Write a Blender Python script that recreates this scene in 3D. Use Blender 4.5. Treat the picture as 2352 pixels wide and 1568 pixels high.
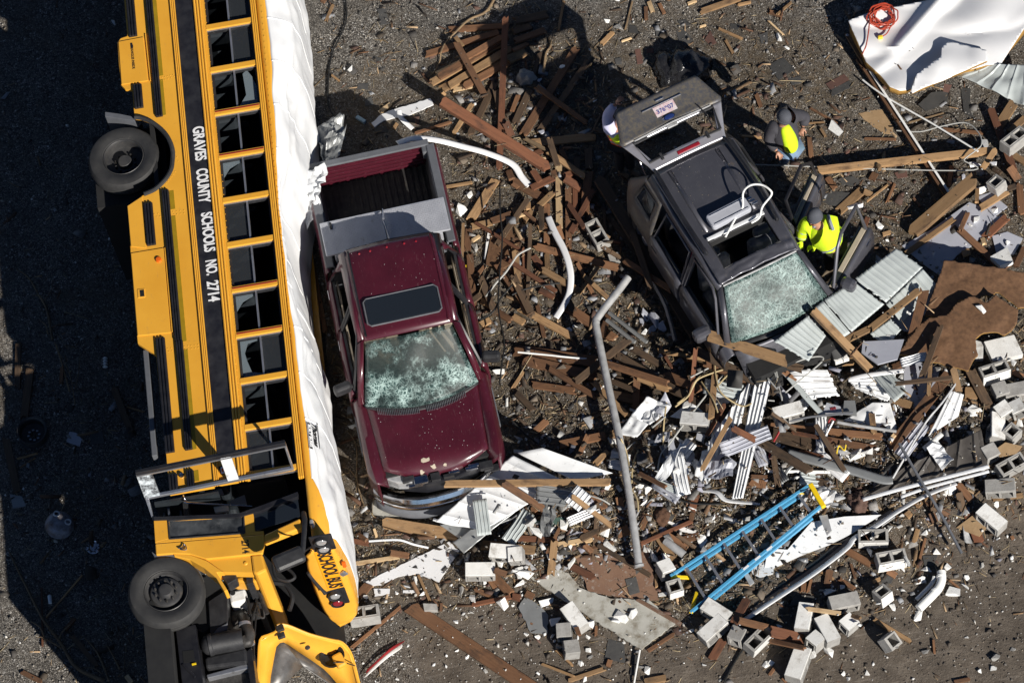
import bpy, bmesh, math, random
import numpy as np
from mathutils import Matrix, Vector, noise
R = math.radians
random.seed(7)
for o in list(bpy.data.objects): bpy.data.objects.remove(o)
sc = bpy.context.scene
COL = sc.collection
# ------------------------------------------------------------------ camera (helicopter, long lens)
EL, RHO, DIST, FPX = R(59), R(10), 70.0, 168*70.0
cf = Vector((0, math.cos(EL), -math.sin(EL)))
cu0 = Vector((0, math.sin(EL), math.cos(EL)))
CX = math.cos(RHO)*Vector((1, 0, 0)) - math.sin(RHO)*cu0
CY = math.sin(RHO)*Vector((1, 0, 0)) + math.cos(RHO)*cu0
CP = -cf*DIST
cam = bpy.data.cameras.new('camera'); camo = bpy.data.objects.new('camera', cam); COL.objects.link(camo)
camo.matrix_world = Matrix(((CX.x, CY.x, -cf.x, CP.x), (CX.y, CY.y, -cf.y, CP.y), (CX.z, CY.z, -cf.z, CP.z), (0, 0, 0, 1)))
cam.sensor_width = 36; cam.lens = 36*FPX/2352; cam.clip_start = 1; cam.clip_end = 2000
sc.camera = camo
# ------------------------------------------------------------------ sky, sun, exposure
SUN_AZ, SUN_EL = R(-28), R(29)            # shadows fall towards SUN_AZ (from +y, positive to +x)
sdir = Vector((-math.sin(SUN_AZ)*math.cos(SUN_EL), -math.cos(SUN_AZ)*math.cos(SUN_EL), math.sin(SUN_EL)))  # towards the sun
w = bpy.data.worlds.new('World'); sc.world = w; w.use_nodes = True
wn = w.node_tree; bg = wn.nodes['Background']; sky = wn.nodes.new('ShaderNodeTexSky')
sky.sky_type = 'NISHITA'; sky.sun_disc = False; sky.sun_elevation = SUN_EL
sky.sun_rotation = math.atan2(sdir.x, sdir.y); sky.altitude = 2000; sky.air_density = .6; sky.dust_density = .1; sky.ozone_density = 2.
wn.links.new(sky.outputs[0], bg.inputs[0]); bg.inputs[1].default_value = 0.05
sl = bpy.data.lights.new('sun', 'SUN'); sl.energy = 5.0; sl.angle = R(0.5); sl.color = (1, .95, .87)
so = bpy.data.objects.new('sun', sl); COL.objects.link(so)
so.rotation_euler = sdir.to_track_quat('Z', 'Y').to_euler(); so.location = (0, 0, 30)
vs = sc.view_settings; vs.view_transform = 'Standard'; vs.look = 'None'; vs.exposure = 0.42; vs.gamma = 1.0; vs.use_curve_mapping = False

# ------------------------------------------------------------------ pixels to places
TT = {'A': (310.1, 1022.1, .22636), 'B': (275.6, 1223.1, .23437), 'E': (1378.1, 160.8, .21973), 'F': (1699.7, 367.5, .21973), 'd': (0, 0, 1)}
for _c in range(4):
    for _r in range(4): TT['%d%d' % (_c, _r)] = (588*_c, 392*_r, .25)
def D(t, x, y): a = TT[t]; return (a[0]+x*a[2], a[1]+y*a[2])
def ray(px, py): return cf + CX*((px-1176)/FPX) - CY*((py-784)/FPX)
def W(px, py, z=0.0):
    d = ray(px, py); return CP + d*((z-CP.z)/d.z)
def WT(t, x, y, z=0.0): return W(*D(t, x, y), z)
def proj(p):
    q = Vector(p)-CP; k = FPX/q.dot(cf); return (1176+k*q.dot(CX), 784-k*q.dot(CY))

# ------------------------------------------------------------------ mesh helpers
class MB:
    def __init__(s): s.v = []; s.f = []; s.m = []
    def add(s, vs, fs, M=None, mi=0):
        n = len(s.v)
        s.v += [tuple(M @ Vector(p)) if M else tuple(p) for p in vs]
        s.f += [tuple(i+n for i in f) for f in fs]; s.m += [mi]*len(fs); return s
    def box(s, c, d, M=None, mi=0):
        x, y, z = d[0]/2, d[1]/2, d[2]/2
        vs = [(c[0]+a*x, c[1]+b*y, c[2]+e*z) for e in (-1, 1) for b in (-1, 1) for a in (-1, 1)]
        return s.add(vs, [(0, 2, 3, 1), (4, 5, 7, 6), (0, 1, 5, 4), (2, 6, 7, 3), (0, 4, 6, 2), (1, 3, 7, 5)], M, mi)
    def prism(s, poly, z0, z1, M=None, mi=0):
        n = len(poly)
        a = sum(poly[i][0]*poly[(i+1) % n][1]-poly[(i+1) % n][0]*poly[i][1] for i in range(n))
        if a < 0: poly = poly[::-1]
        g = lambda z, p: z(p) if callable(z) else z
        vs = [(p[0], p[1], g(z0, p)) for p in poly]+[(p[0], p[1], g(z1, p)) for p in poly]
        fs = [tuple(range(n-1, -1, -1)), tuple(range(n, 2*n))]+[(i, (i+1) % n, n+(i+1) % n, n+i) for i in range(n)]
        return s.add(vs, fs, M, mi)
    def tube(s, pts, r, n=8, M=None, mi=0, caps=True):
        pts = [Vector(p) for p in pts]; k = len(pts); vs = []; fs = []
        rr = r if isinstance(r, (list, tuple)) else [r]*k
        t0 = (pts[1]-pts[0]).normalized(); up = Vector((0, 0, 1)) if abs(t0.z) < .9 else Vector((1, 0, 0))
        side = t0.cross(up).normalized()
        for i, p in enumerate(pts):
            t = (pts[min(i+1, k-1)]-pts[max(i-1, 0)]).normalized()
            side = (side-t*side.dot(t)).normalized(); up = side.cross(t)
            vs += [tuple(p+(side*math.cos(2*math.pi*j/n)+up*math.sin(2*math.pi*j/n))*rr[i]) for j in range(n)]
        for i in range(k-1):
            for j in range(n): fs.append((i*n+j, i*n+(j+1) % n, (i+1)*n+(j+1) % n, (i+1)*n+j))
        if caps: fs += [tuple(range(n-1, -1, -1)), tuple(range((k-1)*n, k*n))]
        return s.add(vs, [f[::-1] for f in fs], M, mi)
    def lathe(s, prof, n=32, M=None, mi=0):      # prof: (radius, height) along local z
        vs = []; fs = []; k = len(prof)
        for j in range(n):
            c, q = math.cos(2*math.pi*j/n), math.sin(2*math.pi*j/n)
            vs += [(r*c, r*q, h) for r, h in prof]
        for j in range(n):
            for i in range(k-1): fs.append((j*k+i, ((j+1) % n)*k+i, ((j+1) % n)*k+i+1, j*k+i+1))
        return s.add(vs, fs, M, mi)
    def grid(s, pts, M=None, mi=0, keep=None):   # pts[i][j]
        n, m = len(pts), len(pts[0]); vs = [p for row in pts for p in row]
        fs = [(i*m+j, i*m+j+1, (i+1)*m+j+1, (i+1)*m+j) for i in range(n-1) for j in range(m-1) if keep is None or keep(i, j)]
        return s.add(vs, fs, M, mi)
    def build(s, name, mats, parent=None, smooth=False, M=None, bevel=0, solid=0, sub=0, ang=40, label=None, clean=False, soff=-1):
        me = bpy.data.meshes.new(name)
        me.from_pydata(s.v, [], s.f)
        if not isinstance(mats, (list, tuple)): mats = [mats]
        for m in mats: me.materials.append(m)
        if any(s.m): me.polygons.foreach_set('material_index', s.m)
        if clean:
            bm = bmesh.new(); bm.from_mesh(me); bmesh.ops.delete(bm, geom=[v for v in bm.verts if not v.link_faces], context='VERTS')
            bmesh.ops.recalc_face_normals(bm, faces=bm.faces); bm.to_mesh(me); bm.free()
        if smooth: me.shade_smooth(); me.set_sharp_from_angle(angle=R(ang))
        me.update()
        o = bpy.data.objects.new(name, me); COL.objects.link(o)
        if parent: o.parent = parent
        if M is not None: o.matrix_local = M
        if solid: q = o.modifiers.new('s', 'SOLIDIFY'); q.thickness = solid; q.offset = soff
        if sub: q = o.modifiers.new('u', 'SUBSURF'); q.levels = q.render_levels = sub
        if bevel: q = o.modifiers.new('b', 'BEVEL'); q.width = bevel; q.segments = 2; q.limit_method = 'ANGLE'; q.angle_limit = R(35)
        if label: o['label'] = label
        return o
def tag(o, label=None, cat=None, group=None, kind=None):
    if label: o['label'] = label
    if cat: o['category'] = cat
    if group: o['group'] = group
    if kind: o['kind'] = kind
    return o
def thing(name, label, cat, M=None, group=None):
    o = bpy.data.objects.new(name, None); COL.objects.link(o); o.empty_display_size = .2
    if M is not None: o.matrix_world = M
    return tag(o, label, cat, group)
def frame(o, x, z=(0, 0, 1)):                   # matrix with origin o, local x along x, z near z
    x = Vector(x).normalized(); z = Vector(z); y = z.cross(x).normalized(); z = x.cross(y)
    return Matrix(((x.x, y.x, z.x, o[0]), (x.y, y.y, z.y, o[1]), (x.z, y.z, z.z, o[2]), (0, 0, 0, 1)))
def smoothpts(pts, k=6):                        # catmull-rom
    pts = [Vector(p) for p in pts]; out = []
    for i in range(len(pts)-1):
        a, b, c, d = pts[max(i-1, 0)], pts[i], pts[i+1], pts[min(i+2, len(pts)-1)]
        for j in range(k):
            t = j/k; out.append(.5*((2*b)+(c-a)*t+(2*a-5*b+4*c-d)*t*t+(3*b-a-3*c+d)*t**3))
    return out+[pts[-1]]
def text(body, name, mat, parent, M, size, depth=.004, sx=1.0, space=1.0):
    c = bpy.data.curves.new(name, 'FONT'); c.body = body; c.size = size; c.align_x = 'CENTER'; c.align_y = 'CENTER'; c.extrude = depth; c.space_character = space; c.offset = .006*size/.2
    o = bpy.data.objects.new(name+'_tmp', c); COL.objects.link(o)
    dg = bpy.context.evaluated_depsgraph_get(); me = bpy.data.meshes.new_from_object(o.evaluated_get(dg)); bpy.data.objects.remove(o); bpy.data.curves.remove(c)
    me.materials.clear(); me.materials.append(mat); me.transform(Matrix.Diagonal((sx, 1, 1, 1)))
    m = bpy.data.objects.new(name, me); COL.objects.link(m); m.parent = parent; m.matrix_local = M
    return m

# ------------------------------------------------------------------ materials
def nt(name):
    m = bpy.data.materials.new(name); m.use_nodes = True; t = m.node_tree; b = t.nodes['Principled BSDF']; return m, t, b
def nd(t, typ, **kw):
    n = t.nodes.new('ShaderNode'+typ)
    for k, v in kw.items(): setattr(n, k, v)
    return n
def coords(t, scale=(1, 1, 1), rnd=True):
    tc = nd(t, 'TexCoord'); mp = nd(t, 'Mapping'); mp.inputs['Scale'].default_value = scale; t.links.new(tc.outputs['Object'], mp.inputs[0])
    if rnd:
        oi = nd(t, 'ObjectInfo'); mu = nd(t, 'MATH' if False else 'Math', operation='MULTIPLY'); mu.inputs[1].default_value = 37.
        t.links.new(oi.outputs['Random'], mu.inputs[0]); t.links.new(mu.outputs[0], mp.inputs['Location'])
    return mp.outputs[0]
def noise_(t, vec, scale, detail=6, rough=.6):
    n = nd(t, 'TexNoise'); n.inputs['Scale'].default_value = scale; n.inputs['Detail'].default_value = min(detail, 4.5); n.inputs['Roughness'].default_value = rough
    t.links.new(vec, n.inputs['Vector']); return n.outputs['Fac']
def ramp(t, fac, stops):
    r = nd(t, 'ValToRGB'); e = r.color_ramp.elements
    while len(e) < len(stops): e.new(.5)
    for i, (p, c) in enumerate(stops):
        e[i].position = p; e[i].color = (c, c, c, 1) if not isinstance(c, tuple) else (*c, 1)
    t.links.new(fac, r.inputs[0]); return r.outputs[0]
def mixc(t, fac, a, b):
    m = nd(t, 'Mix', data_type='RGBA')
    for i, v in ((0, fac), (6, a), (7, b)):
        if isinstance(v, (int, float)): m.inputs[i].default_value = v
        elif isinstance(v, tuple): m.inputs[i].default_value = (*v, 1)
        else: t.links.new(v, m.inputs[i])
    return m.outputs[2]
def bump(t, b, h, s, dist=.01):
    n = nd(t, 'Bump'); n.inputs['Strength'].default_value = s; n.inputs['Distance'].default_value = dist; t.links.new(h, n.inputs['Height']); t.links.new(n.outputs[0], b.inputs['Normal'])
def pm(name, col, col2=None, scale=4, rough=.5, metal=0, bmp=0, bscale=40, coat=0, dirt=None, damt=.5, dscale=3, scratch=None, spec=None, vary=0, thin=.5):
    m, t, b = nt(name); v = coords(t)
    c = col
    if col2: c = mixc(t, ramp(t, noise_(t, v, scale, 8), [(.35, 0.), (.68, 1.)]), col, col2)
    if dirt: c = mixc(t, ramp(t, noise_(t, v, dscale, 10, .7), [(1-damt-.1, 0.), (1-damt+.15, 1.)]), c, dirt)
    if scratch:
        sv = coords(t, (1, 14, 6)); c = mixc(t, ramp(t, noise_(t, sv, 9, 6, .7), [(.64, 0.), (.68, .8)]), c, scratch)
    if vary:
        oi = nd(t, 'ObjectInfo'); h = nd(t, 'HueSaturation'); mr = nd(t, 'MapRange'); mr.inputs[3].default_value = 1-vary; mr.inputs[4].default_value = 1+vary
        t.links.new(oi.outputs['Random'], mr.inputs[0]); t.links.new(mr.outputs[0], h.inputs['Value'])
        if isinstance(c, tuple): h.inputs['Color'].default_value = (*c, 1)
        else: t.links.new(c, h.inputs['Color'])
        c = h.outputs[0]
    if isinstance(c, tuple): b.inputs['Base Color'].default_value = (*c, 1)
    else: t.links.new(c, b.inputs['Base Color'])
    b.inputs['Roughness'].default_value = rough; b.inputs['Metallic'].default_value = metal
    if coat: b.inputs['Coat Weight'].default_value = coat; b.inputs['Coat Roughness'].default_value = .08
    if spec is not None: b.inputs['Specular IOR Level'].default_value = spec
    if bmp: bump(t, b, noise_(t, v, bscale, 6), bmp)
    return m
def wood(name, c1, c2, c3, rough=.8):
    m, t, b = nt(name); v = coords(t, (1, 14, 14)); v2 = coords(t, (1.5, 3, 3))
    c = mixc(t, ramp(t, noise_(t, v, 3, 8, .65), [(.3, 0.), (.7, 1.)]), c1, c2)
    c = mixc(t, ramp(t, noise_(t, v2, 2.5, 8, .65), [(.52, 0.), (.72, 1.)]), c, c3)
    oi = nd(t, 'ObjectInfo'); h = nd(t, 'HueSaturation'); mr = nd(t, 'MapRange'); mr.inputs[3].default_value = .65; mr.inputs[4].default_value = 1.3
    t.links.new(oi.outputs['Random'], mr.inputs[0]); t.links.new(mr.outputs[0], h.inputs['Value']); t.links.new(c, h.inputs['Color'])
    t.links.new(h.outputs[0], b.inputs['Base Color']); b.inputs['Roughness'].default_value = rough
    bump(t, b, noise_(t, v, 6, 8), .5, .006); return m
M_ = {}
M_['yellow'] = pm('bus_yellow', (.78, .39, .04), (.70, .33, .03), 1.2, rough=.4, coat=.2, dirt=(.30, .18, .06), damt=.27, dscale=6, scratch=(.45, .26, .08), bmp=.08, bscale=4)
M_['black'] = pm('black_paint', (.012, .012, .016), (.03, .03, .034), 6, rough=.38, dirt=(.25, .25, .26), damt=.17, dscale=24)
M_['rail'] = pm('black_rail', (.010, .010, .013), (.022, .022, .025), 5, rough=.33, dirt=(.4, .38, .36), damt=.2, dscale=20)
M_['tape'] = pm('reflective_tape', (.34, .22, .012), (.28, .18, .01), 9, rough=.3)
M_['roofw'] = pm('roof_white', (.80, .80, .80), (.72, .73, .74), 1.5, rough=.42, dirt=(.38, .37, .35), damt=.2, dscale=9, bmp=.12, bscale=7)
M_['alu'] = pm('aluminium', (.55, .56, .60), (.42, .43, .46), 5, rough=.35, metal=.8, dirt=(.12, .11, .1), damt=.3, dscale=12)
M_['tread'] = pm('tread_plate', (.52, .53, .57), (.42, .43, .47), 6, rough=.38, metal=.35, dirt=(.2, .18, .16), damt=.3, dscale=8)
M_['chrome'] = pm('chrome', (.7, .71, .74), (.45, .46, .5), 3, rough=.16, metal=1, dirt=(.1, .09, .08), damt=.35, dscale=6)
M_['galv'] = pm('galvanised_steel', (.50, .50, .50), (.36, .36, .36), 9, rough=.36, metal=.3, dirt=(.25, .23, .2), damt=.3, dscale=9)
M_['rubber'] = pm('tyre_rubber', (.018, .018, .019), (.035, .034, .033), 5, rough=.72, bmp=.2, bscale=60, dirt=(.09, .08, .07), damt=.25, dscale=5)
M_['wheel'] = pm('wheel_steel', (.035, .035, .038), (.07, .068, .066), 6, rough=.5, metal=.3, dirt=(.14, .11, .08), damt=.3, dscale=9)
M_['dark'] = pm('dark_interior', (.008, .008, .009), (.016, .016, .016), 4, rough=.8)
M_['plastic'] = pm('black_plastic', (.014, .014, .016), (.03, .03, .032), 8, rough=.5, bmp=.15, bscale=80, dirt=(.12, .11, .1), damt=.22, dscale=12)
M_['grime'] = pm('greasy_metal', (.03, .028, .026), (.09, .085, .08), 8, rough=.55, metal=.4, bmp=.3, bscale=30)
M_['seat'] = pm('seat_vinyl', (.012, .016, .02), (.02, .025, .03), 8, rough=.5)
M_['red'] = pm('red_lens', (.22, .012, .02), rough=.15, coat=.6)
M_['amber'] = pm('amber_lens', (.75, .13, .01), rough=.2, coat=.4)
M_['signy'] = pm('sign_orange', (.85, .36, .012), (.8, .32, .01), 5, rough=.35)
M_['ink'] = pm('black_ink', (.01, .01, .01), rough=.6)
M_['inkw'] = pm('white_letters', (.8, .8, .8), rough=.5)
M_['seal'] = pm('red_seal', (.25, .012, .015), rough=.5)
M_['maroon'] = pm('maroon_paint', (.052, .007, .014), (.068, .009, .018), 3, rough=.3, coat=.5, dirt=(.16, .09, .08), damt=.2, dscale=9, scratch=(.19, .12, .12), bmp=.03, bscale=4)
M_['gunmetal'] = pm('grey_paint', (.075, .075, .09), (.095, .095, .11), 3, rough=.42, metal=.4, coat=.5, dirt=(.17, .13, .09), damt=.28, dscale=6, scratch=(.25, .24, .24), bmp=.05, bscale=3)
M_['gunmud'] = pm('muddy_grey_paint', (.075, .075, .085), (.09, .09, .10), 3, rough=.5, metal=.3, coat=.1, dirt=(.15, .13, .10), damt=.5, dscale=22)
M_['silver'] = pm('silver_paint', (.42, .41, .44), (.36, .35, .38), 3, rough=.3, metal=.5, coat=.5, dirt=(.2, .16, .12), damt=.25, dscale=9)
M_['bedplastic'] = pm('bed_plastic', (.115, .12, .135), (.09, .095, .105), 6, rough=.6, bmp=.1, bscale=80, dirt=(.3, .27, .22), damt=.2)
M_['bedliner'] = pm('bed_liner', (.012, .012, .013), (.03, .028, .025), 9, rough=.7, dirt=(.08, .065, .05), damt=.35, dscale=7)
M_['tan'] = pm('tan_trim', (.42, .36, .28), (.34, .29, .22), 6, rough=.7)
M_['lamp'] = pm('lamp_glass', (.5, .5, .5), (.3, .3, .31), 12, rough=.12, metal=.3, coat=1)
M_['conc'] = pm('concrete_grey', (.36, .35, .33), (.26, .25, .235), 10, rough=.9, bmp=.5, bscale=90, dirt=(.12, .10, .08), damt=.27, dscale=8, vary=.15)
M_['blockw'] = pm('block_white', (.74, .735, .71), (.66, .65, .62), 8, rough=.85, bmp=.45, bscale=90, dirt=(.24, .21, .17), damt=.36, dscale=5, vary=.16)
M_['foam'] = pm('white_foam', (.82, .82, .80), (.7, .69, .66), 9, rough=.8, bmp=.3, bscale=40, dirt=(.3, .26, .2), damt=.2, dscale=9)
M_['sheetw'] = pm('white_sheet', (.72, .73, .74), (.6, .61, .62), 2, rough=.4, dirt=(.12, .105, .09), damt=.3, dscale=5, scratch=(.2, .19, .18))
M_['sheetc'] = pm('clean_white_sheet', (.74, .74, .745), (.68, .68, .69), 2, rough=.4, dirt=(.36, .32, .25), damt=.2, dscale=5)
M_['sheetg'] = pm('pale_green_grey_sheet', (.42, .455, .45), (.37, .40, .40), 2, rough=.42, dirt=(.16, .15, .13), damt=.2, dscale=6)
M_['sheetb'] = pm('bare_grey_sheet', (.30, .31, .31), (.22, .225, .225), 3, rough=.42, metal=.35, dirt=(.1, .09, .08), damt=.25, dscale=6)
M_['sheetl'] = pm('lavender_grey_board', (.40, .41, .46), (.34, .35, .40), 3, rough=.5, dirt=(.22, .19, .14), damt=.3, dscale=7, bmp=.05)
M_['ply'] = pm('brown_panel', (.17, .088, .043), (.10, .05, .024), 16, rough=.8, bmp=.3, bscale=40, dirt=(.07, .045, .025), damt=.3, dscale=7)
M_['plyt'] = pm('tan_panel', (.36, .24, .13), (.28, .18, .09), 6, rough=.8, bmp=.3, bscale=50, dirt=(.13, .09, .05), damt=.3, dscale=6)
M_['greyb'] = pm('grey_board', (.42, .41, .37), (.34, .33, .29), 5, rough=.85, bmp=.25, bscale=50, dirt=(.15, .12, .08), damt=.4, dscale=5)
M_['rust'] = pm('rusty_board', (.19, .11, .07), (.15, .08, .05), 6, rough=.85, bmp=.3, bscale=50, dirt=(.33, .30, .26), damt=.35, dscale=12)
M_['shingle'] = pm('asphalt_shingle', (.045, .044, .043), (.065, .063, .06), 12, rough=.9, bmp=.5, bscale=150, dirt=(.12, .10, .08), damt=.25, dscale=8, vary=.3)
M_['shingler'] = pm('brown_shingle', (.12, .06, .045), (.09, .045, .035), 12, rough=.9, bmp=.5, bscale=150, dirt=(.2, .16, .12), damt=.2, dscale=8, vary=.2)
M_['brown'] = wood('brown_wood', (.20, .10, .048), (.13, .06, .028), (.06, .034, .02))
M_['red_'] = wood('reddish_wood', (.18, .073, .036), (.12, .046, .022), (.06, .028, .017))
M_['tanw'] = wood('tan_wood', (.34, .21, .105), (.25, .145, .066), (.12, .07, .038))
M_['pale'] = wood('pale_wood', (.60, .44, .26), (.5, .34, .18), (.33, .2, .1))
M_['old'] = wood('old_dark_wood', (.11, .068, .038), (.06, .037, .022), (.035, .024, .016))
M_['bark'] = wood('bark', (.26, .18, .10), (.15, .10, .055), (.08, .055, .035))
M_['casing'] = pm('lamp_casing', (.42, .43, .47), (.36, .37, .41), 6, rough=.38, dirt=(.2, .19, .17), damt=.2)
M_['ladder'] = pm('blue_fibreglass', (.08, .32, .54), (.06, .27, .47), 6, rough=.45, scratch=(.5, .62, .68), dirt=(.25, .25, .22), damt=.15, dscale=10)
M_['ladyel'] = pm('yellow_plastic', (.75, .52, .01), rough=.45)
M_['wire'] = pm('black_wire', (.012, .012, .012), rough=.5)
M_['wiret'] = pm('tan_wire', (.42, .33, .18), rough=.6)
M_['wireg'] = pm('grey_wire', (.38, .38, .36), rough=.5)
M_['orange'] = pm('orange_cord', (.36, .045, .02), rough=.5)
M_['cordy'] = pm('yellow_plug', (.85, .6, .05), rough=.4)
M_['pvc'] = pm('white_pvc', (.82, .82, .80), (.75, .75, .72), 5, rough=.35, dirt=(.4, .36, .3), damt=.2)
def glass_mat(name, tint, alpha, rough=.12):
    m, t, b = nt(name); b.inputs['Base Color'].default_value = (*tint, 1); b.inputs['Roughness'].default_value = rough; b.inputs['Alpha'].default_value = alpha; return m
M_['tint'] = glass_mat('tinted_pane', (.036, .04, .045), .62, .3)
M_['shard'] = glass_mat('glass_shard', (.22, .27, .30), .55, .1)
M_['moon'] = pm('sunroof_glass', (.014, .018, .024), rough=.06, coat=.5)
def crackmat(name, hole):
    m, t, b = nt(name); v = coords(t, rnd=False)
    ds = nd(t, 'TexNoise'); ds.inputs['Scale'].default_value = 7; ds.inputs['Detail'].default_value = 3; t.links.new(v, ds.inputs['Vector'])
    mx = nd(t, 'Mix', data_type='VECTOR'); mx.inputs[0].default_value = .14; t.links.new(v, mx.inputs[4]); t.links.new(ds.outputs['Color'], mx.inputs[5])
    acc = None
    for s, wd in ((15, .07), (30, .09), (7, .035)):
        vo = nd(t, 'TexVoronoi', feature='DISTANCE_TO_EDGE'); vo.inputs['Scale'].default_value = s; t.links.new(mx.outputs[1], vo.inputs['Vector'])
        l = ramp(t, vo.outputs['Distance'], [(0., 1.), (wd, 0.)])
        if acc is None: acc = l
        else:
            mm = nd(t, 'Math', operation='MAXIMUM'); t.links.new(acc, mm.inputs[0]); t.links.new(l, mm.inputs[1]); acc = mm.outputs[0]
    dens = ramp(t, noise_(t, v, 3.0, 5, .65), hole)
    mu = nd(t, 'Math', operation='MULTIPLY'); t.links.new(acc, mu.inputs[0]); t.links.new(dens, mu.inputs[1])
    c = mixc(t, mu.outputs[0], mixc(t, dens, (.012, .026, .026), (.022, .062, .058)), (.46, .60, .57))
    t.links.new(c, b.inputs['Base Color']); b.inputs['Roughness'].default_value = .42; b.inputs['Specular IOR Level'].default_value = .3
    al = nd(t, 'MapRange'); al.inputs[1].default_value = 0; al.inputs[2].default_value = .6; al.inputs[3].default_value = .35; al.inputs[4].default_value = .97
    ad = nd(t, 'Math', operation='MAXIMUM'); t.links.new(mu.outputs[0], ad.inputs[0]); t.links.new(dens, ad.inputs[1]); t.links.new(ad.outputs[0], al.inputs[0])
    t.links.new(al.outputs[0], b.inputs['Alpha']); bump(t, b, mu.outputs[0], .4, .003); return m
M_['crackA'] = crackmat('shattered_windscreen', [(.32, .2), (.62, .62)])
M_['crackB'] = crackmat('part_shattered_windscreen', [(.46, .05), (.66, .9)])
# ------------------------------------------------------------------ terrain
rng = np.random.default_rng(11)
def vnoise(x, y, cell, seed):
    g = np.random.default_rng(seed).random((257, 257)); x = x/cell+900; y = y/cell+900
    xi = np.floor(x).astype(int); yi = np.floor(y).astype(int); fx = x-xi; fy = y-yi
    fx = fx*fx*(3-2*fx); fy = fy*fy*(3-2*fy); a = lambda i, j: g[(xi+i) % 257, (yi+j) % 257]
    return (a(0, 0)*(1-fx)+a(1, 0)*fx)*(1-fy)+(a(0, 1)*(1-fx)+a(1, 1)*fx)*fy
MOUND = [(1230, 1200, 190, .16), (1480, 1130, 200, .22), (1720, 1080, 200, .24), (1980, 1040, 200, .22), (2200, 900, 180, .22), (2060, 830, 170, .16),
         (1180, 330, 170, .12), (1230, 560, 170, .10), (1500, 900, 180, .14), (2250, 1080, 150, .12), (1300, 850, 150, .10), (1050, 1330, 150, .06), (2330, 480, 140, .08), (1720, 1290, 160, .08)]
MW = [(W(a, b), r/168., h) for a, b, r, h in MOUND]
def Hn(x, y):
    x = np.asarray(x, float); y = np.asarray(y, float)
    h = (vnoise(x, y, 1.3, 1)-.5)*.07+(vnoise(x, y, .35, 2)-.5)*.028+(vnoise(x, y, .12, 3)-.5)*.016
    for c, r, hh in MW: h = h+hh*np.exp(-((x-c.x)**2+(y-c.y)**2)/(r*r))
    f = np.exp(-np.maximum(0, np.hypot(x, y)-14)/6); return h*f
def pxof(x, y):                                 # vectorised ground -> photo pixel
    q = [x-CP.x, y-CP.y, 0-CP.z]; k = FPX/(q[0]*cf.x+q[1]*cf.y+q[2]*cf.z)
    return 1176+k*(q[0]*CX.x+q[1]*CX.y+q[2]*CX.z), 784-k*(q[0]*CY.x+q[1]*CY.y+q[2]*CY.z)
def blobs(px, py, L):
    s = 0
    for a, b, rx, ry, k in L: s = s+k*np.exp(-(((px-a)/rx)**2+((py-b)/ry)**2))
    return np.clip(s, 0, 1)
MUD = [(2000, 1480, 380, 190, 1.), (2330, 1250, 230, 240, 1.), (1650, 1560, 300, 90, .8), (1150, 1500, 280, 120, .85), (900, 1330, 180, 90, .4)]
LIT = [(1350, 650, 420, 420, 1.), (1700, 1050, 620, 240, 1.), (1000, 1250, 260, 140, .9), (2150, 780, 300, 260, .9), (1200, 200, 260, 180, .55), (1760, 240, 260, 260, .65), (2000, 1330, 300, 110, .8), (1450, 1380, 300, 130, .7), (850, 240, 130, 130, .35), (160, 1000, 200, 300, .25), (2250, 420, 220, 200, .5), (800, 950, 120, 400, .7)]
ax = np.concatenate([[-400, -150, -60, -30, -18, -12], np.arange(-8.6, 9.6, .055), [12.5, 18, 30, 60, 150, 400]])
ay = np.concatenate([[-400, -150, -60, -30, -18, -12], np.arange(-8.2, 8.8, .055), [12, 18, 30, 60, 150, 400]])
gx, gy = np.meshgrid(ax, ay, indexing='ij'); gz = Hn(gx, gy)
n, m = gx.shape
me = bpy.data.meshes.new('ground'); co = np.stack([gx, gy, gz], -1).reshape(-1, 3)
idx = np.arange(n*m).reshape(n, m); fa = np.stack([idx[:-1, :-1], idx[1:, :-1], idx[1:, 1:], idx[:-1, 1:]], -1).reshape(-1, 4)
me.vertices.add(len(co)); me.vertices.foreach_set('co', co.ravel()); me.loops.add(fa.size); me.loops.foreach_set('vertex_index', fa.ravel())
me.polygons.add(len(fa)); me.polygons.foreach_set('loop_start', np.arange(len(fa))*4); me.polygons.foreach_set('loop_total', np.full(len(fa), 4)); me.update(calc_edges=True); me.shade_smooth()
px, py = pxof(gx, gy)
ca = me.color_attributes.new('zone', 'FLOAT_COLOR', 'POINT')
zc = np.zeros((n*m, 4)); zc[:, 0] = blobs(px, py, MUD).ravel(); zc[:, 1] = blobs(px, py, LIT).ravel(); zc[:, 3] = 1
ca.data.foreach_set('color', zc.ravel())
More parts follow.
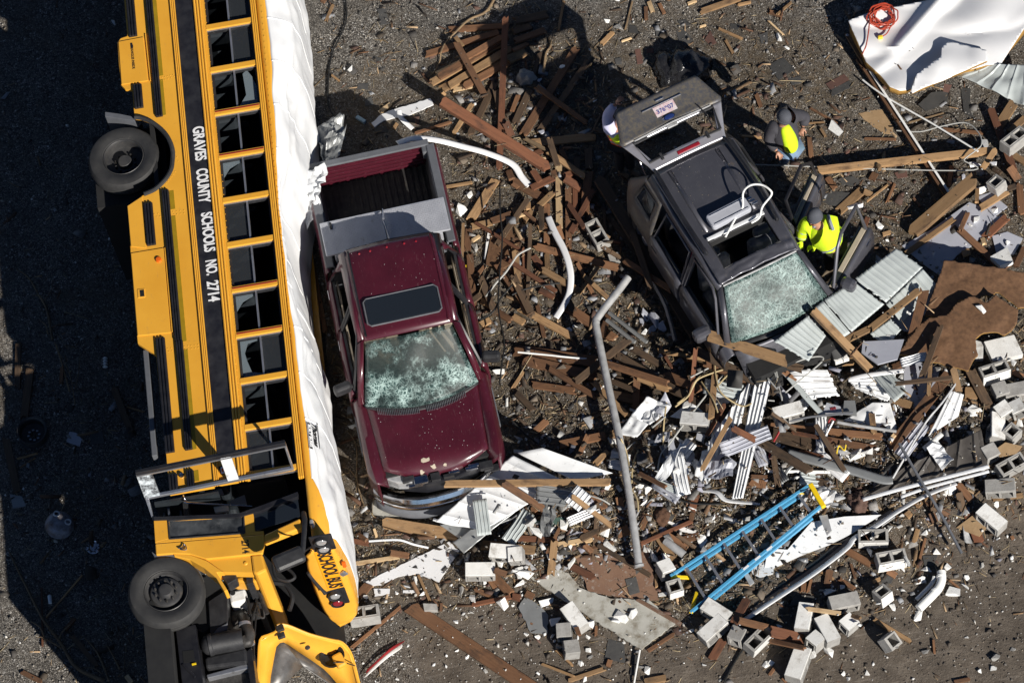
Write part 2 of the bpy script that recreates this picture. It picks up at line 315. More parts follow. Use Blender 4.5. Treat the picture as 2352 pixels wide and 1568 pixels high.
def ground_mat():
    m, t, b = nt('gravel_and_mud'); v = coords(t, rnd=False)
    at = nd(t, 'Attribute', attribute_name='zone'); sp = nd(t, 'SeparateColor'); t.links.new(at.outputs['Color'], sp.inputs[0])
    def edge(ch, amt, lo, hi, s):
        a = nd(t, 'Math', operation='MULTIPLY_ADD'); t.links.new(noise_(t, v, s, 5, .7), a.inputs[0]); a.inputs[1].default_value = amt; t.links.new(sp.outputs[ch], a.inputs[2]); return ramp(t, a.outputs[0], [(lo, 0.), (hi, 1.)])
    mud = edge(0, .5, .55, .82, 2.2); lit = edge(1, .7, .55, .95, 1.6)
    stones = []
    for s in (38, 62):
        vo = nd(t, 'TexVoronoi'); vo.inputs['Scale'].default_value = s; t.links.new(v, vo.inputs['Vector'])
        ve = nd(t, 'TexVoronoi', feature='DISTANCE_TO_EDGE'); ve.inputs['Scale'].default_value = s; t.links.new(v, ve.inputs['Vector'])
        sc_ = nd(t, 'SeparateColor'); t.links.new(vo.outputs['Color'], sc_.inputs[0])
        g = ramp(t, sc_.outputs[0], [(0., (.082, .075, .067)), (.4, (.225, .205, .182)), (.75, (.315, .288, .25)), (.93, (.42, .395, .36)), (1., (.62, .60, .56))])
        stones.append((g, ramp(t, ve.outputs['Distance'], [(0., 0.), (.16, 1.)])))
    pick = ramp(t, noise_(t, v, 3, 4), [(.45, 0.), (.55, 1.)])
    col = mixc(t, pick, stones[0][0], stones[1][0]); hgt = mixc(t, pick, stones[0][1], stones[1][1])
    col = mixc(t, hgt, (.035, .03, .026), col)
    fine = noise_(t, v, 26, 5, .75); big = noise_(t, v, 1.3, 5, .65)
    dirtc = mixc(t, ramp(t, fine, [(.35, 0.), (.65, 1.)]), (.07, .054, .038), (.20, .155, .105))
    patch = edge(2, 1., .50, .66, .9)
    col = mixc(t, patch, col, mixc(t, .55, col, dirtc))
    col = mixc(t, lit, col, mixc(t, ramp(t, noise_(t, v, 9, 5, .7), [(.4, .35), (.6, 1.)]), col, dirtc))
    mudc = mixc(t, ramp(t, noise_(t, coords(t, (1, 1, 1), False), 5, 5, .7), [(.3, 0.), (.7, 1.)]), (.082, .066, .052), (.16, .133, .106))
    sv = coords(t, (1, 1, 1), False)
    mp = nd(t, 'Mapping'); mp.inputs['Rotation'].default_value = (0, 0, R(-28)); mp.inputs['Scale'].default_value = (.8, 14, 1); t.links.new(sv, mp.inputs[0])
    mudc = mixc(t, ramp(t, noise_(t, mp.outputs[0], 2.0, 6, .6), [(.56, 0.), (.72, .8)]), mudc, (.22, .19, .16))
    speck = nd(t, 'TexVoronoi'); speck.inputs['Scale'].default_value = 30; t.links.new(v, speck.inputs['Vector'])
    mudc = mixc(t, ramp(t, speck.outputs['Distance'], [(.10, .5), (.16, 0.)]), mudc, (.34, .33, .31))
    col = mixc(t, mud, col, mudc)
    col = mixc(t, ramp(t, big, [(.4, 0.), (.7, .45)]), col, mixc(t, .5, col, (.03, .026, .022)))
    t.links.new(col, b.inputs['Base Color']); b.inputs['Roughness'].default_value = .92; b.inputs['Specular IOR Level'].default_value = .25
    hh = mixc(t, mud, hgt, fine); bump(t, b, hh, .9, .02)
    return m
me.materials.append(ground_mat())
go = bpy.data.objects.new('ground', me); COL.objects.link(go); tag(go, 'grey gravel yard turning to scraped mud under the wreckage', 'ground', kind='structure')

# ------------------------------------------------------------------ height map for resting debris on what lies below
HX0, HY0, HR = -10.5, -9.5, .02
hx = HX0+np.arange(1075)*HR; hy = HY0+np.arange(1000)*HR
HM = Hn(*np.meshgrid(hx, hy, indexing='ij')); HM0 = HM.copy()
def hget(x, y):
    i = np.clip(((np.asarray(x)-HX0)/HR+.5).astype(int), 0, 1074); j = np.clip(((np.asarray(y)-HY0)/HR+.5).astype(int), 0, 999); return HM[i, j]
def hput(P):
    P = np.asarray(P); i = np.clip(((P[:, 0]-HX0)/HR+.5).astype(int), 0, 1074); j = np.clip(((P[:, 1]-HY0)/HR+.5).astype(int), 0, 999); np.maximum.at(HM, (i, j), P[:, 2])
def hbox(M, d, cap=9.):
    a, b, c = [np.linspace(-q/2, q/2, max(2, int(q/.018)+1)) for q in d]
    A, B, Cc = np.meshgrid(a, b, np.array([-d[2]/2, d[2]/2]), indexing='ij'); P = np.stack([A.ravel(), B.ravel(), Cc.ravel(), np.ones(A.size)], 1) @ np.array(M).T
    P = P[:, :3]; P[:, 2] = np.minimum(P[:, 2], cap); hput(P)
def hat(px, py):                                # place on top of what is there, under this pixel
    z = 0.
    for _ in range(5): p = W(px, py, z); z = float(hget(p.x, p.y))
    return W(px, py, z)
def rest(p1, p2, w, t, maxs=.45):
    za = zb = .05
    for _ in range(4):
        a, b = W(*p1, za), W(*p2, zb); L = max(.05, (b-a).length); dx = (b-a).normalized(); sd = Vector((-dx.y, dx.x, 0))
        k = max(5, int(L/.03)); s = np.linspace(0, 1, k); h = np.full(k, -1.)
        for q in (-.45, 0, .45): h = np.maximum(h, hget(a.x+(b.x-a.x)*s+sd.x*w*q, a.y+(b.y-a.y)*s+sd.y*w*q))
        hull = []
        for i in range(k):
            while len(hull) > 1 and (h[hull[-1]]-h[hull[-2]])*(i-hull[-2]) <= (h[i]-h[hull[-2]])*(hull[-1]-hull[-2]): hull.pop()
            hull.append(i)
        for i, j in zip(hull, hull[1:]):
            if s[i] <= .5 <= s[j]: break
        g = (h[j]-h[i])/(s[j]-s[i]); g = max(-maxs*L, min(maxs*L, g)); z0 = h[i]-g*s[i]
        z0 = max(z0, float(np.max(h-g*s))) ; za, zb = z0+t/2, z0+g+t/2
    return W(*p1, za), W(*p2, zb)
# ------------------------------------------------------------------ the school bus, on its left side
th = R(-2.28); tau = R(3)
bu = Vector((math.sin(th), -math.cos(th), 0)); bv0 = Vector((math.cos(th), math.sin(th), 0))
bv = bv0*math.cos(tau)+Vector((0, 0, 1))*math.sin(tau); bw = bu.cross(bv)
BH = 2.42                                        # height of the upward side
bo = WT('01', 1200, 755, BH)
BM = Matrix(((bu.x, bv.x, bw.x, bo.x), (bu.y, bv.y, bw.y, bo.y), (bu.z, bv.z, bw.z, bo.z), (0, 0, 0, 1)))
BI = BM.inverted()
bus = thing('school_bus', 'long yellow school bus lying on its side with a crumpled white roof', 'school bus', BM)
def bs(t, x, y, h=0.):                           # pixel -> (u, v) on the side plane raised by h
    px, py = D(t, x, y); o = BI @ CP; d = BI.to_3x3() @ ray(px, py); k = (h-o.z)/d.z; p = o+d*k; return (p.x, p.y)
def bpoly(t, pts, h=0.): return [bs(t, x, y, h) for x, y in pts]
U_REAR = bs('00', 1700, 0)[0]-2.6
U_DOOR = bs('A', 600, 440)[0]                    # rear edge of the entrance
def vline(pa, pb, u):                            # v of an edge given two pixels on it
    a, b = bs(*pa), bs(*pb); return a[1]+(b[1]-a[1])*(u-a[0])/(b[0]-a[0])
V_M1 = bs('01', 1765, 700)[1]; V_BLK0 = bs('01', 1815, 700)[1]; V_BLK1 = bs('01', 1985, 700)[1]; V_SILL = bs('01', 2050, 700)[1]; V_WIN0 = bs('01', 2110, 900)[1]
V_WIN1 = bs('11', 190, 900)[1]; V_EAVE = bs('11', 285, 560)[1]
ll = [bs('00', 1915, 250), bs('00', 1945, 645), bs('00', 1985, 1062), bs('00', 2025, 1465), bs('01', 2060, 290), bs('01', 2090, 705), bs('01', 2130, 1125), bs('01', 2165, 1525), bs('02', 2200, 375), bs('02', 2240, 790)]
pitch = (ll[-1][0]-ll[0][0])/9; UP = [ll[0][0]+pitch*i for i in range(-4, 11)]
# lower side wall, one sheet with the rear wheel arch cut out
edge = [bs('00', 1170, 335), bs('00', 1110, 355), bs('00', 1082, 390), bs('00', 1095, 600), bs('00', 1115, 785), bs('00', 1150, 820), bs('00', 1215, 825), bs('00', 1232, 1020), bs('00', 1240, 1085),
        bs('00', 1300, 1090), bs('00', 1400, 1130), bs('00', 1500, 1210), bs('00', 1560, 1300), bs('00', 1590, 1400), bs('00', 1585, 1500), bs('01', 1565, 0), bs('01', 1540, 60), bs('01', 1490, 120), bs('01', 1420, 180), bs('01', 1310, 230),
        bs('01', 1170, 325), bs('01', 1185, 500), bs('01', 1200, 722), bs('01', 1200, 755), bs('01', 1230, 1150), bs('01', 1262, 1530), bs('02', 1268, 20), bs('02', 1435, 128), bs('02', 1480, 600), bs('02', 1528, 1040)]
v0 = edge[0][1]
side = [(U_REAR, v0)]+edge+[(U_DOOR+.02, edge[-1][1]), (U_DOOR+.02, V_M1), (U_REAR, V_M1)]
MB().prism(side, -.05, 0.).build('lower_side_panel', M_['yellow'], bus)
U_D2 = bs('A', 200, 985)[0]                      # front edge of the entrance (bottom pillar)
L_ = U_DOOR-U_REAR; Uc = (U_DOOR+U_REAR)/2
ub = bs('02', 2080, 1045)[0]
MB().box(((ub+U_REAR)/2, (V_BLK0+V_BLK1)/2, -.025), (ub-U_REAR, V_BLK1-V_BLK0, .05)).build('black_band', M_['black'], bus)
MB().box(((ub+U_DOOR)/2+.001, (V_BLK0+V_BLK1)/2, -.027), (U_DOOR-ub-.002, V_BLK1-V_BLK0, .05)).build('side_panel', M_['yellow'], bus)
for va, vb, nm in ((V_M1, V_BLK0, 3), (V_BLK1, V_SILL+.02, 3)):
    for k in range(nm):
        wd = (vb-va)/nm; MB().box((Uc, va+wd*(k+.5), -.012), (L_, wd*.9, .08)).build('body_moulding', M_['yellow'], bus, bevel=.018)
MB().box((Uc, (V_SILL+V_WIN0)/2+.01, -.025), (L_, V_WIN0-V_SILL-.02, .052)).build('window_sill', M_['yellow'], bus)
# black rub rails with ribs, and strips of reflective tape
def rib(t, q, name='rub_rail'):
    (x1, y1), (x2, y2), wpx = q[0], q[1], q[2]; a, b = bs(t, x1, y1), bs(t, x2, y2); wd = wpx/4/172
    m = MB(); u0, u1, v = a[0], b[0], (a[1]+b[1])/2
    m.box(((u0+u1)/2, v, .012), (u1-u0, wd, .028))
    for k in (-1, 0, 1): m.box(((u0+u1)/2, v+k*wd*.33, .03), (u1-u0-.004, wd*.22, .03))
    return m.build(name, M_['rail'], bus, bevel=.006)
dR = lambda a, b, w_: (a, b, w_)
rib('00', dR((1185, -300), (1212, 345), 80)); rib('00', dR((1262, 785), (1282, 1000), 84)); rib('01', dR((1362, 305), (1395, 690), 84)); rib('00', dR((1355, -300), (1455, 1080), 66))
rib('01', dR((1522, 185), (1638, 1568), 68)); rib('02', dR((1653, 0), (1732, 1000), 68))
q1 = bs('01', 1472, 1545); q2 = bs('02', 1565, 1025)
m = MB(); m.box(((q1[0]+q2[0])/2, (q1[1]+q2[1])/2, .012), (q2[0]-q1[0], .128, .028))
for k in (-1, 0, 1): m.box(((q1[0]+q2[0])/2, (q1[1]+q2[1])/2+k*.042, .03), (q2[0]-q1[0]-.004, .028, .03))
m.build('rub_rail', M_['rail'], bus, bevel=.006)
for (t1, x1, y1, t2, x2, y2) in (('00', 1400, -300, '00', 1470, 700), ('00', 1478, 735, '00', 1505, 1060), ('01', 1578, 185, '01', 1588, 355), ('01', 1596, 415, '01', 1690, 1568), ('02', 1706, 75, '02', 1783, 990)):
    a, b = bs(t1, x1, y1), bs(t2, x2, y2); MB().box(((a[0]+b[0])/2, (a[1]+b[1])/2, .002), (b[0]-a[0], .06, .004)).build('reflective_strip', M_['tape'], bus)
# compartment doors, raised a little
def panel(t, pts, name, h=.014, mat='yellow', z0=0.001): return MB().prism(bpoly(t, pts), z0, h).build(name, M_[mat], bus, bevel=.006)
d1 = panel('00', [(1090, 388), (1318, 345), (1362, 748), (1118, 782)], 'compartment_door')
panel('00', [(1332, 318), (1342, 316), (1388, 745), (1378, 752)], 'door_hinge', .02)
d2 = panel('01', [(1204, 762), (1503, 712), (1570, 1490), (1266, 1520)], 'compartment_door')
panel('01', [(1510, 712), (1522, 710), (1592, 1480), (1578, 1490)], 'door_hinge', .02)
panel('01', [(1172, 328), (1308, 238), (1345, 715), (1205, 700)], 'corner_panel', .012)
c = bs('01', 1460, 825); MB().lathe([(0, .03), (.035, .028), (.042, .015), (.042, 0)], 20, Matrix.Translation((c[0], c[1], .012))).build('side_marker', M_['amber'], bus, True)
panel('01', [(1263, 1095), (1333, 1088), (1338, 1168), (1270, 1175)], 'latch', .022)
panel('01', [(1285, 1105), (1325, 1100), (1330, 1160), (1292, 1165)], 'latch_recess', .024, 'ink', .0225)
panel('00', [(1198, 403), (1218, 401), (1222, 450), (1203, 452)], 'latch', .018, 'rail', .0145)
# grey skirt rail under the front section
a, b = bs('02', 1335, 90, -.1), bs('02', 1430, 1060, -.1)
MB().box(((a[0]+b[0])/2, (a[1]+b[1])/2, -.12), (b[0]-a[0], .07, .12)).build('chassis_rail', M_['bedplastic'], bus, bevel=.01)
# rivets joined into one part
m = MB()
def rivets(t, x1, y1, x2, y2, k, dx=0):
    for i in range(k):
        p = bs(t, x1+(x2-x1)*i/(k-1), y1+(y2-y1)*i/(k-1)); m.lathe([(0, .006), (.005, .005), (.007, 0)], 5, Matrix.Translation((p[0], p[1], .0005)))
for r_ in (('00', 1485, 745, 1600, 705, 5), ('00', 1490, 715, 1590, 690, 5), ('01', 1420, 400, 1690, 365, 9), ('01', 1440, 425, 1690, 392, 9), ('02', 1540, 65, 1820, 30, 10), ('02', 1550, 92, 1820, 58, 10), ('00', 1500, 1180, 1640, 1480, 10), ('01', 1610, 10, 1530, 120, 6),
           ('01', 1500, 822, 1565, 1480, 12), ('00', 1880, 30, 2020, 1530, 26), ('01', 2040, 40, 2170, 1540, 26), ('02', 2150, 30, 2240, 900, 16), ('10', 55, 60, 175, 1540, 28), ('11', 190, 40, 320, 1540, 28), ('12', 300, 40, 370, 900, 15)): rivets(*r_)
rv = m.build('rivets', M_['yellow'], bus); rv['kind'] = 'stuff'
# window band
WH = V_WIN1-V_WIN0; vm = (V_WIN0+V_WIN1)/2
seals = (2+4, 3+4, 6+4, 7+4)
for i, u in enumerate(UP):
    p = MB().box((u, vm, -.02), (.085, WH+.02, .05)).build('window_pillar', M_['yellow'], bus, bevel=.008)
    if i-1 in (5, 6, 9, 10): MB().box((u-.012, vm, .008), (.016, WH-.02, .006)).build('red_seal', M_['seal'], p)
    MB().box((u+.05, vm, -.035), (.018, WH, .03)).build('pillar_trim', M_['alu'], p)
spec = {3: 'og', 4: 'og', 5: 'og', 6: 'ob', 7: 'oo', 8: 'bo', 9: 'go', 10: 'go', 11: 'bo', 12: 'sg', 13: 'oo', 14: 'go'}
for i in range(1, 15):
    u0, u1 = UP[i-1]+.06, UP[i]-.045
    uc = (u0+u1)/2; s_ = spec.get(i, 'gg')
    fr = MB()
    for v in (V_WIN0+.02, V_WIN1-.012): fr.box((uc, v, -.055), (u1-u0, .03, .04))
    for u in (u0+.005, u1-.005): fr.box((u, vm, -.055), (.022, WH-.06, .038))
    f = fr.build('window', M_['plastic'], bus)
    MB().box((uc, vm, -.05), (u1-u0, .022, .045)).build('sash_bar', M_['alu'], f)
    for k, ch in enumerate(s_):
        va, vb = (V_WIN0+.035, vm-.011) if k == 0 else (vm+.011, V_WIN1-.027)
        if ch == 'g': MB().box((uc, (va+vb)/2, -.065), (u1-u0-.01, vb-va, .005)).build('pane', M_['tint'], f)
        elif ch in 'bs':
            a = [(u0, va), (u1, va), (u1, vb), (u0, vb)]
            if ch == 'b': P = [(u0+.02, va), (u0+.25, va), (u0+.12, va+.09), (u0+.06, vb-.05), (u0+.02, vb)] if i != 6 else [(u0, va+.16), (u0+.05, va+.1), (u1-.2, va+.12), (u1-.02, va), (u1-.02, vb), (u1-.3, vb), (u0+.12, vb-.05)]
            else: P = [(u0, va), (u1, va), (u1, vb), (u1-.06, vb-.01), (u1-.1, va+.12), (u1-.28, va+.07), (u0+.2, va+.05), (u0+.06, va+.1), (u0+.03, vb), (u0, vb)]
            MB().prism(P, -.068, -.063).build('broken_pane', M_['shard'], f)
# cant rail (yellow mouldings above the windows)
VC = V_WIN1+.005
for k in range(3): MB().box(((U_REAR+U_DOOR)/2+.05, VC+.012+k*.026, -.014), (L_+.1, .022, .07)).build('roof_moulding', M_['yellow'], bus, bevel=.008)
# roof shell
U_F = bs('A', 1760, 940)[0]                      # front face at the corner of the roof
CR = .55
def roofpt(u, a):                                # a: 0 at the upward eave .. pi at the eave below
    d = 0.
    s = math.sin(a)
    k = noise.noise((u*1.1, a*1.4, 3.1))*.05+noise.noise((u*3.2, a*3.2, 9.))*.012-abs(noise.noise((u*1.7+a*1.2, a*2.6-u*.5, 19.)))*.05-abs(noise.noise((u*4.1, a*2.2+u, 33.)))*.018
    dent = sum(h*math.exp(-((u-uc)/wu)**2-((a-ac)/wa)**2) for uc, ac, wu, wa, h in DENT)
    v = VE+(crn(u)-dent)*(s**.72)+k*min(1, a*2.5)*min(1, (math.pi-a)*3)*1.0
    wz = -1.2+1.2*(1 if math.cos(a) > 0 else -1)*abs(math.cos(a))**.62
    return (v, wz-.01)
VE = VC+.085
uu = lambda t, x, y: bs(t, x, y)[0]
CK = [(uu('d', 640, y), c) for y, c in ((-600, .5), (0, .5), (150, .47), (235, .40), (330, .30), (430, .15), (520, .11), (620, .12), (700, .17), (780, .24), (860, .22), (950, .27), (1050, .34), (1180, .37), (1290, .36), (1450, .36))]
def crn(u): return float(np.interp(u, [k[0] for k in CK], [k[1] for k in CK]))
DENT = [(uu('10', 560, 800), 1.15, .45, .5, .10), (uu('11', 450, 300), 1.2, .9, .7, .16), (uu('11', 480, 1000), 1.1, .5, .5, .07), (uu('12', 700, 400), 1.0, .5, .35, -.06), (uu('12', 600, 200), .9, .25, .5, .05), (uu('A', 1850, 200), .6, .25, .25, .05)]
NU, NA, I0 = 300, 56, 260
UW0 = bs('A', 1780, 330)[0]; UW1 = bs('A', 2150, 960)[0]+.25
def ulim(a): return min(U_F-.1, UW0+(UW1-UW0)*min(1, max(0, (math.sin(a)-.22)/.7))**1.1)
G = []
for i in range(NU+1):
    row = []
    for j in range(NA+1):
        a = math.pi*j/NA; L0 = ulim(a)
        u = U_REAR+(L0-U_REAR)*i/I0 if i <= I0 else L0+(U_F+.03-L0)*(i-I0)/(NU-I0)
        fall = max(0, (u-(U_F-.55))/.58); v, wz = roofpt(u, a)
        v = VE+(v-VE)*(1-.16*fall**2)
        row.append((u, v, wz-.10*fall**2*(1-2*j/NA)))
    G.append(row)
iswhite = lambda i, j: i < I0 and 3 <= j < NA-2
MB().grid(G, keep=lambda i, j: iswhite(i, j)).build('roof', M_['roofw'], bus, True, solid=.03, ang=60, clean=True)
MB().grid(G, keep=lambda i, j: not iswhite(i, j)).build('roof_edge', M_['yellow'], bus, True, solid=.03, ang=60, clean=True)
# front face of the roof cap: a band from the roof crown down towards the windscreen
face = []
for j in range(NA+1):
    u, v, z = G[-1][j]; t_ = math.sin(math.pi*j/NA)
    face.append([(u, v, z), (u+.025, v-.03*t_-.005, z), (u+.06, v-.08*t_-.01, z*.99-.01), (u+.10, v-.42*t_-.02, z*.985-.015), (u+.08, v-.45*t_-.03, z*.985-.015)])
fc = MB().grid(face).build('front_cap', M_['yellow'], bus, True, solid=.03, ang=50)
# sign board and lamps on the cap
def capM(zc, vc, up=.075): # plane facing forward (+u): local x runs down the width, y towards the roof
    return Matrix(((0, 0, 1, U_F+up), (0, 1, 0, vc), (-1, 0, 0, zc), (0, 0, 0, 1)))
def bf(t, x, y, up):                              # pixel -> (v, w) on the plane of the front face
    px, py = D(t, x, y); o = BI @ CP; d = BI.to_3x3() @ ray(px, py); k = (U_F+up-o.x)/d.x; p = o+d*k; return p.y, p.z
va, wa = bf('A', 1935, 1085, .12); vb, wb = bf('A', 2010, 1440, .12)
sgl = wa-wb; sg = MB().box((0, 0, 0), (sgl+.04, .215, .02)).build('sign_board', M_['signy'], bus, M=capM((wa+wb)/2, (va+vb)/2, .115))
o_ = text('SCHOOL BUS', 'sign_lettering', M_['ink'], sg, Matrix.Translation((0, 0, .013)), .25, .002, 1.); xs = [v.co.x for v in o_.data.vertices]; o_.data.transform(Matrix.Diagonal((sgl/(max(xs)-min(xs)), 1, 1, 1)))
for (x, y), kk in (((1900, 985), 1), ((2040, 1530), -1)):
    vc, zc = bf('A', x, y, .1)
    pl = MB().box((0, 0, 0), (.40 if kk > 0 else .42, .30, .03)).build('lamp_panel', M_['rail'], bus, M=capM(zc, vc, .105), bevel=.02)
    for dx in (-.098, .098):
        l_ = MB().lathe([(0, .05), (.06, .045), (.08, .02)], 22, Matrix.Translation((dx, 0, .015))).build('lamp_lens', M_['red'] if (dx*kk < 0 and kk < 0) else M_['lamp'], pl, True)
        MB().lathe([(.08, 0), (.082, .05), (.092, .055), (.094, 0)], 22, Matrix.Translation((dx, 0, .015))).build('lamp_ring', M_['plastic'], l_, True)
vc, zc = bf('A', 2075, 1215, .1); MB().box((0, 0, 0), (.12, .05, .04)).build('marker_lamp', M_['amber'], bus, M=capM(zc, vc+.06, .1), bevel=.01)
vc, zc = bf('A', 2090, 1305, .1); MB().box((0, 0, 0), (.1, .09, .03)).build('torn_bracket', M_['alu'], bus, M=capM(zc, vc+.03, .1) @ Matrix.Rotation(.5, 4, 'Z'), bevel=.01)
p = bs('A', 1795, 790); MB().lathe([(0, .05), (.03, .045), (.045, 0)], 14, Matrix.Translation((p[0], p[1], -.02)) @ Matrix.Diagonal((1.5, .8, 1, 1))).build('clearance_lamp', M_['lamp'], bus, True)
# shell below: floor, far side, rear, inner lining (dark), seats
V_FL = .42
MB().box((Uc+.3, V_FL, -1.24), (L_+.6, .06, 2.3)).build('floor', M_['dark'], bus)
MB().box((Uc, 1.2, -2.36), (L_, 1.9, .06)).build('far_side', M_['yellow'], bus)
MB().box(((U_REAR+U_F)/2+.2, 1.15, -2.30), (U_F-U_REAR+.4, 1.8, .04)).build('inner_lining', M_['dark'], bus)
MB().box((U_REAR-.02, 1.15, -1.2), (.06, 2.3, 2.36)).build('rear_wall', M_['yellow'], bus)
for i in range(2, 15):
    uc = UP[i-1]+.42
    if uc > U_DOOR-.25: continue
    for wz in (-.58, -1.82):
        s_ = MB().box((uc-.18, V_FL+.42, wz), (.44, .14, .92)).box((uc+.02-.42, V_FL+.78, wz), (.10, .75, .92)).build('seat', M_['seat'], bus, bevel=.05)
# lettering on the black band
a, b = bs('00', 1810, 1160), bs('01', 1965, 1205)
def sideM(u, v, h=.002): return Matrix(((1, 0, 0, u), (0, 1, 0, v), (0, 0, 1, h), (0, 0, 0, 1)))
words = [('GRAVES', '00', (1810, 1165), '00', (1850, 1472)), ('COUNTY', '01', (1850, -20), '01', (1875, 292)), ('SCHOOLS', '01', (1890, 385), '01', (1930, 742)), ('NO.', '01', (1935, 820), '01', (1945, 955)), ('2714', '01', (1945, 1012), '01', (1965, 1200))]
for wd, t1, p1, t2, p2 in words:
    a, b = bs(t1, *p1), bs(t2, *p2); o = text(wd, 'side_lettering', M_['inkw'], bus, sideM((a[0]+b[0])/2, (a[1]+b[1])/2, .0015), .215, .0015, 1.)
    wx = max(v.co.x for v in o.data.vertices)-min(v.co.x for v in o.data.vertices); k = (b[0]-a[0])/wx; o.data.transform(Matrix.Diagonal((k, 1.0, 1, 1)))
a = bs('00', 1220, 530); text('TRIANGLES INSIDE', 'door_lettering', M_['ink'], d1, sideM(a[0], a[1], .0155), .05, .0005, .95)
# maker's name at the eave of the roof, with its rule above and a framed line below
def roofM(u, a, off=.012):
    p = roofpt(u, a); q = roofpt(u, a+.06); y = Vector((0, q[0]-p[0], q[1]-p[1])).normalized(); x = Vector((1, 0, 0)); z = x.cross(y); o = Vector((u, *p))+z*off
    return Matrix(((x.x, y.x, z.x, o.x), (x.y, y.y, z.y, o.y), (x.z, y.z, z.z, o.z), (0, 0, 0, 1)))
ut = (uu('12', 540, 755)+uu('12', 560, 985))/2; lt = uu('12', 560, 985)-uu('12', 540, 755)
def onroof(wd, a, size, wide, name, sh=0):
    Mx = roofM(ut, a); o = text(wd, name, M_['ink'], bus, Mx, size, .002, 1.); xs = [v.co.x for v in o.data.vertices]; k = wide/(max(xs)-min(xs)); o.data.transform(Matrix(((k, sh, 0, 0), (0, 1, 0, 0), (0, 0, 1, 0), (0, 0, 0, 1)))); return o

def roofat(t, x, y):
    px, py = D(t, x, y); best = None
    for i in range(60):
        u = ut+(-.6+1.2*i/59)
        for j in range(1, 60):
            a = 1.3*j/60; q = proj(BM @ Vector((u, *roofpt(u, a)))); e = (q[0]-px)**2+(q[1]-py)**2
            if best is None or e < best[0]: best = (e, u, a)
    return best[1], best[2]
ut, at_ = roofat('12', 538, 868); ut2, at2 = roofat('12', 490, 870)
o_ = onroof('Thomas', at_, .135, lt*.92, 'maker_name', .2); ut = ut2
MB().box((0, 0, 0), (lt*1.06, .062, .004)).build('maker_plate', M_['inkw'], bus, M=roofM(ut, at2, .008))
MB().box((0, 0, 0), (lt*1.04, .054, .004)).build('maker_plate', M_['ink'], bus, M=roofM(ut, at2, .0095))
c_ = onroof('BUILT BUSES', at2, .055, lt*.9, 'maker_line'); c_.data.materials.clear(); c_.data.materials.append(M_['inkw']); c_.matrix_local = roofM(ut, at2, .013)
u9, a9 = roofat('12', 570, 870); MB().box((0, 0, 0), (lt*1.04, .012, .004)).build('maker_rule', M_['ink'], bus, M=roofM(u9, a9, .012))

for u in UP[1::1]:
    if u < U_DOOR-.2: MB().grid([[(u+d_, *[c+o_*.004 for c in roofpt(u, a)]) for a in [.16+.045*k for k in range(36)]] for d_, o_ in ((-.012, 0), (-.006, 1), (.006, 1), (.012, 0))]).build('roof_seam', M_['roofw'], bus, True, solid=.003)
# ------------------------------------------------------------------ bus: door leaf, entrance, nose, wheels, engine, hood
def bl(t, x, y, z): return BI @ WT(t, x, y, z)
def bq(t, pts, name, z0, z1, mat='yellow', bev=.004): return MB().prism(bpoly(t, pts, z1), z0, z1).build(name, M_[mat], bus, bevel=bev)
# extra bits behind the leaf
for x1, y1, x2, y2, wd in ((385, 300, 395, 465, .125), (560, 262, 570, 430, .1)):
    a, b = bs('A', x1, y1), bs('A', x2, y2); m = MB().box(((a[0]+b[0])/2, (a[1]+b[1])/2, .012), (b[0]-a[0], wd, .028))
    for k in (-1, 0, 1): m.box(((a[0]+b[0])/2, (a[1]+b[1])/2+k*wd*.33, .03), (b[0]-a[0]-.004, wd*.22, .03))
    m.build('rub_rail', M_['rail'], bus, bevel=.006)
p = bs('A', 475, 310); MB().lathe([(0, .05), (.025, .043), (.036, .02), (.03, 0)], 16, Matrix.Translation((p[0], p[1], 0))).build('door_lamp', M_['chrome'], bus, True)
p = bs('A', 625, 310); MB().box((p[0], p[1], .002), (.16, .06, .004)).build('reflective_strip', M_['tape'], bus)
bq('A', [(845, 215), (905, 205), (915, 285), (870, 295)], 'warning_label', .0005, .004, 'ink', 0); bq('A', [(868, 222), (900, 216), (906, 284), (874, 290)], 'warning_label', .0045, .006, 'inkw', 0); bq('A', [(876, 236), (896, 232), (900, 264), (880, 268)], 'warning_mark', .0065, .0075, 'amber', 0)
# entrance: door leaf standing straight up from its hinge
b0 = Vector((*bs('A', 105, 545), 0)); b1 = Vector((*bs('A', 1615, 240), 0)); ln = (b1-b0).length; LH = .62
LM = frame(b0, b1-b0, (-.12, 0, 1)).copy()        # x along the leaf, z out
yv = LM.to_3x3() @ Vector((0, 1, 0))
leaf = MB().box((ln/2, 0, LH-.035), (ln, .05, .07)).build('door_leaf', M_['rail'], bus, M=LM, bevel=.008)
MB().box((ln/2, -.028, LH-.075), (ln, .012, .02)).build('edge_trim', M_['alu'], leaf)
MB().box((ln/2, 0, .025), (ln-.004, .045, .045)).build('edge_trim', M_['alu'], leaf, bevel=.006)
MB().box((.10, 0, LH/2-.01), (.2, .042, LH-.1)).build('kick_plate', pm('scuffed_kick_plate', (.03, .03, .035), (.05, .05, .055), 6, rough=.5, dirt=(.62, .68, .72), damt=.5, dscale=9), leaf)
MB().box((ln-.015, 0, LH/2), (.03, .045, LH-.1)).build('edge_trim', M_['alu'], leaf, bevel=.006)
MB().box((ln*.595, 0, LH/2), (.145, .05, LH-.1)).build('cross_rail', M_['sheetw'], leaf, bevel=.008)
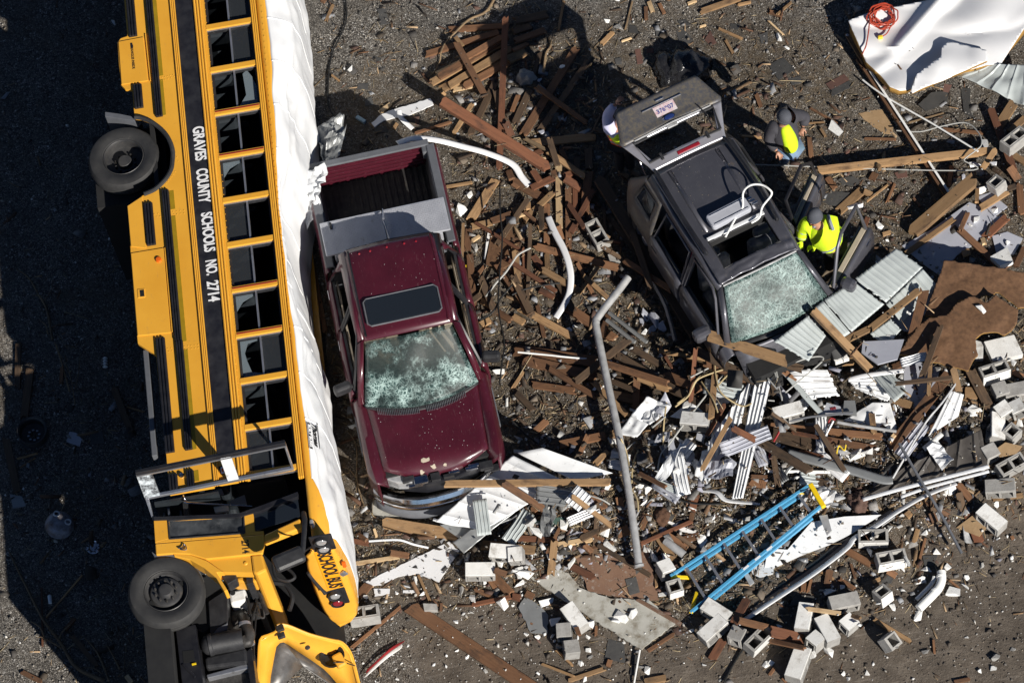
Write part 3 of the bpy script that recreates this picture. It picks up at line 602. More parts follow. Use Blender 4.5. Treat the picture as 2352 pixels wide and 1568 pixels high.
# entrance surround and stairwell
bq('A', [(185, 725), (1050, 690), (1250, 620), (1650, 470), (1650, 520), (1260, 670), (1060, 725), (190, 760)], 'door_frame', -.06, .02, 'rail')
bq('A', [(105, 550), (140, 545), (185, 720), (165, 725)], 'door_frame', -.1, .0, 'alu')
ug = bs('A', 600, 480)[0]
for x0, v_, w_ in ((.05, .10, .55), (.05, .32, .8)):
    MB().box((ug+.42, v_, -w_/2-.3), (.9, .03, w_)).build('entrance_step', M_['bedplastic'], bus)
MB().box((ug+.9, .55, -.8), (.04, 1.0, 1.2)).build('stairwell_wall', M_['sheetg'], bus); MB().box((ug+.03, .45, -.6), (.04, .85, 1.1)).build('stairwell_wall', M_['seat'], bus)
for q in ([(320, 585), (345, 580), (355, 700), (335, 710)], [(500, 635), (525, 630), (532, 695), (508, 700)]): bq('A', q, 'step_edge', -.5, -.2, 'alu')
bq('A', [(540, 500), (880, 440), (900, 495), (640, 520), (640, 580), (580, 540)], 'modesty_panel', -.42, -.4, 'sheetg'); bq('A', [(795, 625), (940, 605), (955, 665), (810, 680)], 'dash_panel', -.34, -.3, 'sheetg'); bq('A', [(930, 575), (1110, 500), (1135, 600), (1000, 600)], 'dash_panel', -.62, -.6, 'sheetg')
MB().tube(smoothpts([bl('A', 490, 510, 2.40), bl('A', 510, 560, 2.42), bl('A', 545, 583, 2.42), bl('A', 1000, 607, 2.4), bl('A', 1190, 620, 2.4)], 5), .011, 8).build('grab_handle', M_['chrome'], bus, True)
# corner panels round the front quarter windows
bq('A', [(190, 762), (345, 752), (352, 945), (205, 985)], 'front_pillar', -.05, 0.); bq('A', [(205, 986), (352, 946), (1110, 889), (1210, 873), (1305, 868), (1305, 903), (1170, 912), (205, 992)], 'window_sill', -.05, -.002)
bq('A', [(1095, 722), (1198, 690), (1216, 874), (1113, 890)], 'front_pillar', -.05, 0.); bq('A', [(345, 752), (1058, 727), (1095, 722), (1098, 728), (345, 768)], 'window_header', -.05, -.003)
bq('A', [(1310, 905), (1672, 738), (1690, 835), (1310, 985)], 'windscreen_pillar', -.12, 0., bev=.02)
gp = pm('dusty_black_pane', (.02, .022, .025), (.075, .08, .085), 5, rough=.25, dirt=(.15, .15, .15), damt=.3, dscale=6)
bq('A', [(340, 768), (1095, 712), (1108, 888), (355, 943)], 'quarter_window', -.02, -.012, 'dark').data.materials[0] = gp
bq('A', [(1200, 692), (1650, 530), (1676, 722), (1222, 870)], 'quarter_window', -.05, -.04, 'moon')
f = MB()
for pts in ([(330, 765), (1100, 708)], [(1100, 708), (1112, 890)], [(1112, 890), (350, 948)], [(350, 948), (335, 765)]): f.tube([Vector((*bs('A', *pts[0]), 0.)), Vector((*bs('A', *pts[1]), 0.))], .012, 6)
f.build('window_seal', M_['plastic'], bus)
# cowl band, fender and nose
bq('A', [(205, 996), (1170, 914), (1308, 903), (1312, 1000), (1292, 1096), (722, 1152), (560, 1104), (390, 1096), (213, 1110)], 'cowl_side', -.05, .004, bev=.012)
a = bs('A', 1118, 1030); text('2714', 'fleet_number', M_['ink'], bus, sideM(a[0], a[1], .0055), .13, .0005, .75)
bq('A', [(725, 1162), (1172, 1108), (1192, 1292), (905, 1287)], 'fender_panel', -.16, -.03)
bq('A', [(385, 1098), (560, 1108), (722, 1165), (905, 1287), (830, 1290), (940, 1470), (905, 1482), (820, 1340), (690, 1235), (560, 1160), (400, 1128)], 'wheel_arch', -.22, -.01, bev=.01)
bq('A', [(1172, 1106), (1292, 1098), (1312, 1180), (1335, 1262), (1240, 1310), (1195, 1292)], 'cowl', -1.75, -.005, bev=.03)
bq('A', [(165, 1075), (215, 1110), (388, 1098), (432, 1192), (215, 1162)], 'mud_guard', -.35, -.03, 'bedplastic')
bq('A', [(420, 1122), (600, 1182), (658, 1272), (640, 1342), (560, 1292), (450, 1232)], 'wheel_liner', -.5, -.2, 'gunmud')
bq('A', [(640, 1190), (820, 1340), (905, 1482), (920, 1700), (700, 1900), (450, 1800), (500, 1400)], 'wheel_housing', -1.5, -.55, 'dark')
hk = MB().tube(smoothpts([Vector((*bs('A', x, y), .03)) for x, y in ((445, 1055), (485, 1045), (500, 1015), (520, 1030), (525, 1065), (490, 1070), (460, 1065))], 4), .008, 6).build('hood_latch', M_['chrome'], bus, True)
p = bs('A', 1118, 1185); MB().lathe([(0, .015), (.02, .012), (.028, 0)], 14, Matrix.Translation((p[0], p[1], -.03))).build('fuel_cap', M_['yellow'], bus, True)
# windscreen opening: dark cab behind, dash, steering wheel
MB().box((U_F+.15, 1.15, -1.25), (.5, .08, 2.1)).build('dashboard', M_['plastic'], bus)
# mirror on its arm
MB().tube([bl('A', 1710, 690, 2.62), bl('A', 1722, 760, 2.85), bl('A', 1715, 900, 2.92), bl('A', 1700, 1090, 2.9)], .035, 10).build('mirror_arm', M_['plastic'], bus, True)
mm_ = frame(bl('A', 1560, 1155, 2.9), bl('A', 1700, 1085, 2.9)-bl('A', 1430, 1200, 2.9), BI.to_3x3() @ Vector((0, -.3, 1)))
MB().box((0, 0, 0), (.42, .23, .12)).build('mirror', M_['plastic'], bus, M=mm_, bevel=.05)
MB().tube(smoothpts([bl('A', 1700, 1090, 2.9), bl('A', 1740, 1060, 2.7), bl('A', 1800, 1020, 2.4)], 4), .012, 6).build('mirror_arm', M_['plastic'], bus)
MB().tube(smoothpts([bl('B', x, y, z) for x, y, z in ((1840, 390, 1.9), (1900, 470, 1.7), (2010, 590, 1.4))], 4), [.022]*8+[.03], 8).build('crossover_mirror_arm', M_['plastic'], bus)
MB().tube(smoothpts([bl('B', x, y, 1.6) for x, y in ((1500, 310), (1530, 430), (1640, 470), (1710, 440), (1690, 390), (1640, 350))], 6), .022, 8).build('hose', M_['plastic'], bus, True)
MB().tube(smoothpts([bl('B', x, y, 1.2) for x, y in ((1490, 490), (1600, 500), (1650, 540), (1690, 640), (1660, 760))], 6), .03, 8).build('hose', M_['plastic'], bus, True)
# wheels
def wheel(center, rad, dual, tag_):
    e = bpy.data.objects.new('wheel', None); COL.objects.link(e)
    s = rad/.5
    tp = [(.285, -.26), (.33, -.275), (.42, -.28), (.465, -.265), (.49, -.23), (.5, -.17), (.497, -.165), (.497, -.150), (.5, -.145), (.5, -.11), (.496, -.105), (.5, -.1), (.49, -.04), (.465, -.008), (.42, .004), (.36, .0), (.33, -.012), (.30, -.02), (.285, -.035), (.285, -.26)]
    t = MB().lathe([(r*s, h*s) for r, h in tp], 48).build('tyre', M_['rubber'], bus, True, ang=30)
    if dual: rp = [(.288, -.03), (.280, -.022), (.272, -.035), (.265, -.06), (.26, -.2), (.21, -.215), (.15, -.21), (.10, -.2), (.095, -.13), (.085, -.12), (0, -.12)]
    else: rp = [(.288, -.03), (.280, -.022), (.272, -.035), (.262, -.09), (.225, -.11), (.20, -.06), (.17, -.045), (.11, -.045), (.10, -.01), (.08, .02), (.03, .025), (0, .025)]
    r = MB().lathe([(a*s, b*s) for a, b in rp], 40)
    if not dual:
        for k in range(4):
            an = k*math.pi/2+.5; r.lathe([(0, .004), (.034*s, .004), (.034*s, 0)], 12, Matrix.Translation((.235*s*math.cos(an), .235*s*math.sin(an), -.095*s)), 1)
    r = r.build('rim', [M_['wheel'], M_['ink']], t, True, ang=30)
    for k in range(10): a = 2*math.pi*k/10; MB().lathe([(0, .045), (.014, .045), (.018, 0)], 6, Matrix.Translation((.14*s*math.cos(a), .14*s*math.sin(a), (-.21 if dual else -.05)*s))).build('wheel_nut', M_['grime'], t)
    bpy.data.objects.remove(e)
    t.matrix_local = center; return t
def wm(t, x, y, h, rx=0, ry=0): p = bs(t, x, y, h); return Matrix.Translation((p[0], p[1], h)) @ Matrix.Rotation(rx, 4, 'X') @ Matrix.Rotation(ry, 4, 'Y')
wr = wheel(wm('00', 1128, 1432, -.06), .49, True, 'rear'); wf = wheel(wm('B', 447, 560, -.02, R(-4), R(3)), .5, False, 'front')
for src in (wr, wf):
    t2 = src.copy(); COL.objects.link(t2)
    t2.matrix_local = Matrix.Translation((0, 0, -2.0)) @ src.matrix_basis
    for ch in src.children: c2 = ch.copy(); COL.objects.link(c2); c2.parent = t2; c2.matrix_local = ch.matrix_basis.copy()
    l = src.matrix_basis.translation.copy(); MB().tube([(l.x, l.y, l.z-2.0), (l.x, l.y, l.z-.25)], .07, 10).build('axle', M_['grime'], bus, True)
l = wr.matrix_basis.translation.copy(); MB().box((l.x, l.y+.05, -1.3), (1.15, 1.0, 1.9)).build('wheel_housing', M_['dark'], bus)
# rear arch lip and mud flap
arc = [(1240, 1085), (1300, 1090), (1400, 1130), (1500, 1210), (1560, 1300), (1590, 1400), (1585, 1500), (1575, 1560), (1540, 1628), (1490, 1688), (1420, 1748), (1325, 1790)]
MB().tube(smoothpts([Vector((*bs('00', x, y), .015)) for x, y in arc], 4), .032, 8).build('arch_lip', M_['rubber'], bus, True)
bq('00', [(965, 1028), (1090, 1045), (1225, 1072), (1242, 1112), (1115, 1092), (965, 1068)], 'mud_flap', -.6, -.02, 'bedplastic'); bq('00', [(1180, 1128), (1305, 1132), (1262, 1185)], 'mud_flap', -.4, -.3, 'gunmud')
# engine bay
def eb(pts, name, z0, z1, mat, bev=.01): return MB().prism([(q.x, q.y) for q in (bl('B', x, y, z1+BH) for x, y in pts)], z0, z1).build(name, M_[mat], bus, bevel=bev)
eb([(545, 940), (740, 900), (830, 1560), (620, 1580)], 'frame_rail', -.75, -.35, 'rail'); eb([(612, 1160), (722, 1150), (738, 1265), (625, 1275)], 'frame_hole', -.348, -.345, 'ink', 0)
eb([(600, 1290), (625, 1280), (745, 1400), (735, 1425)], 'brace', -.36, -.33, 'rail'); eb([(705, 1284), (748, 1276), (750, 1290), (708, 1298)], 'label_plate', -.34, -.325, 'ladyel', 0)
eb([(870, 680), (1058, 560), (1062, 890), (985, 960), (890, 1040)], 'splash_panel', -.9, -.5, 'plastic'); eb([(905, 1010), (960, 940), (1060, 890), (1055, 960)], 'splash_panel', -.52, -.48, 'bedplastic')
cyl = frame((0, 0, 0), (1, 0, 0))
a, b = bl('B', 835, 1105, 1.95), bl('B', 1205, 1035, 1.95); MB().tube([a+(a-b)*.1, a, a+(b-a)*.08, a+(b-a)*.1, a+(b-a)*.18, a+(b-a)*.2, b], [.06, .12, .13, .15, .15, .14, .14], 20).build('air_filter', M_['plastic'], bus, True)
MB().tube(smoothpts([bl('B', x, y, z) for x, y, z in ((1205, 830, 1.75), (1225, 905, 1.9), (1265, 985, 1.95), (1250, 1070, 1.95), (1205, 1040, 1.95))], 5), .075, 14).build('intake_pipe', M_['grime'], bus, True)
for q in ((1222, 900), (1258, 1075)): c = bl('B', *q, 1.92); MB().tube([c-Vector((.02, 0, 0)), c+Vector((.02, 0, 0))], .085, 14).build('hose_clamp', M_['alu'], bus, True)
eb([(835, 1222), (1240, 1140), (1252, 1285), (842, 1325)], 'battery_cover', -.9, -.55, 'plastic', .03)
eb([(850, 1395), (1275, 1288), (1280, 1340), (860, 1430)], 'radiator_tank', -1.0, -.62, 'alu'); rc = eb([(832, 1432), (1272, 1345), (1290, 1640), (850, 1680)], 'radiator_core', -1.1, -.72, 'grime')
m = MB()
for k in range(34):
    t_ = k/33; a, b = bl('B', 838+430*t_, 1432-84*t_, BH-.71), bl('B', 858+430*t_, 1676-80*t_, BH-.71); m.tube([a, b], .004, 4)
fi = m.build('radiator_fins', M_['alu'], bus); fi['kind'] = 'stuff'
eb([(1240, 1180), (1300, 1130), (1350, 1560), (1290, 1570)], 'radiator_support', -1.0, -.6, 'rail')
eb([(1073, 592), (1232, 556), (1252, 680), (1090, 716)], 'coolant_tank', -1.0, -.62, 'foam', .03)
MB().lathe([(0, .05), (.035, .05), (.035, 0)], 12, Matrix.Translation(bl('B', 1112, 605, 1.8))).build('tank_cap', M_['plastic'], bus, True)
for pts, r_, mt in (([(1060, 540), (1180, 500), (1300, 530), (1370, 600), (1400, 690), (1445, 790)], .03, 'grime'), ([(1080, 560), (1200, 530), (1310, 600), (1340, 700), (1290, 860), (1310, 1020), (1310, 1250)], .014, 'wire'), ([(1350, 730), (1330, 860), (1320, 1000), (1300, 1100)], .012, 'wire'), ([(1250, 640), (1270, 760), (1275, 800)], .02, 'wire'), ([(1350, 680), (1395, 710), (1410, 830), (1330, 800)], .014, 'grime'), ([(1100, 480), (1180, 470), (1290, 490), (1350, 560)], .02, 'plastic')):
    MB().tube(smoothpts([bl('B', x, y, 1.85) for x, y in pts], 5), r_, 8).build('hose', M_[mt], bus, True)
eb([(1075, 760), (1180, 720), (1260, 780), (1200, 880), (1090, 900)], 'engine_block', -1.5, -.8, 'grime', .03); eb([(1250, 700), (1350, 690), (1360, 780), (1270, 800)], 'relay_box', -.9, -.65, 'plastic', .02)
eb([(1000, 432), (1145, 420), (1150, 470), (1060, 520)], 'hinge_bracket', -.3, -.1, 'plastic'); eb([(1075, 470), (1330, 420), (1345, 500), (1130, 490)], 'fender_inner', -.5, -.25, 'yellow', .02)
eb([(760, 900), (1060, 1050), (1250, 1180), (1300, 1600), (820, 1600)], 'engine_sump', -1.9, -1.3, 'dark')
eb([(1075, 730), (1500, 760), (1480, 1200), (1300, 1300), (1080, 1000)], 'engine_side', -2.1, -1.6, 'dark')
MB().box((7.12, .1, -1.2), (.2, .4, 2.3)).build('front_bumper', M_['plastic'], bus, bevel=.03)
MB().box((6.25, -.09, -1.02), (1.75, .34, 1.75)).build('front_shadow_block', M_['dark'], bus)  # dark box added between wheel and bumper to fill out the bus shadow
# tilted hood, inside showing
def hp(q): return bl('B', q[0], q[1], q[2])
outer = [(1340, 1640, 1.55), (1355, 1300, 1.62), (1372, 1050, 1.7), (1450, 1000, 1.72), (1528, 965, 1.75), (1545, 905, 1.8), (1640, 905, 1.75), (1850, 990, 1.55), (2060, 1045, 1.35), (2175, 1072, 1.2), (2255, 1165, 1.0), (2300, 1300, .85), (2345, 1480, .7), (2400, 1640, .6)]
inner = [(1445, 1640, 1.3), (1470, 1400, 1.36), (1510, 1190, 1.45), (1525, 1110, 1.47), (1560, 1070, 1.47), (1595, 1062, 1.45), (1640, 1080, 1.35), (1760, 1160, 1.15), (1880, 1240, 1.0), (1990, 1320, .85), (2060, 1390, .72), (2120, 1460, .62), (2200, 1540, .52), (2280, 1640, .45)]
mid = [tuple((a+b)/2 for a, b in zip(o, i)) for o, i in zip(outer, inner)]
drop = [(o[0]-6, o[1]+14, o[2]-.05) for o in outer]
MB().grid([[hp(p) for p in outer], [hp(p) for p in drop], [hp((p[0], p[1]+12, p[2]-.05)) for p in mid], [hp(p) for p in inner]]).build('hood', M_['yellow'], bus, True, solid=.02, ang=50)
MB().tube(smoothpts([hp(p) for p in outer], 3), .018, 6).build('hood_edge', M_['yellow'], bus, True)
ctr = [hp((1700, 1480, 1.0))]*1
g1 = [hp((p[0], p[1], p[2]-.02)) for p in inner]; cx = sum(g1, Vector())/len(g1)
MB().grid([g1, [q.lerp(cx, .5) for q in g1], [q.lerp(cx, .98) for q in g1]]).build('hood_liner', pm('hood_liner_foil', (.17, .165, .16), (.09, .085, .08), 5, rough=.4, metal=.5, dirt=(.05, .045, .04), damt=.35, scratch=(.4, .4, .4)), bus, True, solid=.01)
hb = hp((2080, 1215, 1.1)); MB().lathe([(.0, -.1), (.1, -.08), (.16, .0), (.17, .03), (.15, .03), (.1, -.04), (.0, -.06)], 18, Matrix.Translation(hb)).build('headlamp_bucket', M_['ink'], bus, True)
hb2 = hp((2150, 1250, 1.12)); MB().box((0, 0, 0), (.2, .14, .08), frame(hb2, (1, .4, -.2))).build('headlamp_mount', M_['yellow'], bus, bevel=.03)
MB().tube([hp((2090, 1270, 1.2)), hp((2190, 1265, 1.15)), hp((2300, 1300, .9))], .008, 6).build('headlamp_wire', M_['wire'], bus)
MB().lathe([(0, .012), (.03, .01), (.036, 0)], 14, Matrix.Translation(hp((1838, 1122, 1.42)))).build('hood_plug', M_['grime'], bus, True)
for k, (x, y, z) in enumerate(((1570, 935, 1.8), (1580, 1005, 1.74))): MB().box((0, 0, 0), (.08, .1, .05), frame(hp((x, y, z)), (1, .2, 0))).build('hood_hinge', M_['grime'], bus, bevel=.01)
# coarse footprint so loose debris does not start inside the bus
def keepout(poly_px, z): KEEP.append([W(x, y, z) for x, y in poly_px])
KEEP = []
# ------------------------------------------------------------------ vehicles: helpers
def vehframe(o, deg): h = R(deg); return Matrix(((math.sin(h), math.cos(h), 0, o[0]), (-math.cos(h), math.sin(h), 0, o[1]), (0, 0, 1, o[2]), (0, 0, 0, 1)))
def gridpart(rows, name, mat, par, sub=0, solid=.012, smooth=True, keep=None, ang=45):
    return MB().grid(rows, keep=keep).build(name, mat, par, smooth, solid=solid, ang=ang, clean=keep is not None, soff=0)
def mir(rows): return [[(p[0], -p[1], p[2]) for p in r][::-1] for r in rows]
def lerp(a, b, t): return tuple(x+(y-x)*t for x, y in zip(a, b))
def carwheel(x, y, r, par, w=.22):
    s = 1 if y > 0 else -1
    Mw = Matrix.Translation((x, y, r)) @ Matrix.Rotation(-s*math.pi/2, 4, 'X')
    tp = [(.62, -w), (.8, -w-.01), (.95, -w+.01), (1., -w+.05), (1., -.05), (.95, -.01), (.8, .0), (.62, -.01), (.62, -w)]
    t = MB().lathe([(a*r, b) for a, b in tp], 32).build('tyre', M_['rubber'], par, True, M=Mw, ang=35)
    MB().lathe([(.63*r, -.02), (.6*r, -.01), (.55*r, -.04), (.3*r, -.05), (.18*r, -.01), (0, -.01)], 24).build('rim', M_['alu'], t, True, ang=35)
# ------------------------------------------------------------------ maroon pickup
tm = vehframe((-1.54+.17, .059, 0), 2.6)
trk = thing('pickup_truck', 'maroon crew cab pickup truck with a shattered windscreen and silver toolbox', 'pickup truck', tm)
mr = M_['maroon']
# hood: rows along x, columns across
def hoodz(x, y): return 1.055-.035*(x-1.2)-.05*(y/.75)**2-.22*max(0, (x-2.15)/.32)**2.2
rows = []
for i in range(15):
    s = i/14; r_ = []
    for j in range(17):
        y = -.76+1.52*j/16; k = (y/.76)**2; x0 = 1.40-.22*k; x1 = 2.44-.20*k; x = x0+(x1-x0)*s; wv = y*(1-.07*s)
        r_.append((x, wv, hoodz(x, wv)+.010*math.exp(-((abs(y)-.42)/.07)**2)+.006*noise.noise((x*3, y*3, 1))))
    rows.append(r_)
hd = gridpart(rows, 'hood', mr, trk)
# the bald patch on the hood edge
for cx_, cy_, q_ in ((2.24, -.14, .10), (2.33, -.05, .06), (2.36, -.22, .05), (2.34, .1, .035)):
    random.seed(int(cx_*100)); MB().prism([(cx_+q_*random.uniform(.3, 1)*math.cos(k*.7)*.6, cy_+q_*random.uniform(.3, 1)*math.sin(k*.7)) for k in range(9)], lambda p: hoodz(*p)+.002, lambda p: hoodz(*p)+.009).build('paint_chip', M_['tan'], hd)
for s in (1, -1):
    rows = []                                     # front fender with wheel arch cut
    xs = [1.05+(2.42-1.05)*i/27 for i in range(28)]
    zs = [1.0, .97, .93, .86, .78, .70, .62, .54, .46, .38]
    for x in xs:
        f = max(0, (x-2.1)/.32); wid = .925-.12*f**2
        r_ = [(x, s*(.745-.05*(x-1.2)), hoodz(x, .745)-.004)]+[(x, s*min(wid, .80-.03*f+.13*math.sqrt(max(0, (1.0-z)/.14))*1.0 if z > .86 else wid), z-.03*f) for z in zs[1:]]
        rows.append(r_)
    gridpart(rows, 'fender', mr, trk, keep=lambda i, j: (xs[i]-1.62)**2+((zs[min(j, 9)]+zs[min(j+1, 9)])/2-.36)**2 > .19)
    # doors: lower panels and window frames
    for nm, xa, xb in (('front_door', .02, 1.04), ('rear_door', -.80, .0)):
        rows = []
        for i in range(7):
            x = xa+.008+(xb-xa-.016)*i/6; rows.append([(x, s*.865, 1.06), (x, s*.905, 1.02), (x, s*.93, .9), (x, s*.935, .75), (x, s*.93, .6), (x, s*.925, .48), (x, s*.90, .38)])
        d_ = gridpart(rows, nm, mr, trk, solid=.05)
        gridpart([[(xa+.02+(xb-xa-.04)*i/4, s*.80, 1.04), (xa+.02+(xb-xa-.04)*i/4, s*.79, .75), (xa+.02+(xb-xa-.04)*i/4, s*.80, .45)] for i in range(5)], 'door_trim', M_['tan'], d_, solid=.02)
        MB().box(((xa+xb)/2, s*.845, 1.062), (xb-xa-.04, .035, .02)).build('window_sill', M_['plastic'], d_)
        MB().box((xa+.16, s*.942, .93), (.16, .02, .035)).build('door_handle', M_['chrome'] if s < 0 else mr, d_, bevel=.008)
        if nm == 'front_door': fr = [(.98, .865, 1.06), (.62, .70, 1.58), (.50, .67, 1.625), (.05, .665, 1.64)]; bk = [(.05, .665, 1.64), (.04, .76, 1.35), (.03, .862, 1.06)]
        else: fr = [(-.02, .862, 1.06), (-.02, .76, 1.35), (-.02, .665, 1.64)]; bk = [(-.02, .665, 1.64), (-.55, .665, 1.625), (-.72, .70, 1.50), (-.77, .80, 1.22), (-.79, .862, 1.06)]
        MB().tube([(a, s*b, c) for a, b, c in fr+bk[1:]], .026, 6).build('window_frame', M_['rail'], d_, True)
    # cab pillars and cant rail
    rows = [[(-.80, s*.60, 1.685), (-.80, s*.665, 1.66), (-.80, s*.70, 1.62)], [(.2, s*.605, 1.705), (.2, s*.67, 1.68), (.2, s*.70, 1.64)], [(.60, s*.60, 1.675), (.60, s*.655, 1.65), (.60, s*.69, 1.61)]]
    gridpart(rows, 'cant_rail', mr, trk)
    gridpart([[(.60, s*.60, 1.665), (.62, s*.70, 1.60)], [(.92, s*.70, 1.34), (.94, s*.79, 1.30)], [(1.22, s*.77, 1.05), (1.20, s*.86, 1.03)]], 'windscreen_pillar', mr, trk, solid=.03)
    gridpart([[(-.80, s*.60, 1.685), (-.62, s*.69, 1.63), (-.56, s*.70, 1.60)], [(-.90, s*.66, 1.35), (-.76, s*.77, 1.35), (-.72, s*.78, 1.35)], [(-.95, s*.70, 1.0), (-.82, s*.88, 1.04), (-.80, s*.87, 1.04)]], 'rear_pillar', mr, trk, solid=.03)
    MB().box((.02, s*.70, 1.35), (.09, .03, .55), Matrix.Rotation(s*.3, 4, 'X') @ Matrix.Identity(4)).build('door_post', M_['plastic'], trk) if False else None
    # mirrors
    mmx = frame((.96, s*1.02, 1.13), (.2, s*1, 0)); mo = MB().box((0, 0, 0), (.24, .12, .17)).build('door_mirror', M_['plastic'], trk, M=mmx, bevel=.035); MB().tube([(-.14, 0, -.03), (-.05, 0, -.02)], .03, 8).build('mirror_stalk', M_['plastic'], mo)
    # bed side
    xs2 = [-2.62+(1.70)*i/20 for i in range(21)]; zz = [1.075, 1.05, .98, .88, .76, .64, .52, .42]
    rows = [[(x, s*(.86 if k == 0 else .90 if k == 1 else .925), z) for k, z in enumerate(zz)] for x in xs2]
    gridpart(rows, 'bed_side', mr, trk, solid=.03, keep=lambda i, j: (xs2[i]-(-1.58))**2+((zz[j]+zz[j+1])/2-.36)**2 > .19)
    rl = MB().box((-1.79, s*.845, 1.085), (1.62, .11, .035)).build('bed_rail', M_['bedplastic'], trk, bevel=.012)
    gridpart([[(x, s*.79, 1.07), (x, s*.785, .85), (x, s*.74, .62)] for x in (-2.58, -1.9, -1.2, -.98)], 'bed_wall', M_['bedplastic'], trk, solid=.02)
    MB().box((-2.55, s*.80, 1.0), (.14, .16, .17)).build('bed_corner', M_['bedplastic'], trk, bevel=.02)
    MB().box((0, s*.93, .36), (3.2, .05, .09)).build('running_board', M_['bedplastic'], trk, bevel=.02)
# roof with pressed ribs
rows = []
for i in range(19):
    x = -.82+1.44*i/18; r_ = []
    for j in range(25):
        y = -.61+1.22*j/24; z = 1.735-.045*(y/.61)**2-.05*max(0, (x-.3)/.34)**2-.03*max(0, (-.5-x)/.3)**2
        if x < .02: z += .006*max(0, math.cos(y/.61*math.pi*3.5))**6
        r_.append((x+.03*(1-(y/.61)**2)*(1 if i == 18 else 0), y, z+.004*noise.noise((x*2, y*2, 5))))
    rows.append(r_)
rf = gridpart(rows, 'roof', mr, trk, solid=.03)
for s in (1, -1): MB().tube([(-.78, s*.565, 1.706), (.1, s*.57, 1.716), (.58, s*.56, 1.69)], .014, 6).build('roof_moulding', M_['rail'] if s < 0 else mr, rf, True)
MB().prism([(.06, -.46), (.09, -.49), (.43, -.49), (.46, -.46), (.46, .46), (.43, .49), (.09, .49), (.06, .46)], 1.715, 1.762).build('sunroof', M_['moon'], rf, bevel=.006)
ring = [(.045, -.46), (.09, -.505), (.43, -.505), (.475, -.46), (.475, .46), (.43, .505), (.09, .505), (.045, .46), (.045, -.46)]
MB().tube([(a, b, 1.756-.012*(b/.61)**2) for a, b in ring], .012, 6).build('sunroof_seal', M_['bedplastic'], rf)
for y in (-.42, -.27, -.04, .2, .36): MB().lathe([(0, .015), (.012, .012), (.018, 0)], 8, Matrix.Translation((-.70, y, 1.738-.045*(y/.61)**2))).build('cab_lamp', M_['red'], rf, True)
# windscreen, sagging and shattered
rows = []
for i in range(15):
    s = i/14; r_ = []
    for j in range(21):
        q = -1+j/10; hw = .585+(.775-.585)*s; x = .645+(.60+.16*(1-q*q)+.02)*s+.03*(1-q*q); z = 1.66+.02*(1-q*q)-(1.66-1.075)*s
        sag = -.05*math.exp(-((s-.45)/.3)**2-((q-.35)/.45)**2)
        r_.append((x, q*hw, z+sag+.008*noise.noise((x*6, q*6, 2))))
    rows.append(r_)
gridpart(rows, 'windscreen', M_['crackB'], trk, solid=.006)
rows = []
for i in range(4):
    s = i/3; rows.append([(1.225+.17*(1-q*q)+(.05+.05*(1-q*q))*s, q*(.78-.01*s), 1.07-.02*s*(1-s)-.025*s-.02*q*q) for q in [-1+j/10 for j in range(21)]])
cw = gridpart(rows, 'cowl', M_['plastic'], trk)
m = MB()
for sy in (-.35, .3):
    for k in range(24): y = sy-.27+.54*k/23; q = y/.78; m.box((1.33+.20*(1-q*q)-.03, y, 1.064-.02*q*q), (.09, .008, .008))
vg = m.build('cowl_louvres', M_['bedplastic'], cw); vg['kind'] = 'stuff'
for a, b, c in (((1.42, .08, 1.10), (1.30, -.15, 1.12), (1.18, -.48, 1.135)), ((1.33, .62, 1.09), (1.22, .45, 1.13), (1.22, .05, 1.15))): MB().tube([a, b, c], [.02, .014, .01], 6).build('wiper', M_['rail'], cw)
# bonnet gap filler, engine bay front, grille, lamps, bumper
MB().box((1.75, 0, .78), (1.15, 1.4, .3)).build('engine_bay', M_['dark'], trk)
MB().prism([(2.2, -.66), (2.42, -.5), (2.52, -.2), (2.52, .2), (2.42, .5), (2.2, .7)], .62, .86).build('grille_carrier', M_['rail'], trk, bevel=.02)
m = MB(); random.seed(3)
for k in range(16): x, y = 2.42+random.uniform(-.05, .08), random.uniform(-.45, .75); MB().box((x, y, .87+random.uniform(-.03, .04)), (random.uniform(.04, .12), random.uniform(.05, .2), random.uniform(.02, .06)), None).build('grille_fragment', M_['plastic'] if k % 3 else M_['chrome'], trk, bevel=.006)
MB().prism([(2.16, -.70), (2.30, -.74), (2.42, -.56), (2.46, -.36), (2.36, -.33), (2.20, -.55)], .70, .90).build('headlamp', M_['lamp'], trk, bevel=.02)
MB().prism([(2.10, .72), (2.24, .76), (2.36, .6), (2.30, .55)], .66, .86).build('headlamp_socket', M_['plastic'], trk, bevel=.02)
rows = []
for i in range(25):
    q = -1+i/12; x = 2.63-.36*abs(q)**2.6-.05*q; y = q*.90; rows.append([(x-.13, y*.97, .60), (x-.03, y, .62), (x, y, .57), (x+.005, y, .50), (x-.012, y, .485), (x+.005, y, .47), (x-.01, y, .40), (x-.06, y*.98, .34)])
gridpart(rows, 'front_bumper', M_['chrome'], trk, solid=.02, ang=25)
gridpart([[(p[0]-.01, p[1], p[2]-.30) for p in (r[1], r[3], r[5], r[7])] for r in rows], 'bumper_valance', M_['bedplastic'], trk)
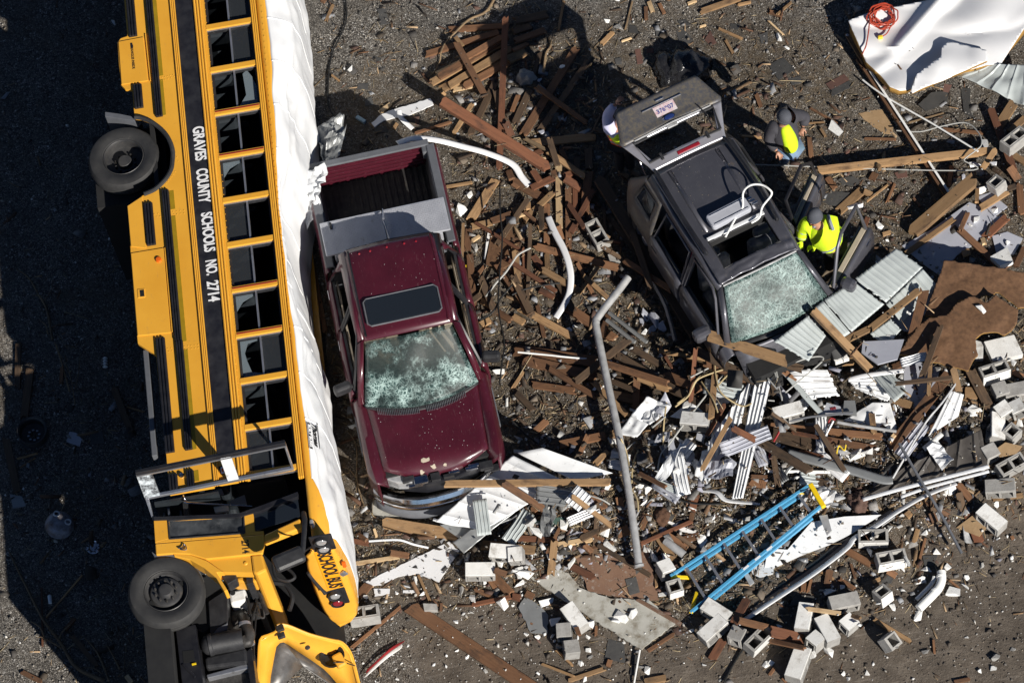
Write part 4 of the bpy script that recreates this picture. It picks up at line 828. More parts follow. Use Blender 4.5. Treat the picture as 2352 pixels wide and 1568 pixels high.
# bed floor, tailgate, rear window
m = MB().box((-1.78, 0, .60), (1.66, 1.5, .03))
for k in range(17): m.box((-1.78, -.66+1.32*k/16, .62), (1.64, .035, .018))
m.build('bed_floor', M_['bedliner'], trk)
tg = MB().box((-2.63, 0, .83), (.07, 1.62, .5)).build('tailgate', mr, trk, bevel=.015)
for k in range(4): MB().box((-2.585, 0, .70+.085*k), (.03, 1.44, .04)).build('tailgate_rib', mr, tg, bevel=.01)
for k in range(6): MB().box((-2.59, -.6+.24*k, .67), (.03, .05, .12)).build('tailgate_rib', mr, tg, bevel=.01)
MB().box((-2.635, 0, 1.09), (.10, 1.66, .04)).build('tailgate_cap', M_['bedplastic'], tg, bevel=.012)
MB().box((-.93, 0, .83), (.04, 1.66, .45)).build('bed_bulkhead', M_['bedplastic'], trk)
gridpart([[(-.84, -.58, 1.66), (-.86, 0, 1.68), (-.84, .58, 1.66)], [(-.93, -.72, 1.08), (-.95, 0, 1.08), (-.93, .72, 1.08)]], 'rear_window', M_['tint'], trk, solid=.006)
# cabin
MB().box((.2, 0, .42), (2.3, 1.6, .06)).build('cabin_floor', M_['dark'], trk)
MB().box((1.12, 0, .92), (.36, 1.45, .24)).build('dashboard', M_['plastic'], trk, bevel=.05)
for y in (-.38, .38):
    for x in (.35,): MB().box((x, y, .66), (.5, .5, .18)).box((x-.28, y, .98), (.16, .48, .6)).build('seat', M_['tan'], trk, bevel=.05)
MB().box((-.55, 0, .64), (.45, 1.3, .2)).box((-.76, 0, .98), (.14, 1.3, .56)).build('rear_bench', M_['tan'], trk, bevel=.05)
# tread plate toolbox across the bed
tb = MB().box((-1.30, 0, 1.04), (.46, 1.50, .32)).build('toolbox', M_['tread'], trk, bevel=.01)
for s in (1, -1):
    l_ = MB().box((-1.34, s*.435, 1.235), (.54, .86, .035)).build('toolbox_lid', M_['tread'], tb, bevel=.012)
    m = MB()
    for i in range(17):
        for j in range(30):
            an = .785 if (i+j) % 2 else -.785; m.box((0, 0, 0), (.022, .006, .004), Matrix.Translation((-1.57+.028*i, s*(.03+.0275*j), 1.2535)) @ Matrix.Rotation(an, 4, 'Z'))
    tp_ = m.build('tread_pattern', M_['tread'], l_); tp_['kind'] = 'stuff'
MB().tube([(-1.62, .02, 1.26), (-1.4, .0, 1.36), (-1.12, .03, 1.27)], [.006, .016, .008], 6).build('bent_trim', M_['alu'], tb)
MB().box((-1.52, -.72, 1.265), (.10, .03, .03)).build('toolbox_latch', M_['plastic'], tb)
for x in (1.62, -1.58):
    for y in (.86, -.86): carwheel(x, y, .37, trk)
MB().box((0, 0, .33), (4.6, 1.0, .14)).build('chassis', M_['dark'], trk)
# ------------------------------------------------------------------ grey SUV with its hatch and two doors open
SM = vehframe((3.11, .378, 0), 18)
SI = SM.inverted()
suv = thing('suv', 'dark grey SUV with raised tailgate, open doors and shattered windscreen', 'SUV', SM)
gm = M_['gunmetal']
def roofz(x, y): return 1.80-.05*(y/.58)**2-.05*max(0, (x-.55)/.45)**2-.02*max(0, (-.6-x)/.4)**2
XS = [-1.0, -.8, -.6, -.4, -.2, 0., .15, .28, .35, .45, .55, .65, .72, .80, .86, .90, .94, .98]; YS = [-.58, -.52, -.46, -.42, -.3, -.2, -.1, 0, .1, .2, .3, .42, .46, .52, .58]
def rz(x, y): return roofz(x, y)+(0 if x < .78 else .035*noise.noise((x*11, y*6, 3))+.02*noise.noise((x*5, y*14, 8)))
fine = []
for a, b in zip(XS, XS[1:]): fine += [a, a+(b-a)/2]
fine.append(XS[-1]); yf = []
for a, b in zip(YS, YS[1:]): yf += [a, a+(b-a)/2]
yf.append(YS[-1])
sr = gridpart([[(x, y, rz(x, y)) for y in yf] for x in fine], 'roof', gm, suv, solid=.03, keep=lambda i, j: not (.35 <= (fine[i]+fine[i+1])/2 <= .80 and abs((yf[j]+yf[j+1])/2) < .42))
rg = [(.35, -.42), (.80, -.42), (.80, .42), (.35, .42), (.35, -.42)]
MB().tube([(a, b, roofz(a, b)+.012) for a, b in rg], .014, 6).build('sunroof_seal', M_['plastic'], sr)
MB().box((.33, 0, roofz(.33, 0)+.03), (.05, .86, .025)).build('sunroof_deflector', M_['sheetw'], sr, bevel=.008)
m = MB().box((.575, -.44, 1.70), (.46, .02, .12)).box((.575, .44, 1.70), (.46, .02, .12)).box((.34, 0, 1.70), (.02, .88, .12)).box((.81, 0, 1.70), (.02, .88, .12)).build('sunroof_well', M_['dark'], sr)
for k in range(5): gridpart([[(x, -.36+.18*k+w_, roofz(x, 0)+.004*(1 if abs(w_) < .02 else 0)) for w_ in (-.03, -.01, .01, .03)] for x in (-.9, -.3, .2)], 'roof_rib', gm, sr, solid=.006)
for s in (1, -1):
    rl = MB().tube(smoothpts([(-.98, s*.52, 1.79), (-.9, s*.535, 1.84), (-.2, s*.56, 1.86), (.42, s*.545, 1.85), (.5, s*.53, 1.80)], 4), .028, 8).build('roof_rail', M_['rail'], suv, True)
    gridpart([[(-1.0, s*.58, 1.735), (-1.0, s*.65, 1.66)], [(-.3, s*.585, 1.745), (-.3, s*.66, 1.67)], [(.5, s*.58, 1.735), (.5, s*.655, 1.66)], [(.98, s*.56, 1.69), (.99, s*.63, 1.62)]], 'cant_rail', gm, suv)
    gridpart([[(.98, s*.55, 1.69), (1.0, s*.64, 1.61)], [(1.25, s*.64, 1.40), (1.24, s*.72, 1.36)], [(1.50, s*.74, 1.09), (1.48, s*.82, 1.08)]], 'windscreen_pillar', gm, suv, solid=.03)
    # rear quarter
    hole = lambda i, j: False
    xq = [-1.42+.86*i/14 for i in range(15)]; zq = [1.66, 1.58, 1.50, 1.40, 1.30, 1.22, 1.12, 1.0, .88, .74, .60, .46]
    def yq(x, z): return (.65+.20*min(1, (1.66-z)/.55) if z > 1.1 else .85+.05*math.sin((1.1-z)/.64*math.pi/1.6))*(1-.10*max(0, (-1.1-x)/.32)**2)+.012*noise.noise((x*4, z*4, 2))
    rows = [[(x+(-.0 if z < 1.2 else .38*(z-1.2)/.46*max(0, (-1.0-x)/.42)), s*yq(x, z), z) for z in zq] for x in xq]
    q_ = gridpart(rows, 'rear_quarter', M_['gunmud'] if s < 0 else gm, suv, solid=.03, keep=lambda i, j: not ((-1.12 < (xq[i]+xq[i+1])/2 < -.66 and 1.22 < (zq[j]+zq[j+1])/2 < 1.55)) and ((xq[i]+.95)**2+((zq[j]+zq[j+1])/2-.36)**2 > .18 or zq[j] > .9 or xq[i] > -.4))
    qp = [(-1.10, 1.24), (-1.06, 1.53), (-.68, 1.56), (-.66, 1.24), (-1.10, 1.24)]
    MB().tube([(x+.18*(z-1.24), s*(yq(x, z)+.005), z) for x, z in qp], .02, 6).build('window_seal', M_['plastic'], q_)
    if s < 0: gridpart([[(-.98, s*.80, 1.26), (-.94, s*.70, 1.53)], [(-.70, s*.80, 1.26), (-.72, s*.70, 1.53)]], 'quarter_glass', M_['tint'], q_, solid=.005)
    # right side doors shut, left side doors open
    if s < 0:
        for nm, xa, xb, hp_ in (('rear_door', -.56, .32, [(.27, 1.0), (.25, 1.60), (-.42, 1.60), (-.52, 1.0)]), ('front_door', .34, 1.42, [(1.36, 1.02), (1.02, 1.52), (.9, 1.60), (.40, 1.60), (.38, 1.02)])):
            d_ = gridpart([[(x, s*.84, 1.04), (x, s*.885, 1.0), (x, s*.91, .88), (x, s*.905, .74), (x, s*.91, .6), (x, s*.88, .45)] for x in [xa+.01+(xb-xa-.02)*i/6 for i in range(7)]], nm, gm, suv, solid=.05)
            MB().tube([(x, s*(.845-.36*(z-1.02)*.9), z) for x, z in hp_]+[(hp_[0][0], s*.845, hp_[0][1])], .026, 6).build('window_frame', gm, d_, True)
            gridpart([[(x, s*.80, 1.0), (x, s*.79, .5)] for x in (xa+.03, xb-.03)], 'door_trim', M_['bedplastic'], d_, solid=.03); MB().box((xa+.16, s*.92, .93), (.14, .02, .04)).build('door_handle', M_['plastic'], d_, bevel=.01)
        MB().tube([(.33, s*.84, 1.02), (.33, s*.63, 1.62)], .04, 6).build('door_pillar', gm, suv)
        MB().box((0, 0, 0), (.18, .26, .18)).build('door_mirror', gm, suv, M=Matrix.Translation((1.18, s*1.0, 1.08)), bevel=.06)
    else:
        MB().tube([(.33, s*.82, .45), (.33, s*.84, 1.02), (.33, s*.63, 1.62)], .05, 8).build('door_pillar', gm, suv)
        MB().box((.45, s*.82, .40), (1.9, .14, .12)).build('door_sill', gm, suv, bevel=.03)
        gridpart([[(1.40, s*.84, 1.04), (1.40, s*.90, .8), (1.40, s*.88, .45)], [(1.5, s*.84, 1.04), (1.5, s*.91, .8), (1.5, s*.88, .45)]], 'hinge_pillar', gm, suv, solid=.04)
    # front fender
    xf = [1.45+(.16)*i/18 for i in range(19)]; zf = [1.06, 1.03, .97, .88, .76, .64, .52, .42]
    gridpart([[(x, s*(.72 if k == 0 else .80 if k == 1 else .87 if k == 2 else .905)*(1-.06*max(0, (x-2.1)/.4)), max(.3, z-.75*(x-1.45)*(z-.3))) for k, z in enumerate(zf)] for x in xf], 'fender', gm, suv, keep=lambda i, j: (xf[i]-1.85)**2+((zf[j]+zf[j+1])/2-.36)**2 > .19)
    carwheel(-.92, s*.86, .37, suv); carwheel(1.78, s*.70, .36, suv)
def sdoor(name, hinge, ang, ln, prof, mirror=False, broken=False):
    d = Vector((math.cos(R(ang)), math.sin(R(ang)), 0)); Mx = frame((hinge[0], hinge[1], 0), d)    # x outwards from the hinge, y = inner side ... z up
    rows = [[(x, .00, 1.04), (x, -.035, 1.0), (x, -.06, .86), (x, -.055, .7), (x, -.05, .55), (x, -.01, .44)] for x in [ln*i/6 for i in range(7)]]
    dd = MB().grid(rows).build(name, gm, suv, True, M=Mx, solid=.05, soff=0)
    MB().grid([[(x, .09, 1.03), (x, .11, .8), (x, .10, .46)] for x in (.03, ln*.5, ln-.03)]).build('door_trim', M_['bedplastic'], dd, True, solid=.03)
    MB().box((ln*.5, .045, 1.045), (ln-.04, .07, .02)).build('window_sill', M_['tan'], dd, bevel=.005)
    MB().box((ln*.55, .14, .82), (ln*.6, .07, .06)).build('arm_rest', M_['plastic'], dd, bevel=.02)
    MB().tube([(x, .02+.30*(z-1.04)*.6, z) for x, z in prof], .026, 8).build('window_frame', gm if not broken else M_['rail'], dd, True)
    if broken: MB().prism([(.02, 1.05), (.45, 1.05), (.3, 1.10), (.2, 1.09), (.1, 1.16), (.02, 1.2)], -.003, .003).build('broken_pane', M_['shard'], dd, M=Matrix(((1, 0, 0, 0), (0, 0, 1, .05), (0, 1, 0, 0), (0, 0, 0, 1))))
    MB().box((ln-.16, -.07, .93), (.14, .02, .04)).build('door_handle', M_['chrome'], dd, bevel=.01)
    MB().prism([(0, .45), (ln, .45), (ln, .60), (0, .60)], -.075, -.06).build('mud_film', M_['gunmud'], dd, M=Matrix(((1, 0, 0, 0), (0, 0, 1, 0), (0, 1, 0, 0), (0, 0, 0, 1)))) if False else None
    if mirror: MB().box((.12, -.16, 1.10), (.17, .22, .18)).build('door_mirror', gm, dd, bevel=.06)
    return dd
sdoor('front_door', (1.42, .87), 126, 1.08, [(.03, 1.04), (.36, 1.50), (.52, 1.62), (1.0, 1.62), (1.04, 1.04)], True)
sdoor('rear_door', (.30, .88), 131, .92, [(.03, 1.04), (.04, 1.62), (.62, 1.62), (.84, 1.38), (.88, 1.04)], False, True)
# windscreen
rows = []
for i in range(15):
    s = i/14
    rows.append([(1.0+.49*s+.10*(1-q*q)*s+.02, q*(.545+.185*s), 1.70+.02*(1-q*q)-.60*s-.06*math.exp(-((s-.5)/.35)**2-((q-.1)/.6)**2)+.012*noise.noise((s*7, q*6, 4))) for q in [-1+j/10 for j in range(21)]])
gridpart(rows, 'windscreen', M_['crackA'], suv, solid=.006)
MB().tube([(1.0, -.55, 1.70), (1.02, 0, 1.725), (1.0, .55, 1.70)], .014, 6).build('windscreen_seal', M_['galv'], suv)
gridpart([[(1.50, -.73, 1.09), (1.60, 0, 1.09), (1.50, .73, 1.09)], [(1.58, -.74, 1.07), (1.70, 0, 1.075), (1.58, .74, 1.07)]], 'cowl', M_['plastic'], suv)
gridpart([[(1.60+.26*i/8+.10*(1-(y/.74)**2)*(1-i/8), y*(1-.06*i/8), 1.07-.42*(i/8)**1.3-.05*(y/.74)**2+.05*noise.noise((i*.7, y*4, 2))) for y in [-.74+.148*j for j in range(11)]] for i in range(9)], 'hood', gm, suv)
MB().prism([(1.7, -.7), (1.85, -.5), (1.9, 0), (1.85, .5), (1.7, .7)], .15, .42).build('front_bumper', M_['gunmud'], suv, bevel=.06)
MB().prism([(-1.25, -.86), (-1.48, -.78), (-1.56, 0), (-1.48, .78), (-1.25, .86)], .38, .66).build('rear_bumper', M_['gunmud'], suv, bevel=.06)
MB().box((1.75, 0, .6), (.55, 1.3, .5)).build('engine_bay', M_['dark'], suv)
# inside
MB().box((.15, 0, .42), (2.9, 1.6, .06)).build('cabin_floor', M_['dark'], suv)
MB().box((1.42, 0, .92), (.3, 1.4, .24)).build('dashboard', M_['plastic'], suv, bevel=.05)
for y in (-.38, .38): MB().box((.62, y, .64), (.5, .5, .18)).box((.34, y, .98), (.15, .48, .62)).build('seat', M_['bedplastic'], suv, bevel=.06); MB().box((.30, y, 1.38), (.11, .26, .17)).build('head_rest', M_['bedplastic'], suv, bevel=.05)
MB().box((-.35, 0, .66), (.45, 1.3, .2)).box((-.58, 0, .98), (.14, 1.3, .58)).build('rear_bench', M_['plastic'], suv, bevel=.05)
MB().prism([(-.28, -.30), (.02, -.62), (.06, -.5), (-.1, -.3)], 1.05, 1.12).build('red_bag', pm('red_fabric', (.45, .012, .03), rough=.7), suv, bevel=.02)
# tailgate, raised a little above level: local plane x back from hinge, y left, z outward
hz = R(11); HMx = Matrix(((-math.cos(hz), 0, math.sin(hz), -1.0), (0, -1, 0, 0), (math.sin(hz), 0, math.cos(hz), 1.80), (0, 0, 0, 1)))   # local x: backwards, local y: right
def hq(x): # half width
    return float(np.interp(x, [0, .08, .45, .56, .66, .98, 1.02], [.55, .57, .72, .77, .73, .62, .58]))
def hh(x, y): return .02-.05*(y/.75)**2*(1 if x < .6 else .6)+(.0 if x < .58 else -.02)
gx_ = [0, .03, .07, .11, .15, .2, .26, .32, .38, .43, .47, .51, .56, .62, .66, .72, .78, .84, .9, .95, 1.0]; qy = [-1+j/12 for j in range(25)]
def inwin(x, q): return .13 < x < .49 and abs(q) < .84
rows = [[(x, q*hq(x), hh(x, q*hq(x))) for q in qy] for x in gx_]
ht = MB().grid(rows, keep=lambda i, j: not inwin((gx_[i]+gx_[i+1])/2, (qy[j]+qy[j+1])/2) and gx_[i] < .5).build('tailgate', M_['silver'], suv, True, M=HMx, solid=.05, clean=True, soff=0)
MB().grid(rows, keep=lambda i, j: gx_[i] >= .5).build('tailgate_panel', M_['gunmud'], ht, True, solid=.06, clean=True, soff=0)
wr_ = [(.135, -.54), (.48, -.61), (.48, .61), (.135, .54), (.135, -.54)]
MB().tube([(a, b, hh(a, b)+.025) for a, b in wr_], .022, 6).build('window_seal', M_['plastic'], ht)
MB().tube([(.505, -.58, hh(.5, .58)+.035), (.51, 0, hh(.5, 0)+.045), (.505, .58, hh(.5, .58)+.035)], .012, 6).build('window_edge', M_['galv'], ht)
MB().box((.075, -.02, .042), (.055, .34, .03)).build('brake_lamp', M_['red'], ht, bevel=.012)
for y in (-.34, .36): MB().box((.13, y, .05), (.11, .04, .03)).build('glass_hinge', M_['plastic'], ht, bevel=.01)
MB().box((.47, .02, .05), (.05, .16, .03)).build('wiper_latch', M_['galv'], ht, bevel=.01)
MB().lathe([(0, .02), (.085, .016), (.1, 0)], 24, Matrix.Translation((.60, .0, .035)) @ Matrix.Diagonal((.5, 1, 1, 1))).build('oval_badge', M_['chrome'], ht, True)
MB().lathe([(0, .024), (.07, .02), (.082, 0)], 24, Matrix.Translation((.60, .0, .037)) @ Matrix.Diagonal((.46, 1, 1, 1))).build('oval_badge_centre', pm('badge_blue', (.015, .03, .12), rough=.2, coat=.5), ht, True)
lp = MB().box((.74, -.01, .03), (.15, .31, .008)).build('number_plate', pm('plate_white', (.6, .56, .56), (.5, .3, .33), 22, rough=.5), ht)
text('376907', 'plate_digits', pm('plate_blue', (.05, .06, .22), rough=.5), lp, Matrix(((0, -1, 0, .735), (1, 0, 0, -.01), (0, 0, 1, .0345), (0, 0, 0, 1))) @ Matrix.Rotation(math.pi, 4, 'Z'), .085, .001, 1.0)
MB().box((.66, -.01, .045), (.03, .62, .03)).build('plate_garnish', M_['chrome'], ht, bevel=.01) if False else None
MB().box((.835, .0, .03), (.022, .60, .03)).build('plate_garnish', M_['chrome'], ht, bevel=.008)
MB().box((.90, .0, .03), (.03, .13, .03)).build('tailgate_latch', M_['chrome'], ht, bevel=.008)
MB().tube([(.58, -.42, .06), (.4, -.46, .075), (.2, -.45, .07)], .008, 6).build('wiper', M_['rail'], ht)
for s in (1, -1): MB().tube([SI @ (SM @ Vector((-1.12, s*.60, 1.50))), (-1.45, s*.62, 1.86)], .012, 6).build('gas_strut', M_['chrome'], suv)
# clothes and bags of the boot
MB().box((-1.0, 0, .68), (.7, 1.2, .25)).build('boot_load', M_['seat'], suv, bevel=.08)
# ---- loose things on the SUV roof
def son(x, y, z): return SM @ Vector((x, y, z))
cs = thing('metal_case', 'silver aluminium lamp housing lying across the SUV roof', 'case', frame(son(.14, .0, 1.835), SM.to_3x3() @ Vector((.03, -1, 0))))
MB().prism([(-.30, -.09), (-.27, -.115), (.27, -.115), (.30, -.09), (.30, .09), (.27, .115), (-.27, .115), (-.30, .09)], 0, .10).build('housing', M_['casing'], cs, bevel=.02)
for y in (-.075, .075): MB().box((0, y, .104), (.52, .008, .008)).build('ridge', M_['chrome'], cs)
for k in range(3): MB().box((-.34-.02*k, -.06+.05*k, .05), (.09, .03, .03)).build('connector', M_['chrome'], cs, bevel=.006)
pts = [('21', 1960, 610, 1.86), ('21', 2080, 390, 1.9), ('21', 2120, 330, 1.95), ('21', 2125, 200, 2.05), ('21', 2190, 135, 2.15), ('21', 2290, 130, 2.15), ('31', 15, 175, 2.15), ('31', 30, 225, 2.1), ('31', -50, 330, 1.98), ('31', -80, 430, 1.9), ('21', 2200, 480, 1.87)]
tag(MB().tube(smoothpts([WT(*p) for p in pts], 6), .014, 8).build('bent_cable', M_['pvc'], None, True), 'looped white cable standing on the SUV roof beside the silver housing', 'cable')
# ------------------------------------------------------------------ people
def skinmesh(name, chains, mat, parent=None, sub=2, M=None):
    vs = []; key = {}; ed = []; rad = []
    for ch in chains:
        prev = None
        for p, r in ch:
            k = tuple(round(c, 4) for c in p)
            if k not in key: key[k] = len(vs); vs.append(tuple(p)); rad.append(r)
            i = key[k]
            if prev is not None and prev != i: ed.append((prev, i))
            prev = i
    me = bpy.data.meshes.new(name); me.from_pydata(vs, ed, []); o = bpy.data.objects.new(name, me); COL.objects.link(o)
    if parent: o.parent = parent
    s = o.modifiers.new('k', 'SKIN'); s.use_smooth_shade = True; s.branch_smoothing = .4
    bm = bmesh.new(); bm.from_mesh(me); L = bm.verts.layers.skin.verify()
    for i, v in enumerate(bm.verts):
        r = rad[i]; v[L].radius = r if isinstance(r, tuple) else (r, r); v[L].use_root = (i == 0)
    bm.to_mesh(me); bm.free(); me.materials.append(mat)
    q = o.modifiers.new('u', 'SUBSURF'); q.levels = q.render_levels = sub
    dg = bpy.context.evaluated_depsgraph_get(); m2 = bpy.data.meshes.new_from_object(o.evaluated_get(dg)); o.modifiers.clear(); o.data = m2; bpy.data.meshes.remove(me)
    m2.name = name; m2.materials.clear(); m2.materials.append(mat); m2.shade_smooth()
    return o
def V3(p): return Vector(p)
def handchains(w, d, nrm, curl=.5, s=1):          # palm and five bent fingers; w wrist, d pointing direction, nrm back of the hand
    d = d.normalized(); nrm = (nrm-d*nrm.dot(d)).normalized(); sd = d.cross(nrm)*s
    palm = [(w, .026), (w+d*.045, (.036, .02)), (w+d*.085, (.038, .017))]
    ch = [palm]; base = w+d*.085
    for k, (off, ln) in enumerate(((-.030, .062), (-.010, .072), (.011, .068), (.031, .052))):
        a = base+sd*off; b = a+(d*math.cos(curl*.6)-nrm*math.sin(curl*.6))*ln*.45; c = b+(d*math.cos(curl*1.4)-nrm*math.sin(curl*1.4))*ln*.32; e = c+(d*math.cos(curl*2)-nrm*math.sin(curl*2))*ln*.25
        ch.append([(base, (.038, .017)), (a+d*.004, .0095), (b, .0088), (c, .0082), (e, .007)])
    t0 = w+d*.03-sd*.03; t1 = t0+(d*.6-sd*.75-nrm*.2).normalized()*.032; t2 = t1+(d*.9-sd*.25-nrm*.35).normalized()*.03
    ch.append([(w+d*.045, (.036, .02)), (t0, .013), (t1, .011), (t2, .009)]); return ch
skinm = pm('skin', (.42, .22, .14), (.36, .18, .115), 8, rough=.5)
def cloth(n, c, c2, r=.85): return pm(n, c, c2, 6, rough=r, bmp=.4, bscale=18)
denim = cloth('blue_denim', (.12, .19, .30), (.20, .28, .40)); darkj = cloth('charcoal_jacket', (.035, .034, .042), (.05, .048, .058)); hiv = cloth('high_visibility_yellow', (.62, .85, .015), (.55, .78, .012)); refl = pm('reflective_grey', (.28, .30, .36), rough=.4)
beanie = cloth('knit_cap', (.05, .055, .068), (.075, .08, .095)); boots = cloth('work_boots', (.16, .12, .08), (.10, .075, .05)); dtrou = cloth('black_trousers', (.014, .014, .017), (.022, .022, .025)); shirtw = cloth('pale_sleeve', (.55, .55, .72), (.48, .48, .66)); ora = cloth('orange_trim', (.75, .10, .02), (.7, .08, .015))
def figure(name, label, J, look, top, topm, trou, hat=True, gloves=None, bulk=1.):
    g = lambda k: V3(J[k]); pel, ch, nk, hd = g('pelvis'), g('chest'), g('neck'), g('head')
    base = (g('footL')+g('footR'))/2; root = thing(name, label, 'person', Matrix.Translation((base.x, base.y, min(g('footL').z, g('footR').z)-.04)))
    off = root.matrix_world.translation.copy()
    for k in J: J[k] = V3(J[k])-off
    pel, ch, nk, hd = g('pelvis'), g('chest'), g('neck'), g('head'); look = V3(look).normalized(); up = (hd-nk).normalized()
    look = (look-up*look.dot(up)).normalized(); side = up.cross(look)
    wst = pel.lerp(ch, .45); C = []
    C.append([(pel, (.13, .10)), (wst, (.125, .095)), (ch, (.15, .11)), (nk, .058), (nk.lerp(hd, .5), .062), (hd, (.078, .092)), (hd+up*.07, (.074, .086)), (hd+up*.105, .05)])
    C.append([(hd, (.078, .092)), (hd+look*.085-up*.012, .020), (hd+look*.105-up*.028, .011)])          # nose
    C.append([(nk.lerp(hd, .5), .062), (nk.lerp(hd, .62)+look*.06, .04)])                                   # chin
    for s in (1, -1): C.append([(hd, (.078, .092)), (hd+side*s*.082-up*.01, .016), (hd+side*s*.094-up*.012-look*.01, .011)])   # ears
    for s in 'LR':
        sh, el, wr, hp, kn, ft = (g(k+s) for k in ('sh', 'el', 'wr', 'hip', 'kn', 'foot'))
        C.append([(ch, (.15, .11)), (sh, .062), (sh.lerp(el, .5), .048), (el, .04), (el.lerp(wr, .4), .04), (wr, .027)])
        C.append([(pel, (.13, .10)), (hp, .088), (hp.lerp(kn, .5), .075), (kn, .055), (kn.lerp(ft, .4), .052), (ft+Vector((0, 0, .05)), .036)])
    body = skinmesh('body', C, skinm, root)
    e_ = [MB().lathe([(0, .008), (.008, .005), (.011, 0)], 8, frame(hd+look*.088+side*s*.032+up*.018, side, look)).build('eye', M_['ink'], body) for s in (1, -1)]
    MB().box((0, 0, 0), (.045, .012, .01), frame(hd+look*.082-up*.055, side, look)).build('mouth', M_['seal'], body, bevel=.003)
    # trousers, boots
    T = []
    for s in 'LR':
        hp, kn, ft = (g(k+s) for k in ('hip', 'kn', 'foot'))
        T.append([(pel, (.15, .12)), (hp, .105), (hp.lerp(kn, .5), .095), (kn, .075), (kn.lerp(ft, .5), .07), (ft+Vector((0, 0, .07)), .062)])
        to = V3(J.get('toe'+s, ft+Vector((look.x, look.y, 0)).normalized()*.17))
        skinmesh('boot', [[(ft+Vector((0, 0, .07)), .05), (ft+Vector((0, 0, .0)), .05), (ft.lerp(to, .45), (.045, .035)), (to, (.04, .026))]], boots, root)
    skinmesh('trousers', T, trou, root)
    # jacket
    Jk = [[(pel.lerp(ch, -.05), (.185, .15)), (wst, (.19, .155)), (ch, (.205, .165)), (nk-up*.035, .095)]]
    for s in 'LR':
        sh, el, wr = (g(k+s) for k in ('sh', 'el', 'wr')); Jk.append([(ch, (.205, .165)), (ch.lerp(sh, .6), .13), (sh, .11), (sh.lerp(el, .5), .09), (el, .08), (el.lerp(wr, .5), .07), (el.lerp(wr, .9), .06)])
    Jk = [[(p, tuple(q*bulk for q in r) if isinstance(r, tuple) else r*bulk) for p, r in c_] for c_ in Jk]
    jk = skinmesh(top, Jk, topm, root)
    for s, sg_ in (('L', 1), ('R', -1)):
        el, wr = g('el'+s), g('wr'+s); hd_ = skinmesh('hand', handchains(wr, (wr-el), V3(J.get('back'+s, (0, 0, 1))), .7, sg_), gloves or skinm, body if not gloves else root, 1)
    if hat:
        pr = [(.10, -.02), (.104, .0), (.104, .03), (.10, .07), (.085, .105), (.055, .13), (.02, .14), (0, .141)]
        ht_ = MB().lathe([(.096, .0)]+pr, 24, frame(hd+up*.025, look, up) @ Matrix.Diagonal((1.04, .92, 1, 1))).build('knit_cap', beanie, root, True)
        MB().lathe([(.103, -.022), (.109, -.02), (.11, .02), (.104, .025)], 24, frame(hd+up*.03, look, up) @ Matrix.Diagonal((1.04, .92, 1, 1))).build('cap_cuff', beanie, ht_, True)
    return root, jk, body, off
def band(p, q, a, b, r, par, mat, off): # short sleeve-like band round a limb
    return skinmesh('reflective_band', [[(p.lerp(q, a), r), (p.lerp(q, (a+b)/2), r), (p.lerp(q, b), r)]], mat, par, 1)
Ew = lambda x, y, z: WT('E', x, y, z); Fw = lambda x, y, z: WT('F', x, y, z)
# person by the rear of the SUV
J = dict(pelvis=Ew(1975, 790, .86), chest=Ew(1930, 640, 1.16), neck=Ew(1912, 545, 1.38), head=Ew(1922, 505, 1.50), shL=Ew(2010, 470, 1.33), elL=Ew(2150, 480, 1.10), wrL=Ew(2120, 600, .98), shR=Ew(1805, 590, 1.30), elR=Ew(1760, 730, 1.08), wrR=Ew(1850, 850, .95),
         hipL=Ew(2020, 790, .82), hipR=Ew(1930, 850, .80), knL=Ew(2085, 800, .50), knR=Ew(1925, 935, .45), footL=Ew(2040, 850, .10), footR=Ew(1925, 965, .10), toeL=Ew(2090, 872, .08), toeR=Ew(1945, 1005, .08))
pr1, jk1, bd1, of1 = figure('person', 'person in open dark jacket, yellow shirt and jeans standing by the SUV', J, CX*.35-CY*1.0, 'jacket', darkj, denim, bulk=1.08)
# open jacket front: the bright shirt underneath
ch_, pe_, nk_ = J['chest'], J['pelvis'], J['neck']; fw = Vector((.35, -1, 0)).normalized()
skinmesh('shirt', [[(pe_.lerp(ch_, .05)+fw*.085, (.125, .11)), (pe_.lerp(ch_, .5)+fw*.105, (.14, .115)), (ch_+fw*.105, (.13, .11)), (nk_+fw*.03-Vector((0, 0, .03)), .07)]], hiv, pr1)
# rescuer leaning in at the driver's door
J = dict(pelvis=Fw(985, 905, .90), chest=Fw(870, 735, 1.20), neck=Fw(800, 660, 1.40), head=Fw(788, 610, 1.50), shL=Fw(985, 700, 1.24), elL=Fw(950, 880, 1.0), wrL=Fw(800, 905, 1.0), shR=Fw(690, 660, 1.28), elR=Fw(655, 760, 1.08), wrR=Fw(645, 845, .98),
         hipL=Fw(1030, 920, .86), hipR=Fw(950, 960, .86), knL=Fw(1030, 1030, .46), knR=Fw(930, 1070, .46), footL=Fw(1040, 1100, .06), footR=Fw(940, 1150, .06))
pr2, jk2, bd2, of2 = figure('person', 'person in high visibility jacket and dark cap leaning into the SUV', J, -CX*.5-CY*1.0+Vector((0, 0, -.6)), 'jacket', hiv, dtrou, gloves=hiv, bulk=1.18)
for s in 'LR':
    band(J['sh'+s], J['el'+s], .55, .72, .11, jk2, refl, of2); band(J['el'+s], J['wr'+s], .45, .62, .092, jk2, refl, of2)
band(J['pelvis'], J['chest'], .25, .38, (.232, .19), jk2, refl, of2)
ss = (J['shL']-J['shR']).normalized()
